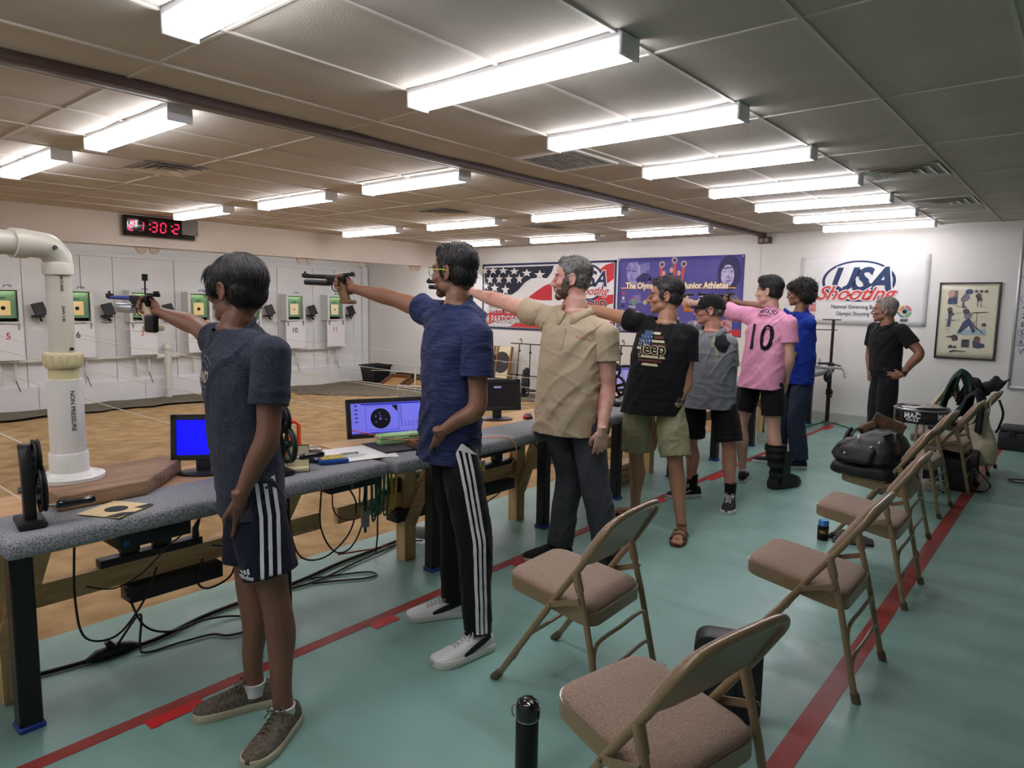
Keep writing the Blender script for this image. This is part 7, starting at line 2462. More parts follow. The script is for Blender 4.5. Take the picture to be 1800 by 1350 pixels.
if nrm.dot(out) < 0:
  M = wall_frame(K.lh.lerp(K.lk, 0.45), K.hipF, UP)
sgn = 1 if (M.to_3x3() @ Vector((1, 0, 0))).dot(K.hipF) > 0 else -1
for i in range(3):
  x = sgn * (0.000 - 0.026 * i)
  vs, fs = strips([[(x + sgn * 0.02 * max(0, (k - 14)) / 10, -0.165 + 0.018 * k) for k in range(22)]], 0.012)
  print_on('white_stripe', vs, fs, M, tr, WHITE_CLOTH, st, off=0.004)
Ml = M @ Matrix.Translation((sgn * 0.052, -0.115, 0))
vs, fs = text_geo('adidas', 0.021, bold=0.0006, align='CENTER')
print_on('shorts_logo', vs, fs, Ml, tr, WHITE_CLOTH, st, off=0.004)
vs, fs = [], []
for i in range(3):
  o = len(vs)
  x0 = -0.013 + 0.010 * i
  h = 0.010 + 0.006 * i
  vs += [(x0 * 1.0, 0.018), (x0 + 0.0075, 0.018), (x0 + 0.0075 - 0.004, 0.018 + h), (x0 - 0.004 + 0.0015, 0.018 + h * 0.75)]
  fs.append((o, o + 1, o + 2, o + 3))
print_on('shorts_logo', vs, fs, Ml, tr, WHITE_CLOTH, st, off=0.004)
shoe(p, K.ra, (-0.41, -0.91, 0), 0.285, 0.100, 'sneaker', SHOE_TAUPE)
shoe(p, K.la, (0.44, -0.90, 0), 0.285, 0.100, 'sneaker', SHOE_TAUPE, side=-1)
# ------------------------------------------------------------------ person: youth in blue slub shirt, black track pants
p, K = person('p2', 'youth in blue slub shirt and black track pants with white shoes, aiming a pistol', (-0.98, -0.20, 0), 1.75)
arms = {'r': dict(palm=(0.1, -1, 0), thumb=(0, 0, 1), pose='grip'), 'l': dict(palm=tuple(K.shR), thumb=tuple(K.shF), dir=tuple(K.hipF * -0.45 + K.hipR * 0.45 - UP), pose='pocket', sc=0.9)}
HD = dict(sx=0.98, sy=1.0, sz=1.02, neck=0.053, jaw=0.98)
hs = dict(sx=0.98, sy=1.0, sz=1.02)
body = finish_body(p, 'p2', K, arms, head=HD, arm_r=1.0)
face_bits(K, p, body, lip=(140, 88, 78), **hs)
hair_cap(K, [((0, -0.020, 0.050), (0.081, 0.102, 0.084)), ((0, 0.036, 0.086), (0.058, 0.046, 0.036)), ((0, -0.045, -0.002), (0.0745, 0.064, 0.072)), ((0.070, 0.010, 0.010), (0.010, 0.022, 0.036)), ((-0.070, 0.010, 0.010), (0.010, 0.022, 0.036))],
    HAIR_BLACK, p, n_locks=4600, length=0.022, jitter=0.16, flow=(0, 0, -0.45), lift=0.12, width=0.0016, keep=lambda q: q[2] < 0.128, **hs)
hair_cap(K, [((0, 0.030, -0.070), (0.0555, 0.0575, 0.040)), ((0, 0.071, -0.094), (0.0255, 0.0215, 0.0205))], mat('stubble', (88, 62, 50), 0.8, var=0.4, vs=120, rgb2=(64, 46, 38)), p, n_locks=500, length=0.005, jitter=0.3, flow=(0, 0.1, -1), lift=0.3, width=0.0009, name='stubble', relief=0.0, **hs)
glasses(K, p, mat('black_spectacle_frame', (20, 20, 22), 0.4), temple_m=mat('neon_temple', (190, 220, 50), 0.4), r=(0.021, 0.021), y=0.106)
sh = shirt(K, BLUE_SLUB, p, TEE(-0.26, 0.194, 0.130, 0.130), {'l': (0.58, 0.066, 0.074), 'r': (0.26, 0.062, 0.072)}, name='t_shirt', hem_t=-0.20, amp=0.010, seed=21, diag=0.9, neck_r=0.068, neck_drop=0.004)
neck_band(K, BLUE_SLUB, p, r=0.068, drop=0.0, tilt=0.55)
st = trousers(K, BLACK_PANT, p, r=(0.070, 0.088, 0.080, 0.068, 0.060), hip=(0.150, 0.100, 0.100), waist_t=0.08, end=1.0, name='track_pants', amp=0.005, seed=22)
tr = bvh_of(st)
M = wall_frame(K.lh.lerp(K.la, 0.5), -K.hipF, UP)
if (M.to_3x3() @ Vector((0, 0, 1))).dot(-K.hipR) < 0:
  M = wall_frame(K.lh.lerp(K.la, 0.5), K.hipF, UP)
sgn = 1 if (M.to_3x3() @ Vector((1, 0, 0))).dot(K.hipF) > 0 else -1
Mi = M.inverted()
hpl, knl, anl = (Mi @ K.lh), (Mi @ K.lk), (Mi @ K.la)
for i in range(3):
  pth = []
  for k in range(34):
    t = k / 33
    y = hpl.y - 0.04 + (anl.y + 0.02 - hpl.y + 0.04) * t
    xc = np.interp(y, [anl.y, knl.y, hpl.y], [anl.x, knl.x, hpl.x])
    pth.append((xc + sgn * (0.030 - 0.024 * i) * (1 - 0.25 * t) - sgn * 0.006, y))
  vs, fs = strips([pth], 0.0125)
  print_on('white_stripe', vs, fs, M, tr, WHITE_CLOTH, st, off=0.004)
vs = [(0.100, 0.13), (0.066, 0.13), (0.074, 0.07), (0.066, 0.02), (0.036, -0.015), (0.0, -0.035), (-0.075, -0.095), (-0.03, -0.080), (0.03, -0.06), (0.076, -0.02), (0.100, 0.04)]
vs = [(hpl.x + sgn * x, hpl.y + y + 0.02) for x, y in vs]
print_on('pocket_panel', vs, [tuple(range(len(vs)))], M, tr, WHITE_CLOTH, st, off=0.0035)
for anc, fd, sd in ((K.ra, (-0.58, -0.81, 0), 1), (K.la, (-0.22, -0.97, 0), -1)):
  e, Ms = shoe(p, anc, fd, 0.300, 0.104, 'court', SHOE_WHITE, side=sd)
# ------------------------------------------------------------------ person: tall man in tan polo
p, K = person('p3', 'tall bearded grey-haired man in tan polo and charcoal chinos aiming a pistol', (-0.87, -0.5, 0), 1.79)
arms = {'r': dict(palm=(0.1, -1, 0), thumb=(0, 0, 1), pose='grip'), 'l': dict(palm=tuple(K.shR * 0.5 - K.shF * 0.8), thumb=tuple(K.shR), dir=(-0.12, 0.1, -1), pose='relax')}
HD = dict(sx=1.02, sy=1.02, sz=1.06, neck=0.060, jaw=1.08, nose=1.1)
hs = dict(sx=1.02, sy=1.02, sz=1.06)
body = finish_body(p, 'p3', K, arms, head=HD, arm_r=1.1, belly=0.01)
face_bits(K, p, body, iris=(80, 100, 120), brow=(58, 46, 40), **hs)
hair_cap(K, [((0, -0.020, 0.046), (0.0795, 0.0985, 0.080)), ((0, -0.045, -0.002), (0.0735, 0.062, 0.066)), ((0, 0.032, 0.082), (0.056, 0.042, 0.036)), ((0.070, 0.012, 0.012), (0.010, 0.022, 0.034)), ((-0.070, 0.012, 0.012), (0.010, 0.022, 0.034))],
    HAIR_GREY, p, n_locks=2600, length=0.022, jitter=0.18, flow=(0, -0.55, -0.45), lift=0.16, width=0.0018, **hs)
hair_cap(K, [((0, 0.030, -0.072), (0.0575, 0.058, 0.040)), ((0, 0.071, -0.096), (0.0265, 0.0230, 0.0210)), ((0.0560, 0.026, -0.038), (0.0105, 0.030, 0.046)), ((-0.0560, 0.026, -0.038), (0.0105, 0.030, 0.046)), ((0, 0.094, -0.049), (0.024, 0.007, 0.005))],
    BEARD, p, n_locks=1500, length=0.009, jitter=0.3, flow=(0, 0.2, -1), lift=0.25, width=0.0011, name='beard', relief=0.001, **hs)
sh = shirt(K, POLO_DOT, p, TEE(-0.41, 0.202, 0.140, 0.124), {'l': (0.48, 0.068, 0.074), 'r': (0.32, 0.066, 0.076)}, name='polo_shirt', hem_t=-0.34, amp=0.011, seed=4, diag=0.75, neck_r=0.074)
TANC = cloth('tan_collar', (168, 156, 132))
collar(K, POLO_DOT, p, sh, inner=mat('orange_lining', (196, 74, 44), 0.8))
placket(K, sh, POLO_DOT, p, bm=BUTTON, w=0.036, l=0.16, top=0.045)
tr = bvh_of(sh)
c, R, Fd = K.spine(0.74)
M = wall_frame(c - R * 0.095, -R, UP)
vs, fs = strips([[(0.010 + 0.0045 * i, 0.0025 * math.sin(i * 2.1) - 0.0012 * i) for i in range(13)], [(-0.004, 0.004), (0.004, 0.004)], [(-0.0035, -0.003), (0.0, 0.006), (0.0035, -0.003)]], 0.0022)
print_on('chest_logo', vs, fs, M, tr, mat('red_thread', (186, 52, 44), 0.8), sh)
trousers(K, GREY_PANT, p, r=(0.072, 0.092, 0.086, 0.080, 0.078), hip=(0.154, 0.102, 0.098), waist_t=0.06, end=1.0, amp=0.006, seed=6)
shoe(p, K.ra, (-0.75, -1.0, 0), 0.30, 0.105, 'slip', SHOE_SLIP)
shoe(p, K.la, (0.15, -1.0, 0), 0.30, 0.105, 'slip', SHOE_SLIP)
# ------------------------------------------------------------------ person: man in black tee and khaki shorts
p, K = person('p4', 'man in black tee with flag print and sage khaki shorts, hand in pocket', (-0.90, -0.43, 0), 1.69)
arms = {'r': dict(palm=(0.1, -1, 0), thumb=(0, 0, 1), pose='grip'), 'l': dict(palm=tuple(K.shR), thumb=tuple(K.shF), dir=tuple(K.hipF * -0.4 + K.hipR * 0.45 - UP), pose='pocket', sc=0.9)}
HD = dict(sx=1.04, sy=1.04, sz=1.06, neck=0.062, jaw=1.1, nose=1.25)
hs = dict(sx=1.04, sy=1.04, sz=1.06)
body = finish_body(p, 'p4', K, arms, head=HD, arm_r=1.05, leg_r=0.98, belly=0.04, feet=True)
face_bits(K, p, body, brow=(40, 34, 32), brow_t=1.3, **hs)
hair_cap(K, [((0, -0.020, 0.048), (0.0805, 0.100, 0.080)), ((0, -0.045, -0.002), (0.0740, 0.062, 0.068)), ((0, 0.036, 0.084), (0.058, 0.046, 0.034)), ((0.070, 0.014, 0.010), (0.010, 0.022, 0.034)), ((-0.070, 0.014, 0.010), (0.010, 0.022, 0.034))],
    HAIR_DGREY, p, n_locks=2200, length=0.024, jitter=0.22, flow=(0, -0.55, -0.45), lift=0.2, width=0.002, **hs)
glasses(K, p, mat('thin_metal_frame', (70, 60, 54), 0.3, 0.7), y=0.110, rim=0.0013)
sh = shirt(K, BLACK_TEE, p, TEE(-0.27, 0.205, 0.155, 0.130), {'l': (0.55, 0.070, 0.078), 'r': (0.34, 0.066, 0.078)}, name='t_shirt', hem_t=-0.20, amp=0.008, seed=31, diag=0.4, neck_r=0.074, neck_drop=0.004)
neck_band(K, BLACK_TEE, p, r=0.074, drop=0.0, tilt=0.55)
tr = bvh_of(sh)
c, R, Fd = K.spine(0.66)
M = wall_frame(c + R * 0.045 + UP * 0.005, -R, UP)
rg = np.random.default_rng(3)
vs, fs, mi = [], [], []
def quad(x0, y0, x1, y1, k, jag=0.0):
  o = len(vs)
  vs.extend([(x0 + jag * rg.random(), y0), (x1 - jag * rg.random(), y0), (x1 - jag * rg.random(), y1), (x0 + jag * rg.random(), y1)])
  fs.append((o, o + 1, o + 2, o + 3))
  mi.append(k)
for i in range(9):
  y0 = -0.115 + 0.0255 * i
  half = 0.108 * math.sqrt(max(0.05, 1 - ((y0 + 0.012) / 0.125) ** 2))
  quad(-half if i < 5 else -0.005, y0, half, y0 + 0.016, 0 if i % 2 == 0 else 1, 0.02)
  if i >= 5:
    quad(-half, y0 - 0.004, 0.0, y0 + 0.0225, 2, 0.012)
    for k in range(4):
      quad(-half + 0.014 + 0.021 * k, y0 + 0.004, -half + 0.022 + 0.021 * k, y0 + 0.012, 3)
print_on('flag_print', vs, fs, M, tr, [PRINT_CREAM, mat('maroon_print', (92, 48, 46), 0.8), mat('blue_print', (52, 76, 112), 0.8), mat('pale_print', (206, 210, 214), 0.8)], sh, mi=mi)
for bold, mm, of in ((0.006, PRINT_CREAM, 0.0035), (0.0018, PRINT_BLACK, 0.0045)):
  vs, fs = text_geo('Jeep', 0.105, bold=bold, align='CENTER', sx=0.95)
  vs = [(x + 0.01, y - 0.035) for x, y in vs]
  print_on('print_lettering', vs, fs, M, tr, mm, sh, off=of)
trousers(K, KHAKI, p, r=(0.086, 0.100, 0.102, 0.09, 0.08), hip=(0.176, 0.126, 0.114), waist_t=0.06, end=0.485, name='shorts', amp=0.008, seed=33)
watch(p, K.lw, K.le, (0.6, -0.7, 0.2), STEEL, STEEL, M_BLACK)
TAN_L = mat('tan_leather', (128, 86, 56), 0.55, var=0.2, vs=30)
for an, fd in ((K.la, (0.3, -0.95, 0)), (K.ra, (-0.5, -0.85, 0))):
  f = vec(fd).normalized()
  r_ = f.cross(UP)
  o = Vector((an.x, an.y, 0))
  e = thing('sandal', None, None)
  adopt(e, p)
  b = MB()
  outl = [(-0.075, 0.012), (-0.06, 0.034), (0.02, 0.040), (0.10, 0.050), (0.16, 0.050), (0.20, 0.034), (0.215, 0.010)]
  poly = [(w_, y_) for y_, w_ in outl] + [(-w_, y_) for y_, w_ in reversed(outl)]
  b.loft([[o + r_ * x * g + f * y_ + UP * z for x, y_ in poly] for z, g in ((0.0, 0.97), (0.018, 1.0), (0.024, 0.98))])
  adopt(b.build('footbed', mat('cork_sole', (92, 66, 46), 0.8, var=0.2, vs=60), None), e)
  for yy in (0.055, 0.115):
    b = MB()
    pts = [o + r_ * (0.050 * math.cos(t)) + f * (yy + 0.012 * math.cos(t)) + UP * (0.020 + 0.052 * math.sin(t) * (1.0 if yy < 0.1 else 0.82)) for t in (PI * i / 10 for i in range(11))]
    vs_ = []
    for q in pts:
      vs_ += [q - f * 0.014, q + f * 0.014]
    b.add(vs_, [(2 * i, 2 * i + 1, 2 * i + 3, 2 * i + 2) for i in range(10)])
    s_ = b.build('strap', TAN_L, None, smooth=60)
    md = s_.modifiers.new('s', 'SOLIDIFY')
    md.thickness = 0.004
    adopt(s_, e)
    b = MB()
    q = pts[3]
    b.box(q + UP * 0.003, (0.022, 0.026, 0.005), Matrix((r_, f, UP)).transposed())
    adopt(b.build('buckle', mat('brass', (150, 118, 70), 0.35, 0.8), None), e)
# ------------------------------------------------------------------ person: older man in cap and grey polo
p, K = person('p5', 'older man in black cap, grey and black polo and black cargo shorts', (-0.94, -0.36, 0), 1.60)
arms = {'r': dict(palm=(0.1, -1, 0), thumb=(0, 0, 1), pose='grip'), 'l': dict(palm=(0.3, 0.8, -0.3), thumb=(-0.2, -0.3, 0.9), dir=(-0.8, -0.15, -0.5), pose='hold')}
HD = dict(sx=1.0, sy=1.0, sz=1.0, neck=0.060, jaw=1.05, nose=1.2)
body = finish_body(p, 'p5', K, arms, head=HD, arm_r=1.05, belly=0.05)
face_bits(K, p, body, brow=(120, 110, 104), lip=(176, 116, 104))
hair_cap(K, [((0, -0.046, -0.006), (0.0745, 0.062, 0.050)), ((0.070, 0.010, 0.006), (0.009, 0.020, 0.026)), ((-0.070, 0.010, 0.006), (0.009, 0.020, 0.026))], HAIR_GREY, p, n_locks=900, length=0.016, jitter=0.2, flow=(0, -0.4, -0.8), lift=0.15, width=0.0018)
CAP = cloth('black_cap_cotton', (22, 22, 24), 0.15, 60)
Mh = K.head
b = MB()
rings = []
for q in range(9):
  t = q / 8 * PI / 2
  rr = math.cos(t) ** 0.8 if q < 8 else 0.03
  rings.append([Mh @ Vector((0.087 * rr * math.cos(a), -0.012 + 0.108 * rr * math.sin(a), 0.030 - 0.014 * math.sin(a) * 0.0 + 0.092 * math.sin(t) - 0.012 * (1 - math.sin(a)) * (1 - math.sin(t)))) for a in (2 * PI * i / 24 for i in range(24))])
b.loft(rings)
cap = adopt(b.build('cap', CAP, None, smooth=60), p)
b = MB()
top, bot = [], []
n = 14
rows = []
for i in range(n + 1):
  a = PI * (0.08 + 0.84 * i / n)
  inn = Vector((0.082 * math.cos(a), -0.012 + 0.106 * math.sin(a), 0.036))
  ou = Vector((0.078 * math.cos(a), -0.012 + 0.106 * math.sin(a) + 0.072 * math.sin(a) ** 0.8, 0.030 - 0.020 * math.cos(a) ** 2 - 0.004))
  rows.append((Mh @ inn, Mh @ ou))
b.add([q for r_ in rows for q in r_], [(2 * i, 2 * i + 1, 2 * i + 3, 2 * i + 2) for i in range(n)])
br = b.build('brim', CAP, None, smooth=60)
md = br.modifiers.new('s', 'SOLIDIFY')
md.thickness = 0.005
adopt(br, cap)
b = MB()
b.ell(Mh @ Vector((0, -0.012, 0.123)), 0.008)
adopt(b.build('cap_button', CAP, None, smooth=180), cap)
glasses(K, p, mat('dark_blue_frame', (34, 36, 54), 0.35), y=0.112, rim=0.003, r=(0.024, 0.019))
BLK_YOKE = cloth('black_polo_panel', (22, 22, 24), 0.1, 40)
sh = shirt(K, GREY_POLO, p, TEE(-0.30, 0.206, 0.158, 0.136), {'l': (0.62, 0.068, 0.076), 'r': (0.36, 0.066, 0.076)}, name='polo_shirt', hem_t=-0.22, amp=0.009, seed=41, diag=0.5, neck_r=0.074)
collar(K, GREY_POLO, p, sh)
placket(K, sh, GREY_POLO, p, bm=BUTTON, w=0.034, l=0.13, top=0.045)
tr = bvh_of(sh)
for sg, shd in ((-1, K.ls), (1, K.rs)):
  c, R, Fd = K.spine(0.9)
  M = wall_frame(shd.lerp(K.nk, 0.25) - UP * 0.03, -R, UP)
  q = -sg
  vs = [(q * -0.035, 0.075), (q * 0.035, 0.07), (q * 0.075, 0.02), (q * 0.06, -0.055), (q * 0.02, -0.045), (q * -0.02, 0.0)]
  print_on('shoulder_panel', vs, [tuple(range(6))], M, tr, BLK_YOKE, sh, off=0.003)
  vs, fs = strips([[(q * -0.038, 0.075), (q * -0.024, 0.0), (q * 0.016, -0.05), (q * 0.012, -0.12)], [(q * -0.046, 0.072), (q * -0.032, -0.004), (q * 0.006, -0.05), (q * 0.0, -0.115)]], 0.003)
  print_on('yellow_piping', vs, fs, M, tr, mat('yellow_piping', (196, 190, 120), 0.7), sh, off=0.004)
st = trousers(K, BLACK_PANT, p, r=(0.086, 0.104, 0.106, 0.09, 0.08), hip=(0.162, 0.118, 0.100), waist_t=0.10, end=0.50, name='cargo_shorts', amp=0.006, seed=43)
tr = bvh_of(st)
M = wall_frame(K.lh.lerp(K.lk, 0.15), -K.hipR * 0.4 - K.hipF * 0.0 + Vector((0.5, 0, 0)), UP)
vs, fs = strips([[(-0.03, 0.0), (0.0, 0.006), (0.035, 0.006)], [(-0.03, -0.006), (0.035, -0.004)]], 0.004)
print_on('shorts_logo', vs, fs, M, tr, WHITE_CLOTH, st, off=0.004)
for anc, fd, sd in ((K.ra, (-0.62, -0.78, 0), 1), (K.la, (0.28, -0.96, 0), -1)):
  shoe(p, anc, fd, 0.285, 0.102, 'skate', SHOE_SKATE, side=sd)
# ------------------------------------------------------------------ person: youth in pink jersey with walking boot
p, K = person('p6', 'youth in pink numbered jersey with a black walking boot, back to the camera', (-0.98, -0.02, 0), 1.78)
arms = {'l': dict(palm=(0.1, 1, 0), thumb=(0, 0, 1), pose='grip'), 'r': dict(palm=tuple(-K.shR), thumb=tuple(K.shF), dir=tuple(K.hipF * 0.1 - K.hipR * 0.25 - UP), pose='pocket')}
HD = dict(sx=0.98, sy=1.0, sz=1.02, neck=0.054)
hs = dict(sx=0.98, sy=1.0, sz=1.02)
body = finish_body(p, 'p6', K, arms, head=HD, arm_r=1.0, leg_r=1.05)
face_bits(K, p, body, **hs)
hair_cap(K, [((0, -0.018, 0.050), (0.081, 0.102, 0.084)), ((0, 0.040, 0.090), (0.058, 0.050, 0.038)), ((0, -0.046, -0.002), (0.0735, 0.062, 0.066))],
    HAIR_BLACK, p, n_locks=3200, length=0.024, jitter=0.25, flow=(0, 0, -0.3), lift=0.22, width=0.0020, **hs)
sh = shirt(K, PINK, p, TEE(-0.28, 0.195, 0.128, 0.138), {'l': (0.50, 0.066, 0.074), 'r': (0.54, 0.068, 0.078)}, name='jersey', hem_t=-0.20, amp=0.010, seed=51, diag=-0.7, neck_r=0.066, neck_drop=0.0)
neck_band(K, PINK, p, r=0.066, drop=-0.002, tilt=0.5, th=0.005)
tr = bvh_of(sh)
c, R, Fd = K.spine(0.70)
M = wall_frame(c + R * 0.012, R, UP * 0.88 + Fd * 0.47)
vs, fs = text_geo('MESSI', 0.078, bold=0.0012, align='CENTER', sx=0.88)
PINK_INK = mat('dark_jersey_ink', (58, 44, 54), 0.7)
print_on('print_lettering', [(x, y + 0.075) for x, y in vs], fs, M, tr, PINK_INK, sh)
M = wall_frame(c + R * 0.012, R, UP)
for bold, mm, of in ((0.004, PRINT_BLACK, 0.003),):
  vs, fs = text_geo('10', 0.30, bold=bold, align='CENTER', sx=0.80, spacing=1.06)
  print_on('print_number', [(x, y - 0.165) for x, y in vs], fs, M, tr, mm, sh, off=of)
vs, fs = text_geo('10', 0.30, bold=-0.013, align='CENTER', sx=0.80, spacing=1.06)
print_on('number_inline', [(x, y - 0.165) for x, y in vs], fs, M, tr, PINK, sh, off=0.004)
vs, fs = text_geo('10', 0.30, bold=-0.0155, align='CENTER', sx=0.80, spacing=1.06)
print_on('number_core', [(x, y - 0.165) for x, y in vs], fs, M, tr, PRINT_BLACK, sh, off=0.005)
c, R, Fd = K.spine(0.35)
M = wall_frame(c, (0.75, -0.55, 0), UP)
M = wall_frame(c, (R * 0.35 - Fd * 0.9), UP)
vs, fs = strips([[(-0.03, -0.10 + 0.018 * i), (0.02, -0.10 + 0.018 * i)] for i in range(16)], 0.007)
print_on('side_band', vs, fs, M, tr, mat('hot_pink_ink', (206, 70, 120), 0.7), sh)
trousers(K, BLACK_PANT, p, r=(0.084, 0.096, 0.094, 0.09, 0.08), hip=(0.164, 0.108, 0.106), waist_t=0.03, end=0.425, name='shorts', amp=0.005, seed=53)
shoe(p, K.la, (-0.32, 0.95, 0), 0.295, 0.102, 'sneaker', SHOE_BLACK)
e = thing('walking_boot', None, None)
adopt(e, p)
f = vec((0.38, 0.925, 0)).normalized()
r_ = f.cross(UP)
o = Vector((K.ra.x, K.ra.y, 0))
BOOT = mat('black_boot_shell', (20, 20, 22), 0.5)
FOAM = cloth('black_boot_foam', (26, 26, 28), 0.2, 60)
b = MB()
rings = []
for z, a, bb in ((0.06, 0.060, 0.075), (0.14, 0.060, 0.070), (0.24, 0.070, 0.078), (0.34, 0.078, 0.086), (0.365, 0.078, 0.086)):
  q = K.ra.lerp(K.rk, (z - 0.085) / (0.498 - 0.085))
  q.z = z
  rings.append([q + r_ * (a * math.cos(t)) + f * (bb * math.sin(t)) for t in (2 * PI * i / 20 for i in range(20))])
b.loft(rings)
adopt(b.build('boot_liner', FOAM, None, smooth=60), e)
b = MB()
outl = [(-0.105, 0.02), (-0.09, 0.050), (0.05, 0.056), (0.16, 0.062), (0.215, 0.045), (0.235, 0.015)]
poly = [(w_, y_) for y_, w_ in outl] + [(-w_, y_) for y_, w_ in reversed(outl)]
b.loft([[o + r_ * x * g + f * (y_ * g) + UP * (z + (0.02 * max(0, y_ - 0.15) / 0.08 if z < 0.01 else 0)) for x, y_ in poly] for z, g in ((0.0, 0.93), (0.02, 1.0), (0.05, 1.0), (0.085, 0.90))])
adopt(b.build('rocker_sole', BOOT, None, smooth=50), e)
b = MB()
b.loft([[o + r_ * (0.052 * k * math.cos(t)) + f * (y_) + UP * (0.07 + h * max(0, math.sin(t))) for t in (PI * i / 10 for i in range(11))] for y_, k, h in ((-0.08, 0.8, 0.06), (0.0, 1.0, 0.09), (0.08, 1.0, 0.06), (0.16, 1.05, 0.035), (0.20, 0.8, 0.02))])
adopt(b.build('toe_cover', FOAM, None, smooth=60), e)
for s_ in (-1, 1):
  b = MB()
  b.loft([[o + r_ * (s_ * (x + 0.006 * i)) + f * y_ + UP * z for i, (y_, z) in ((0, (-0.04, zz)), (0, (0.045, zz)), (1, (0.045, zz)), (1, (-0.04, zz)))] for zz, x in ((0.03, 0.060), (0.18, 0.064), (0.33, 0.080))])
  adopt(b.build('side_shell', BOOT, None, smooth=40), e)
for z in (0.12, 0.20, 0.28, 0.33):
  b = MB()
  q = K.ra.lerp(K.rk, (z - 0.085) / (0.498 - 0.085))
  a, bb = 0.070 + 0.06 * (z - 0.1) + 0.006, 0.076 + 0.05 * (z - 0.1) + 0.004
  b.loft([[Vector((q.x, q.y, z + dz)) + r_ * (a * math.cos(t)) + f * (bb * math.sin(t)) for t in (2 * PI * i / 20 for i in range(20))] for dz in (-0.018, 0.018)], caps=False)
  adopt(b.build('boot_strap', mat('black_webbing', (32, 32, 34), 0.8), None, smooth=60), e)
b = MB()
q = K.lw + (K.le - K.lw).normalized() * 0.02
a = (K.lw - K.le).normalized()
x, y, _ = frame_from(a)
b.tube([q + (x * math.cos(t) + y * math.sin(t)) * 0.031 for t in (2 * PI * i / 20 for i in range(20))], 0.004, 6, closed=True)
adopt(b.build('wrist_band', WHITE_CLOTH, None, smooth=180), p)
# ------------------------------------------------------------------ person: curly-haired youth in royal blue tee
p, K = person('p7', 'youth with big curly black hair in royal blue tee and dark jeans', (-0.96, -0.28, 0), 1.70)
arms = {'r': dict(palm=(0.1, -1, 0), thumb=(0, 0, 1), pose='grip'), 'l': dict(palm=(0.2, 0.9, 0), thumb=(0, 0, 1), dir=(-0.9, -0.35, 0.08), pose='relax')}
HD = dict(sx=0.96, sy=0.98, sz=0.98, neck=0.051, jaw=0.95)
hs = dict(sx=0.96, sy=0.98, sz=0.98)
body = finish_body(p, 'p7', K, arms, head=HD, arm_r=1.0)
face_bits(K, p, body, lip=(140, 84, 76), **hs)
hair_cap(K, [((0, -0.030, 0.058), (0.100, 0.116, 0.092)), ((0, 0.046, 0.074), (0.076, 0.060, 0.044)), ((0, -0.075, -0.005), (0.090, 0.070, 0.080)), ((0.070, -0.045, 0.0), (0.030, 0.040, 0.06)), ((-0.070, -0.045, 0.0), (0.030, 0.040, 0.06))],
    HAIR_BLACK, p, n_locks=2600, length=0.045, jitter=1.0, flow=(0, 0, -0.1), lift=0.5, width=0.0032, curl=0.010, relief=0.006, **hs)
glasses(K, p, MATS['black_spectacle_frame'], y=0.108, rim=0.002)
sh = shirt(K, ROYAL, p, TEE(-0.24, 0.182, 0.126, 0.128), {'l': (0.62, 0.064, 0.074), 'r': (0.36, 0.062, 0.072)}, name='t_shirt', hem_t=-0.17, amp=0.009, seed=61, diag=0.5, neck_r=0.068, neck_drop=0.006)
neck_band(K, ROYAL, p, r=0.068, drop=0.002, tilt=0.55)
trousers(K, DENIM, p, r=(0.080, 0.092, 0.084, 0.080, 0.082), hip=(0.156, 0.100, 0.094), waist_t=0.04, end=1.0, name='jeans', amp=0.006, seed=63)
shoe(p, K.la, (-0.75, -0.66, 0), 0.29, 0.100, 'skate', SHOE_NAVY)
shoe(p, K.ra, (-0.97, -0.25, 0), 0.29, 0.100, 'skate', SHOE_NAVY)
# ------------------------------------------------------------------ person: silver-haired man in black polo
p, K = person('p8', 'silver-haired man in black polo and trousers standing with hands on hips', (-0.98, -0.20, 0), 1.65)
arms = {'l': dict(palm=tuple(K.hipR), thumb=(0.1, 0.1, 1.0), dir=(-0.90, -0.34, -0.16), pose='hip', spread=2.4), 'r': dict(palm=tuple(-K.hipF), thumb=(0, 0, 1), dir=tuple(K.hipF * 0.45 - K.hipR * 0.9), pose='hip')}
HD = dict(sx=1.02, sy=1.04, sz=1.08, neck=0.063, jaw=1.08, nose=1.25)
hs = dict(sx=1.02, sy=1.04, sz=1.08)
body = finish_body(p, 'p8', K, arms, head=HD, arm_r=1.12, belly=0.04)
face_bits(K, p, body, brow=(70, 64, 60), lip=(130, 84, 76), **hs)
hair_cap(K, [((0, -0.022, 0.046), (0.0790, 0.0985, 0.078)), ((0, -0.045, -0.002), (0.0730, 0.061, 0.064)), ((0, 0.034, 0.082), (0.054, 0.040, 0.032)), ((0.070, 0.010, 0.010), (0.009, 0.020, 0.030)), ((-0.070, 0.010, 0.010), (0.009, 0.020, 0.030))],
    HAIR_WHITE, p, n_locks=1800, length=0.022, jitter=0.25, flow=(0, -0.45, -0.4), lift=0.22, width=0.002, **hs)
sh = shirt(K, BLACK_KNIT, p, TEE(-0.06, 0.188, 0.150, 0.128), {'l': (0.62, 0.070, 0.074), 'r': (0.62, 0.070, 0.074)}, name='polo_shirt', hem_t=0.02, amp=0.006, seed=71, diag=0.3, neck_r=0.074)
collar(K, BLACK_KNIT, p, sh)
placket(K, sh, BLACK_TEE, p, bm=PRINT_BLACK, w=0.034, l=0.15, top=0.045)
trousers(K, DRESS, p, r=(0.086, 0.098, 0.088, 0.080, 0.080), hip=(0.182, 0.138, 0.132), waist_t=0.16, end=0.99, amp=0.004, seed=73)
b = MB()
c, R, Fd = K.spine(0.10)
b.loft([[q + UP * dz for q in ring(c, R, Fd, 0.190, 0.150, 0.136, 28)] for dz in (-0.018, 0.018)], caps=False)
adopt(b.build('belt', mat('black_belt_leather', (16, 16, 17), 0.35), None, smooth=60), p)
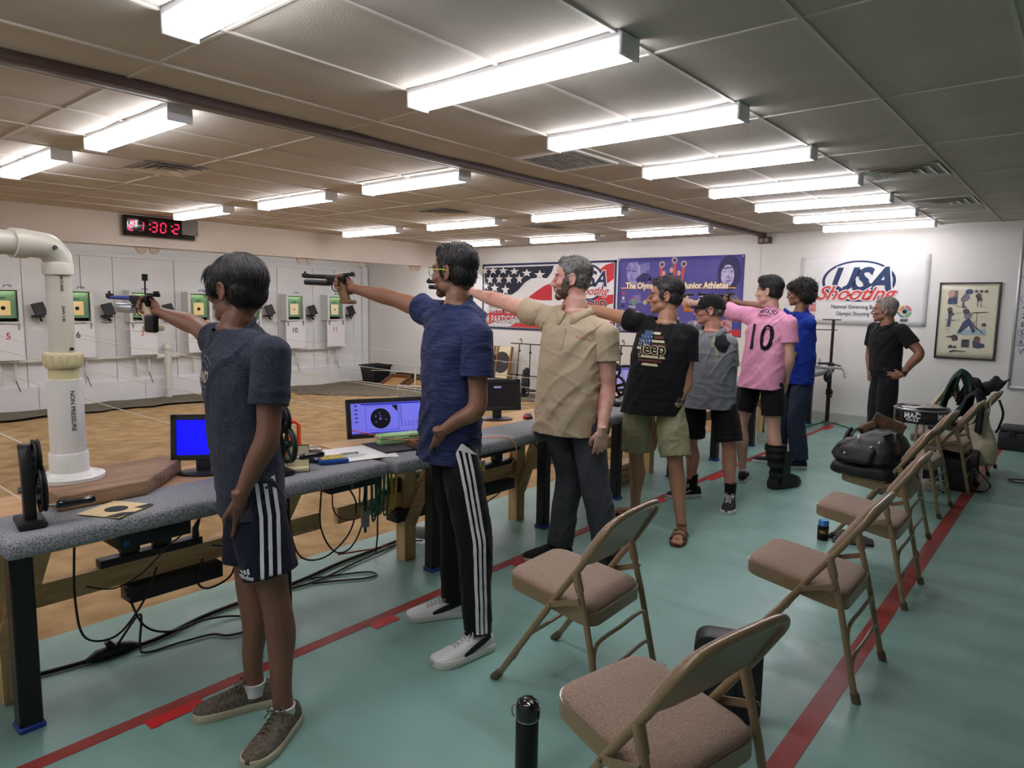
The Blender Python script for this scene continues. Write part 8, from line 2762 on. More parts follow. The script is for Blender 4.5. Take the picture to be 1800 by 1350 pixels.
watch(p, K.lw, K.le, (0.5, -0.85, 0.1), M_BLACK, M_BLACK, mat('watch_glass', (30, 30, 34), 0.1))
shoe(p, K.la, (-0.45, -0.9, 0), 0.29, 0.104, 'slip', SHOE_DRESS)
shoe(p, K.ra, (-0.6, -0.8, 0), 0.29, 0.104, 'slip', SHOE_DRESS)
# ------------------------------------------------------------------ pistols, each held by its shooter
BLK_METAL = mat('black_anodised', (24, 24, 26), 0.35, 0.4)
GRIPW = mat('walnut_grip', (128, 96, 62), 0.6, var=0.4, vs=25, rgb2=(96, 68, 42))
def grip_point(key, side, d):
  j = J[key]
  w = vec(j[side + 'w'])
  e = vec(j[side + 'e'])
  f = (w - e).normalized()
  return w + f * 0.060 + vec(d)
pistol('p1', grip_point('p1', 'r', (0.0, -0.022, -0.018)), (-0.975, -0.20, 0.02), 'air pistol with blue barrel and grey cylinder in hand of the boy in striped shorts',
   dict(receiver=BLK_METAL, barrel=mat('blue_anodised', (48, 70, 160), 0.3, 0.5), cylinder=mat('silver_cylinder', (176, 178, 182), 0.3, 0.6), sight=BLK_METAL, grip=mat('beige_grip', (196, 176, 146), 0.6), flag=True), scale=0.95)
pistol('p2', grip_point('p2', 'r', (0.0, -0.022, -0.018)), (-0.97, -0.23, 0.035), 'black air pistol with sculpted walnut grip in hand of the youth in blue shirt',
   dict(receiver=BLK_METAL, barrel=BLK_METAL, cylinder=BLK_METAL, sight=BLK_METAL, grip=GRIPW), style=1, scale=0.95)
pistol('p3', grip_point('p3', 'r', (0.0, -0.022, -0.018)), (-0.97, -0.23, 0.02), 'black air pistol in hand of the tall man in tan polo', dict(receiver=BLK_METAL, barrel=BLK_METAL, cylinder=BLK_METAL, sight=BLK_METAL, grip=BLK_METAL), style=1)
pistol('p6', grip_point('p6', 'l', (0.0, 0.022, -0.018)), (-0.98, -0.1, 0.02), 'black air pistol with orange grip in hand of the youth in pink jersey', dict(receiver=BLK_METAL, barrel=BLK_METAL, cylinder=BLK_METAL, sight=BLK_METAL, grip=mat('orange_grip', (204, 116, 44), 0.5)), style=1)
pistol('p7', grip_point('p7', 'r', (0.0, -0.022, -0.018)), (-0.97, -0.2, 0.03), 'black air pistol in hand of the curly-haired youth in royal blue', dict(receiver=BLK_METAL, barrel=BLK_METAL, cylinder=BLK_METAL, sight=BLK_METAL, grip=BLK_METAL), style=1)
# ------------------------------------------------------------------ folding chairs
CH = mat('bronze_enamel', (142, 120, 90), 0.34, 0.12, coat=0.3)
CHD = mat('bronze_back_plate', (128, 116, 94), 0.42, 0.1)
CUSH = mat('woven_taupe_fabric', (172, 148, 130), 0.95, var=0.4, vs=240, bump=0.7, bs=260, rgb2=(140, 116, 100), spec=0.1, sheen=0.2)
RUB = mat('brown_rubber_tip', (88, 76, 60), 0.7)
def rounded(w, d, r, z, cx=0.0, n=5, taper=0.0):
  out = []
  for sx, sy, a0 in ((1, 1, 0), (-1, 1, PI / 2), (-1, -1, PI), (1, -1, 1.5 * PI)):
    for i in range(n + 1):
      a = a0 + PI / 2 * i / n
      y = sy * (w / 2 - r) + r * math.sin(a)
      x = sx * (d / 2 - r) + r * math.cos(a)
      y *= 1 - taper * (0.5 - x / d)
      out.append(Vector((cx + x, y, z)))
  return out
def make_chair():
  t = thing('folding_chair', 'x', 'chair', (0, 0, 0), 0, 'padded folding chairs')
  b = MB()
  b.loft([rounded(0.40, 0.41, 0.06, z, -0.025, taper=0.10) for z in (0.362, 0.368, 0.408, 0.412)])
  b.v = [(x, y, z - (x + 0.025) * 0.134) for x, y, z in b.v]
  b.build('seat_frame', CH, t, smooth=50)
  b = MB()
  b.loft([rounded(0.40 - 2 * e, 0.41 - 2 * e, 0.06, z, -0.025, taper=0.10) for z, e in ((0.408, 0.006), (0.416, 0.004), (0.428, 0.012), (0.436, 0.035), (0.440, 0.09))])
  b.v = [(x, y, z - (x + 0.025) * 0.134) for x, y, z in b.v]
  b.build('seat_cushion', CUSH, t, smooth=180)
  # long tube: front foot, past the seat, round the back
  side = lambda s_: [(-0.245, 0.212 * s_, 0.010), (0.010, 0.208 * s_, 0.392), (0.135, 0.205 * s_, 0.568), (0.190, 0.203 * s_, 0.652)]
  arc = [(0.218, 0.199, 0.695), (0.236, 0.180, 0.727), (0.248, 0.140, 0.748), (0.253, 0.07, 0.756), (0.254, 0.0, 0.757), (0.253, -0.07, 0.756), (0.248, -0.140, 0.748), (0.236, -0.180, 0.727), (0.218, -0.199, 0.695)]
  b = MB()
  b.tube(smooth_path(side(1) + arc + side(-1)[::-1], 4), 0.0128, 10)
  b.build('main_tube', CH, t, smooth=180)
  for s_ in (-1, 1):
    b = MB()
    b.tube([(0.240, 0.216 * s_, 0.010), (0.165, 0.210 * s_, 0.35), (0.118, 0.208 * s_, 0.520)], 0.0125, 10)
    b.build('rear_leg', CH, t, smooth=50)
    b = MB()
    b.tube([(0.132, 0.2085 * s_, 0.47), (0.114, 0.208 * s_, 0.535)], 0.0165, 10)
    b.build('leg_cap', CH, t, smooth=50)
    b = MB()
    b.beam((0.012, 0.226 * s_, 0.394), (0.140, 0.226 * s_, 0.440), 0.022, 0.006, hint=(0, 1, 0))
    for p in ((0.012, 0.230 * s_, 0.394), (0.140, 0.230 * s_, 0.440)):
      b.cyl(p, (p[0], p[1] + 0.006 * s_, p[2]), 0.007, n=8)
    b.build('hinge_link', CH, t, smooth=40)
    for p, q in (((-0.262, 0.2125 * s_, -0.0), (-0.232, 0.2115 * s_, 0.032)), ((0.2455, 0.2165 * s_, -0.0), (0.236, 0.215 * s_, 0.036))):
      b = MB()
      b.cyl(p, q, 0.0165, n=12)
      b.build('foot_tip', RUB, t, smooth=50)
  for nm, x, z, w in (('front_stretcher', -0.135, 0.175, 0.207), ('rear_stretcher', 0.196, 0.235, 0.212), ('rear_stretcher', 0.218, 0.115, 0.213)):
    up = 0.045 if nm == 'rear_stretcher' else 0.02
    b = MB()
    b.tube(smooth_path([(x + (0.012 if nm == 'rear_stretcher' else -0.03), w, z - 0.06), (x, w - 0.008, z), (x - 0.004, w - 0.045, z + up), (x - 0.004, 0, z + up), (x - 0.004, -w + 0.045, z + up), (x, -w + 0.008, z), (x + (0.012 if nm == 'rear_stretcher' else -0.03), -w, z - 0.06)], 5), 0.0078, 8)
    b.build(nm, CH, t, smooth=180)
  # back plate and pad
  d = Vector((0.255 - 0.150, 0, 0.757 - 0.590)).normalized()
  nrm = Vector((-d.z, 0, d.x))
  base = Vector((0.128, 0, 0.560))
  outl = []
  for y, l in ((-0.200, 0.02), (-0.199, 0.10), (-0.193, 0.145), (-0.170, 0.182), (-0.122, 0.203), (-0.06, 0.211), (0, 0.213), (0.06, 0.211), (0.122, 0.203), (0.170, 0.182), (0.193, 0.145), (0.199, 0.10), (0.200, 0.02), (0.19, 0.004), (0.10, -0.020), (0, -0.028), (-0.10, -0.020), (-0.19, 0.004)):
    outl.append((y, l))
  b = MB()
  b.loft([[base + d * l * 1.0 + Vector((0, y * e, 0)) + nrm * o for y, l in outl] for o, e in ((-0.004, 0.98), (0.004, 0.98))])
  b.build('back_plate', CHD, t, smooth=40)
  b = MB()
  b.loft([[base + d * (0.092 + (l - 0.092) * g) + Vector((0, y * g, 0)) + nrm * o for y, l in outl] for o, g in ((0.004, 0.985), (0.012, 1.0), (0.024, 0.95), (0.030, 0.80))])
  b.build('back_cushion', CUSH, t, smooth=180)
  return t
C0 = make_chair()
for i, (x, y, rz, lab) in enumerate(((-1.472, 2.20, 2, 'padded folding chair in the middle of the floor behind the tall man'),
            (-0.79, 1.575, -13, 'nearest padded folding chair, cut by the bottom edge'),
            (-0.81, 2.98, 0, 'padded folding chair nearest along the red line, nothing on it'),
            (-0.84, 4.04, 0, 'padded folding chair with the drink can beside its front leg'),
            (-0.945, 4.95, 0, 'padded folding chair with the big black backpack on its seat'),
            (-0.96, 5.95, -2, 'padded folding chair behind the backpack, beside the black stool'),
            (-0.88, 6.84, -2, 'padded folding chair with the black bag under its seat'),
            (-0.84, 7.78, -2, 'farthest padded folding chair, draped with jackets and a tote bag'))):
  o = C0 if i == 0 else dup(C0)
  o.location = (x, y, 0)
  o.rotation_euler = (0, 0, math.radians(rz))
  o['label'] = lab
# ------------------------------------------------------------------ bottles, can, cases
GLB = mat('gloss_black_steel', (16, 16, 18), 0.35, 0.2)
t = thing('water_bottle', 'tall black steel water bottle with flip lid on the floor in the foreground', 'bottle', (-1.265, 1.615, 0), math.radians(30))
b = MB()
b.lathe([(0.033, 0.0), (0.0365, 0.004), (0.0365, 0.018)], 28)
b.build('steel_base', STEEL, t)
b = MB()
b.lathe([(0.0368, 0.017), (0.0368, 0.190), (0.035, 0.194)], 28)
b.build('bottle_body', GLB, t)
b = MB()
b.lathe([(0.0355, 0.193), (0.0355, 0.199)], 28)
b.build('steel_ring', STEEL, t)
b = MB()
b.lathe([(0.0368, 0.198), (0.0372, 0.232), (0.0355, 0.247), (0.026, 0.254), (0.0, 0.256)], 28, caps=False)
b.build('lid', mat('gloss_black_lid', (12, 12, 13), 0.12, coat=0.6), t, smooth=50)
b = MB()
b.box((0, -0.005, 0.250), (0.030, 0.066, 0.014))
b.box((0.036, 0, 0.215), (0.010, 0.026, 0.034))
b.build('flip_spout', MATS['gloss_black_lid'], t, bevel=0.005)
b = MB()
b.tube(smooth_path([(-0.030, -0.012, 0.243), (-0.046, -0.014, 0.238), (-0.046, -0.014, 0.212), (-0.038, -0.014, 0.204)], 4), 0.0025, 6)
b.build('carry_loop', STEEL, t)
t = thing('drink_can', 'blue drink can in a black sleeve with gold lettering by the chair leg', 'can', (-1.225, 4.66, 0))
b = MB()
b.lathe([(0.030, 0), (0.034, 0.004), (0.034, 0.096), (0.033, 0.098)], 24)
b.build('can_sleeve', BLACK_TEE, t)
b = MB()
b.lathe([(0.0325, 0.09), (0.0325, 0.122), (0.027, 0.130), (0.027, 0.133), (0.024, 0.130)], 24)
b.build('can_top', mat('can_blue', (70, 140, 206), 0.3, 0.5), t)
vs, fs = text_geo('0SC', 0.028, bold=0.0008, align='CENTER')
b = MB()
P = []
for x, y in vs:
  a = math.radians(-74) + x / 0.0345
  P.append((0.0345 * math.cos(a), 0.0345 * math.sin(a), 0.050 + y))
b.add(P, fs)
for k in range(7):
  a = math.radians(-25) + 0.06 * k
  b.add([(0.0346 * math.cos(a + q), 0.0346 * math.sin(a + q), 0.045 + 0.006 * ((k * 3) % 4) + h) for q, h in ((0, 0), (0.09, 0.004), (0.08, 0.018), (0.01, 0.012))], [(0, 1, 2, 3)])
b.build('gold_lettering', mat('gold_print', (206, 160, 70), 0.5), t, smooth=0)
t = thing('gear_case', 'black ribbed hard case standing behind the nearest chair', 'case', (-0.915, 2.356, 0), math.radians(22))
b = MB()
b.loft([[Vector((p.y, o_, 0.16 + p.x * 0.98)) for p in rounded(0.24, 0.32, 0.05, 0)] for o_ in (-0.05, 0.05)])
b.build('case_shell', mat('black_case_shell', (26, 26, 30), 0.5, bump=0.3, bs=60, stretch=(1, 1, 12)), t, bevel=0.008)
for k in range(4):
  b = MB()
  b.box((-0.075 + 0.05 * k, -0.052, 0.16), (0.012, 0.006, 0.24))
  b.build('case_rib', MATS['black_case_shell'], t, bevel=0.002, seg=1)
t = thing('sneaker_box', 'dark grey low shoe resting under the seat by the drink can', 'shoe', (-1.06, 4.72, 0), 0.4)
b = MB()
b.loft([[Vector((-0.10 + 0.02 * k, w * math.cos(q), 0.012 + h * max(0, math.sin(q)))) for q in (PI * i / 10 for i in range(11))] for k, w, h in ((0, 0.03, 0.06), (2, 0.04, 0.075), (5, 0.042, 0.065), (8, 0.045, 0.045), (11, 0.03, 0.025))])
b.build('upper', mat('grey_shoe', (84, 80, 76), 0.8), t)
b = MB()
b.box((0.0, 0, 0.007), (0.24, 0.085, 0.014))
b.build('sole', M_BLACK, t, bevel=0.006)
t.name = 'low_shoe'
# ------------------------------------------------------------------ soft goods
def soft(name, blobs, m, par, seed, vox=0.012, amp=0.010, freq=9.0, it=3):
  g = MB()
  for bl in blobs:
    if len(bl[0]) > 3:
      g.loft(bl)
      continue
    c, r = bl[0], bl[1]
    R = bl[2] if len(bl) > 2 else None
    if len(bl) > 3:
      bx = MB().box((0, 0, 0), tuple(2 * q for q in r))
      vs = [(R.to_3x3() @ Vector(v) if R is not None else Vector(v)) + vec(c) for v in bx.v]
      g.add(vs, bx.f)
    else:
      g.ell(c, r, R, 18, 12)
  V, F_ = remesh(g, vox, it)
  N = vnormals(V, F_)
  n = np_noise3(V * freq + seed * 3.3, seed)
  n2 = np_noise3(V * freq * 2.3 + seed, seed + 1)
  V = V + N * (amp * (1 - 2 * np.abs(n)) + amp * 0.5 * n2)[:, None]
  return to_obj(name, V, F_, m, None) if par is None else local_obj(name, V, F_, m, par)
def local_obj(name, V, F_, m, par):
  o = to_obj(name, V, F_, m, None)
  o.parent = par
  return o
PACK = mat('black_nylon', (16, 16, 19), 0.55, var=0.3, vs=20, bump=0.3, bs=220)
WEB = mat('black_strap_web', (24, 24, 27), 0.6)
REFL = mat('reflective_tab', (220, 220, 222), 0.3)
t = thing('backpack', 'big black backpack lying on the folding chair seat with brown gear on top', 'backpack', (-1.03, 4.93, 0.43), math.radians(-6))
Ry = lambda d: Matrix.Rotation(math.radians(d), 4, 'Y')
rr = lambda z, w, d, cx=0.0, cy=0.0, r=0.07: [v + Vector((0, cy, 0)) for v in rounded(w, d, r, z, cx)]
soft('pack_body', [[rr(0.085, 0.40, 0.32, 0.0), rr(0.11, 0.44, 0.35, 0.0), rr(0.18, 0.42, 0.32, 0.02), rr(0.235, 0.34, 0.24, 0.04, 0.02), rr(0.275, 0.22, 0.14, 0.05, 0.03, 0.05), rr(0.285, 0.12, 0.08, 0.05, 0.03, 0.03)]], PACK, t, 3, 0.009, 0.006, 9, 1)
soft('bottom_compartment', [[rr(0.0, 0.36, 0.32), rr(0.025, 0.46, 0.38), rr(0.07, 0.46, 0.38), rr(0.10, 0.38, 0.32)]], PACK, t, 7, 0.009, 0.006, 11, 1)
soft('front_pocket', [[rr(0.09, 0.24, 0.08, -0.175), rr(0.12, 0.28, 0.11, -0.17), rr(0.19, 0.26, 0.10, -0.14), rr(0.215, 0.18, 0.06, -0.12)]], PACK, t, 4, 0.008, 0.004, 12, 1)
soft('side_pocket', [[rr(0.10, 0.05, 0.16, -0.02, -0.225, 0.02), rr(0.12, 0.07, 0.20, -0.02, -0.22, 0.03), rr(0.19, 0.06, 0.18, 0.0, -0.20, 0.02), rr(0.21, 0.03, 0.12, 0.0, -0.19, 0.01)]], PACK, t, 5, 0.007, 0.003, 12, 1)
soft('top_flap', [((-0.20, 0.11, 0.19), (0.022, 0.045, 0.085), Ry(15))], PACK, t, 6, 0.007, 0.003, 15)
b = MB()
b.tube(smooth_path([(0.10, -0.10, 0.27), (0.17, -0.12, 0.30), (0.22, -0.13, 0.20), (0.20, -0.12, 0.08), (0.14, -0.16, 0.02)], 6), 0.020, 8, flat=0.4)
b.tube(smooth_path([(-0.12, -0.05, 0.24), (-0.10, 0.0, 0.285), (-0.06, 0.05, 0.26)], 6), 0.012, 8, flat=0.5)
b.build('shoulder_strap', WEB, t)
for k, p in enumerate(((-0.20, -0.10, 0.12), (-0.08, -0.245, 0.15), (0.06, -0.20, 0.21), (0.10, -0.19, 0.24), (-0.04, -0.14, 0.255), (0.17, -0.13, 0.29))):
  b = MB()
  b.box(p, (0.012, 0.012, 0.030), Matrix.Rotation(k * 0.7, 4, 'X'))
  b.box((p[0], p[1], p[2] - 0.03), (0.005, 0.006, 0.025))
  b.build('zip_pull', REFL if k % 2 == 0 else STEEL2, t, bevel=0.002, seg=1)
LEA = mat('brown_suede', (96, 70, 52), 0.8, var=0.3, vs=25)
t = thing('leather_glove', 'rolled brown suede glove lying on top of the black backpack', 'glove', (-1.10, 5.02, 0.70))
soft('rolled_cuff', [((0, 0, 0.0), (0.045, 0.06, 0.04)), ((0.03, 0.03, 0.02), (0.035, 0.03, 0.035))], LEA, t, 8, 0.006, 0.005, 18)
t = thing('leather_flap', 'flat brown suede flap leaning behind the backpack', 'cloth', (-0.99, 5.12, 0.70), 0.3)
soft('flap', [((0, 0, 0.02), (0.10, 0.025, 0.06), Ry(25), 1)], LEA, t, 9, 0.006, 0.004, 14)
# stool with round black padded top
t = thing('round_stool', 'black round work stool with white tool-brand lettering and chrome legs', 'stool', (-1.01, 6.50, 0), 0)
b = MB()
b.lathe([(0.185, 0.585), (0.200, 0.590), (0.203, 0.60), (0.203, 0.685), (0.198, 0.695), (0.190, 0.698)], 40)
b.build('seat_drum', mat('gloss_black_vinyl', (14, 14, 16), 0.15, coat=0.5), t, smooth=50)
b = MB()
b.lathe([(0.205, 0.690), (0.207, 0.70), (0.200, 0.706)], 40, caps=False)
b.build('chrome_band', STEEL, t, smooth=50)
b = MB()
b.lathe([(0.196, 0.696), (0.190, 0.712), (0.150, 0.722), (0.0, 0.726)], 40, caps=False)
b.build('seat_top', MATS['gloss_black_vinyl'], t, smooth=60)
for body, size, zz, bo_ in (('MAC', 0.058, 0.655, 0.0022), ('TOOLS', 0.030, 0.628, 0.001)):
  for ac in (-100, -30):
    vs, fs = text_geo(body, size, bold=bo_, align='CENTER')
    b = MB()
    b.add([(0.2045 * math.cos(math.radians(ac) + x / 0.2045), 0.2045 * math.sin(math.radians(ac) + x / 0.2045), zz + y - 0.02) for x, y in vs], fs)
    b.build('seat_lettering', WHITE_CLOTH, t, smooth=0)
CHROME = mat('chrome', (200, 202, 206), 0.12, 1.0)
for a in (20, 110, 200, 290):
  ca, sa = math.cos(math.radians(a)), math.sin(math.radians(a))
  b = MB()
  b.tube(smooth_path([(0.13 * ca, 0.13 * sa, 0.59), (0.145 * ca, 0.145 * sa, 0.30), (0.165 * ca, 0.165 * sa, 0.18), (0.19 * ca, 0.19 * sa, 0.02)], 5), 0.0125, 10)
  b.build('chrome_leg', CHROME, t)
  b = MB()
  b.cyl((0.192 * ca, 0.192 * sa, 0), (0.189 * ca, 0.189 * sa, 0.03), 0.017, n=12)
  b.build('rubber_foot', M_BLACK, t)
b = MB()
b.tube([(0.15 * math.cos(q), 0.15 * math.sin(q), 0.27) for q in (2 * PI * i / 28 for i in range(28))], 0.009, 8, closed=True)
b.build('foot_ring', CHROME, t)
# bag, clogs, coats, cases near the far end of the chairs
t = thing('duffel_bag', 'black duffel bag with shoulder strap under the chair by the red line', 'bag', (-0.86, 7.02, 0), 0.0)
soft('bag_body', [((0, 0, 0.14), (0.20, 0.30, 0.13), None, 1), ((0, 0, 0.25), (0.18, 0.27, 0.05))], PACK, t, 12, 0.013, 0.008)
b = MB()
b.tube(smooth_path([(0.19, -0.22, 0.26), (0.26, -0.20, 0.16), (0.33, -0.14, 0.06), (0.30, -0.20, 0.012), (0.20, -0.26, 0.012), (0.12, -0.28, 0.02)], 6), 0.016, 8, flat=0.3)
b.build('bag_strap', WEB, t)
CLOG = mat('white_foam_clog', (206, 202, 190), 0.6, var=0.06, vs=20)
for i, (x, y, rz, lab) in enumerate(((-1.10, 6.72, 2.2, 'left white perforated clog on the floor by the chrome stool'), (-0.93, 6.62, 2.5, 'right white perforated clog on the floor by the chrome stool'))):
  t = thing('clog', lab, 'shoe', (x, y, 0), rz, 'white clogs by the stool')
  g = MB()
  g.loft([[Vector((w * math.cos(q), yy, 0.008 + h * (max(0, math.sin(q)) if q <= PI + 0.01 else 0))) for q in (PI * k / 12 for k in range(13))] for yy, w, h in ((-0.14, 0.02, 0.05), (-0.12, 0.038, 0.06), (-0.05, 0.042, 0.062), (0.0, 0.045, 0.085), (0.06, 0.050, 0.088), (0.11, 0.046, 0.070), (0.135, 0.03, 0.045), (0.145, 0.012, 0.03))])
  g.build('clog_shell', CLOG, t, smooth=60)
  b = MB()
  b.loft([rounded(0.098, 0.30, 0.04, z) for z in (0.0, 0.016, 0.020)])
  for q in range(len(b.v)):
    v = b.v[q]
    b.v[q] = (v[1], v[0], v[2])
  b.build('clog_sole', CLOG, t, smooth=40)
  b = MB()
  for k in range(14):
    a = 0.3 + (k % 5) * 0.62
    yy = 0.02 + 0.035 * (k // 5)
    r_ = 0.048 - 0.004 * (k // 5)
    h_ = 0.090 - 0.012 * (k // 5)
    c = Vector((r_ * math.cos(a), yy, 0.012 + h_ * math.sin(a)))
    n_ = Vector((math.cos(a), 0.2, math.sin(a)))
    b.cyl(c - n_ * 0.006, c + n_ * 0.0015, 0.006, n=8)
  b.build('vent_holes', M_DARK, t, smooth=0)
  b = MB()
  b.tube(smooth_path([(0.047, -0.01, 0.045), (0.045, -0.08, 0.075), (0.02, -0.14, 0.085), (-0.02, -0.14, 0.085), (-0.045, -0.08, 0.075), (-0.047, -0.01, 0.045)], 5), 0.007, 8, flat=0.5)
  b.build('heel_strap', CLOG, t)
t = thing('jacket', 'dark green and black jacket draped high over the farthest chair', 'jacket', (-0.80, 7.60, 0.0))
GREENJ = mat('forest_green_fabric', (34, 62, 58), 0.85, var=0.3, vs=12, bump=0.3, bs=150)
BLKJ = mat('black_fabric', (22, 22, 26), 0.85, var=0.3, vs=14, bump=0.3, bs=150)
def drape(name, path, width, m, par, folds_, amp, y0=0.0, seed=1, taper=0.0):
  P = smooth_path([(p[0], y0 + (p[2] if len(p) > 2 else 0.0), p[1]) for p in path], 8)
  n, k = len(P), 22
  vs = []
  for i, p in enumerate(P):
    d = (P[min(i + 1, n - 1)] - P[max(i - 1, 0)]).normalized()
    nr = Vector((-d.z, 0, d.x))
    t_ = i / (n - 1)
    for q in range(k + 1):
      u = q / k - 0.5
      w_ = width * (1 - taper * (1 - t_))
      f_ = amp * (0.35 + 0.65 * abs(2 * t_ - 1)) * math.sin(folds_ * 2 * PI * u + seed + 1.2 * math.sin(4 * t_ + seed))
      vs.append(p + Vector((0, u * w_, 0)) + nr * f_ + Vector((0, 0.02 * math.sin(9 * t_ + seed), -0.03 * abs(u) * 2)))
  b = MB()
  b.add(vs, [(i * (k + 1) + q, (i + 1) * (k + 1) + q, (i + 1) * (k + 1) + q + 1, i * (k + 1) + q + 1) for i in range(n - 1) for q in range(k)])
  o = b.build(name, m, par, smooth=180)
  md = o.modifiers.new('s', 'SOLIDIFY')
  md.thickness = 0.012
  return o
drape('green_drape', [(-0.32, 0.46), (-0.24, 0.52), (-0.20, 0.68), (-0.155, 0.86), (-0.10, 0.945), (-0.04, 0.91), (0.0, 0.76), (-0.02, 0.56)], 0.24, GREENJ, t, 2.6, 0.030, -0.02, 1.0, 0.1)
drape('green_drape', [(-0.14, 0.80), (-0.09, 0.955), (-0.02, 0.92), (0.03, 0.80)], 0.13, GREENJ, t, 1.5, 0.022, -0.06, 2.0)
drape('black_drape', [(-0.28, 0.44), (-0.16, 0.48), (-0.06, 0.62), (0.0, 0.76), (0.07, 0.79), (0.12, 0.66), (0.11, 0.44)], 0.36, BLKJ, t, 3.0, 0.026, -0.10, 3.0)
drape('black_drape', [(-0.10, 0.66), (-0.03, 0.86), (0.04, 0.88), (0.09, 0.74)], 0.20, BLKJ, t, 2.0, 0.022, 0.06, 4.0)
b = MB()
b.tube(smooth_path([(0.06, -0.16, 0.76), (0.09, -0.17, 0.62), (0.07, -0.18, 0.50), (0.0, -0.18, 0.46)], 6), 0.022, 8, flat=0.4)
b.build('green_trim', GREENJ, t)
t = thing('tote_bag', 'cream canvas tote bag hanging at the side of the farthest chair', 'bag', (-0.72, 7.42, 0.0))
CREAMC = mat('cream_canvas', (204, 196, 168), 0.85, var=0.1, vs=10, bump=0.3, bs=200)
soft('tote_sack', [[rr(0.13, 0.14, 0.30, 0, 0, 0.05), rr(0.16, 0.17, 0.35, 0, 0, 0.06), rr(0.28, 0.16, 0.33, 0.01, 0, 0.06), rr(0.42, 0.11, 0.22, 0.02, 0.02, 0.04), rr(0.56, 0.07, 0.11, 0.03, 0.04, 0.025), rr(0.68, 0.03, 0.05, 0.03, 0.05, 0.012)]], CREAMC, t, 23, 0.010, 0.007, 11, 1)
b = MB()
b.tube(smooth_path([(0.02, 0.0, 0.52), (0.05, 0.02, 0.66), (0.08, 0.04, 0.72), (0.09, 0.04, 0.62), (0.08, 0.0, 0.50)], 6), 0.012, 8, flat=0.3)
b.build('tote_handle', CREAMC, t)
t = thing('tote_bag', 'cream canvas bag slumped behind the stool against the jackets', 'bag', (-1.05, 7.72, 0.0))
drape('canvas_sack', [(-0.16, 0.42), (-0.10, 0.56), (0.0, 0.72), (0.07, 0.83), (0.11, 0.82), (0.13, 0.70)], 0.24, CREAMC, t, 1.8, 0.022, 0.0, 5.0)
drape('canvas_sack', [(-0.10, 0.42), (-0.04, 0.55), (0.05, 0.70), (0.10, 0.80)], 0.20, CREAMC, t, 1.4, 0.016, 0.03, 6.0)
b = MB()
b.tube(smooth_path([(0.06, 0, 0.80), (0.09, 0.01, 0.86), (0.13, 0.02, 0.84)], 5), 0.006, 6)
b.build('cord_handle', M_WIRE, t)
t = thing('camera_bag', 'black strap harness bundle on the shoulder of the farthest chair', 'bag', (-0.68, 7.72, 0.0))
soft('harness_body', [((0, 0, 0.80), (0.07, 0.09, 0.05), Ry(-20)), ((0.06, 0, 0.84), (0.05, 0.05, 0.05), Ry(30), 1), ((-0.05, 0, 0.76), (0.06, 0.08, 0.06))], BLKJ, t, 25, 0.009, 0.010, 14)
b = MB()
b.tube(smooth_path([(0.08, -0.02, 0.84), (0.13, -0.04, 0.87), (0.16, -0.04, 0.89)], 5), 0.018, 8, flat=0.4)
b.tube(smooth_path([(0.10, -0.10, 0.70), (0.14, -0.12, 0.58), (0.12, -0.12, 0.46), (0.10, -0.11, 0.40)], 5), 0.018, 8, flat=0.35)
b.build('harness_strap', WEB, t)
t = thing('rifle_case', 'long black ribbed hard case lying along the far wall', 'case', (-0.05, 9.30, 0))
b = MB()
b.box((0, 0, 0.10), (1.25, 0.38, 0.20))
b.box((0, 0, 0.225), (1.24, 0.37, 0.05))
b.build('case_shell', mat('rugged_case', (34, 34, 38), 0.55), t, bevel=0.02)
for k in range(5):
  b = MB()
  b.box((-0.5 + 0.25 * k, -0.195, 0.185), (0.06, 0.02, 0.07))
  b.build('case_latch', M_BLACK, t, bevel=0.006)
b = MB()
b.tube(smooth_path([(-0.06, -0.2, 0.13), (-0.06, -0.24, 0.11), (0.06, -0.24, 0.11), (0.06, -0.2, 0.13)], 4), 0.010, 8)
b.build('case_handle', M_BLACK, t)
t = thing('duffel_bag', 'black bag on the floor at the right edge beyond the red line', 'bag', (-0.20, 7.62, 0))
soft('bag_body', [((0.08, 0, 0.15), (0.16, 0.22, 0.14), None, 1), ((0.02, 0.0, 0.28), (0.12, 0.16, 0.04))], PACK, t, 31, 0.012, 0.008)
b = MB()
b.tube(smooth_path([(-0.08, -0.10, 0.28), (-0.14, -0.10, 0.33), (-0.16, -0.02, 0.34), (-0.10, 0.04, 0.30)], 5), 0.014, 8, flat=0.5)
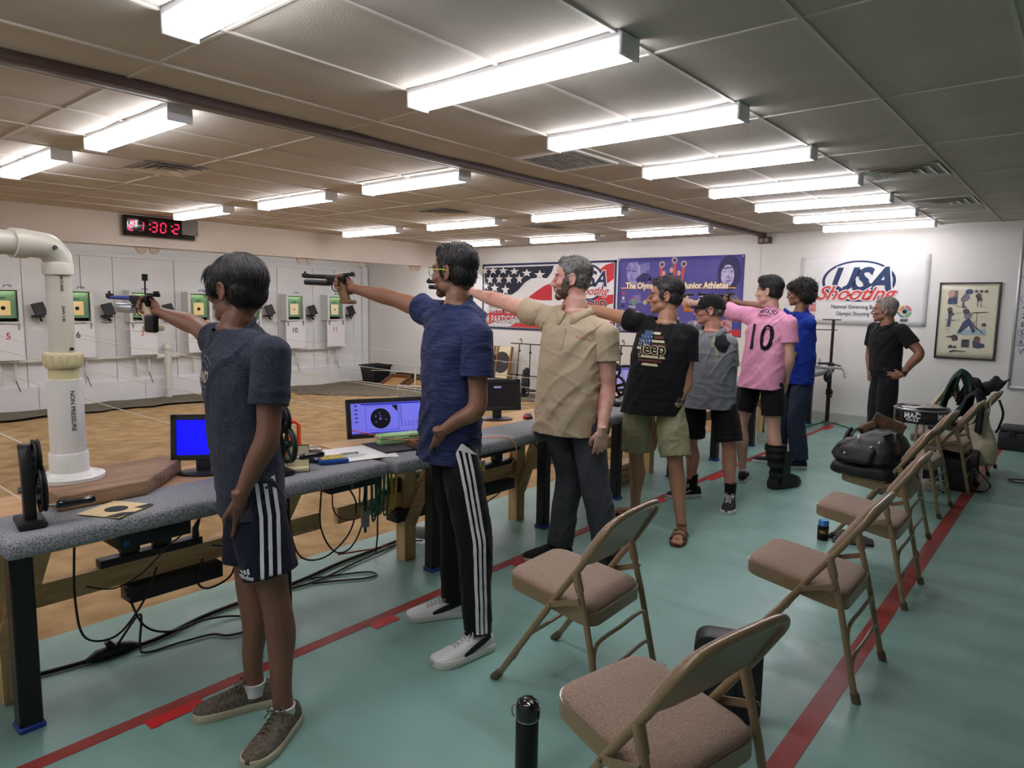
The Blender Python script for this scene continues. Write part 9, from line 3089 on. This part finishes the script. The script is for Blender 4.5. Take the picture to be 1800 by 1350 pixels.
b.tube(smooth_path([(-0.06, -0.22, 0.02), (-0.18, -0.24, 0.015), (-0.24, -0.16, 0.015), (-0.12, -0.10, 0.02)], 5), 0.012, 8, flat=0.4)
b.build('bag_strap', WEB, t)
# tripod stand at the far end of the line
t = thing('tripod_stand', 'tall black tripod rest stand with green feet at the far end of the line', 'stand', (-2.51, 9.36, 0))
b = MB()
b.cyl((0, 0, 0.05), (0, 0, 0.78), 0.026, n=14)
b.build('lower_pole', M_BLACK, t)
b = MB()
b.cyl((0, 0, 0.74), (0, 0, 1.36), 0.018, n=14)
b.build('upper_pole', M_BLACK, t)
for z, r_ in ((0.44, 0.036), (0.78, 0.034)):
  b = MB()
  b.cyl((0, 0, z - 0.04), (0, 0, z + 0.04), r_, n=14)
  b.box((0.035, -0.03, z), (0.04, 0.03, 0.05))
  b.cyl((0.03, -0.04, z - 0.05), (0.05, -0.06, z - 0.05), 0.014, n=8)
  b.build('clamp_collar', M_BLACK, t, smooth=40)
b = MB()
b.box((-0.02, 0, 1.365), (0.22, 0.04, 0.014))
b.build('top_plate', M_BLACK, t, bevel=0.003)
b = MB()
b.box((-0.10, 0, 1.235), (0.30, 0.04, 0.012))
b.box((-0.24, 0, 1.245), (0.02, 0.04, 0.02))
b.build('shelf_arm', M_BLACK, t, bevel=0.003)
b = MB()
b.cyl((0, 0, 0.0), (0, 0, 0.06), 0.034, n=14)
b.build('hub', STEEL2, t)
GRNL = mat('green_enamel', (34, 112, 66), 0.5, var=0.5, vs=70, stretch=(1, 1, 1), rgb2=(24, 60, 44))
for a, L_ in ((-1.95, 0.42), (-0.42, 0.50), (2.0, 0.30)):
  b = MB()
  b.beam((0.03 * math.cos(a), 0.03 * math.sin(a), 0.055), (L_ * math.cos(a), L_ * math.sin(a), 0.010), 0.022, 0.014)
  b.build('tripod_leg', GRNL, t, bevel=0.002, seg=1)
t = thing('aiming_light', 'black handheld light hanging on the bench edge behind the silver rest', 'lamp', (-2.45, 9.05, 0.60))
b = MB()
b.ell((0, 0, 0.06), (0.05, 0.05, 0.07))
b.build('lamp_shell', M_BLACK, t, smooth=180)
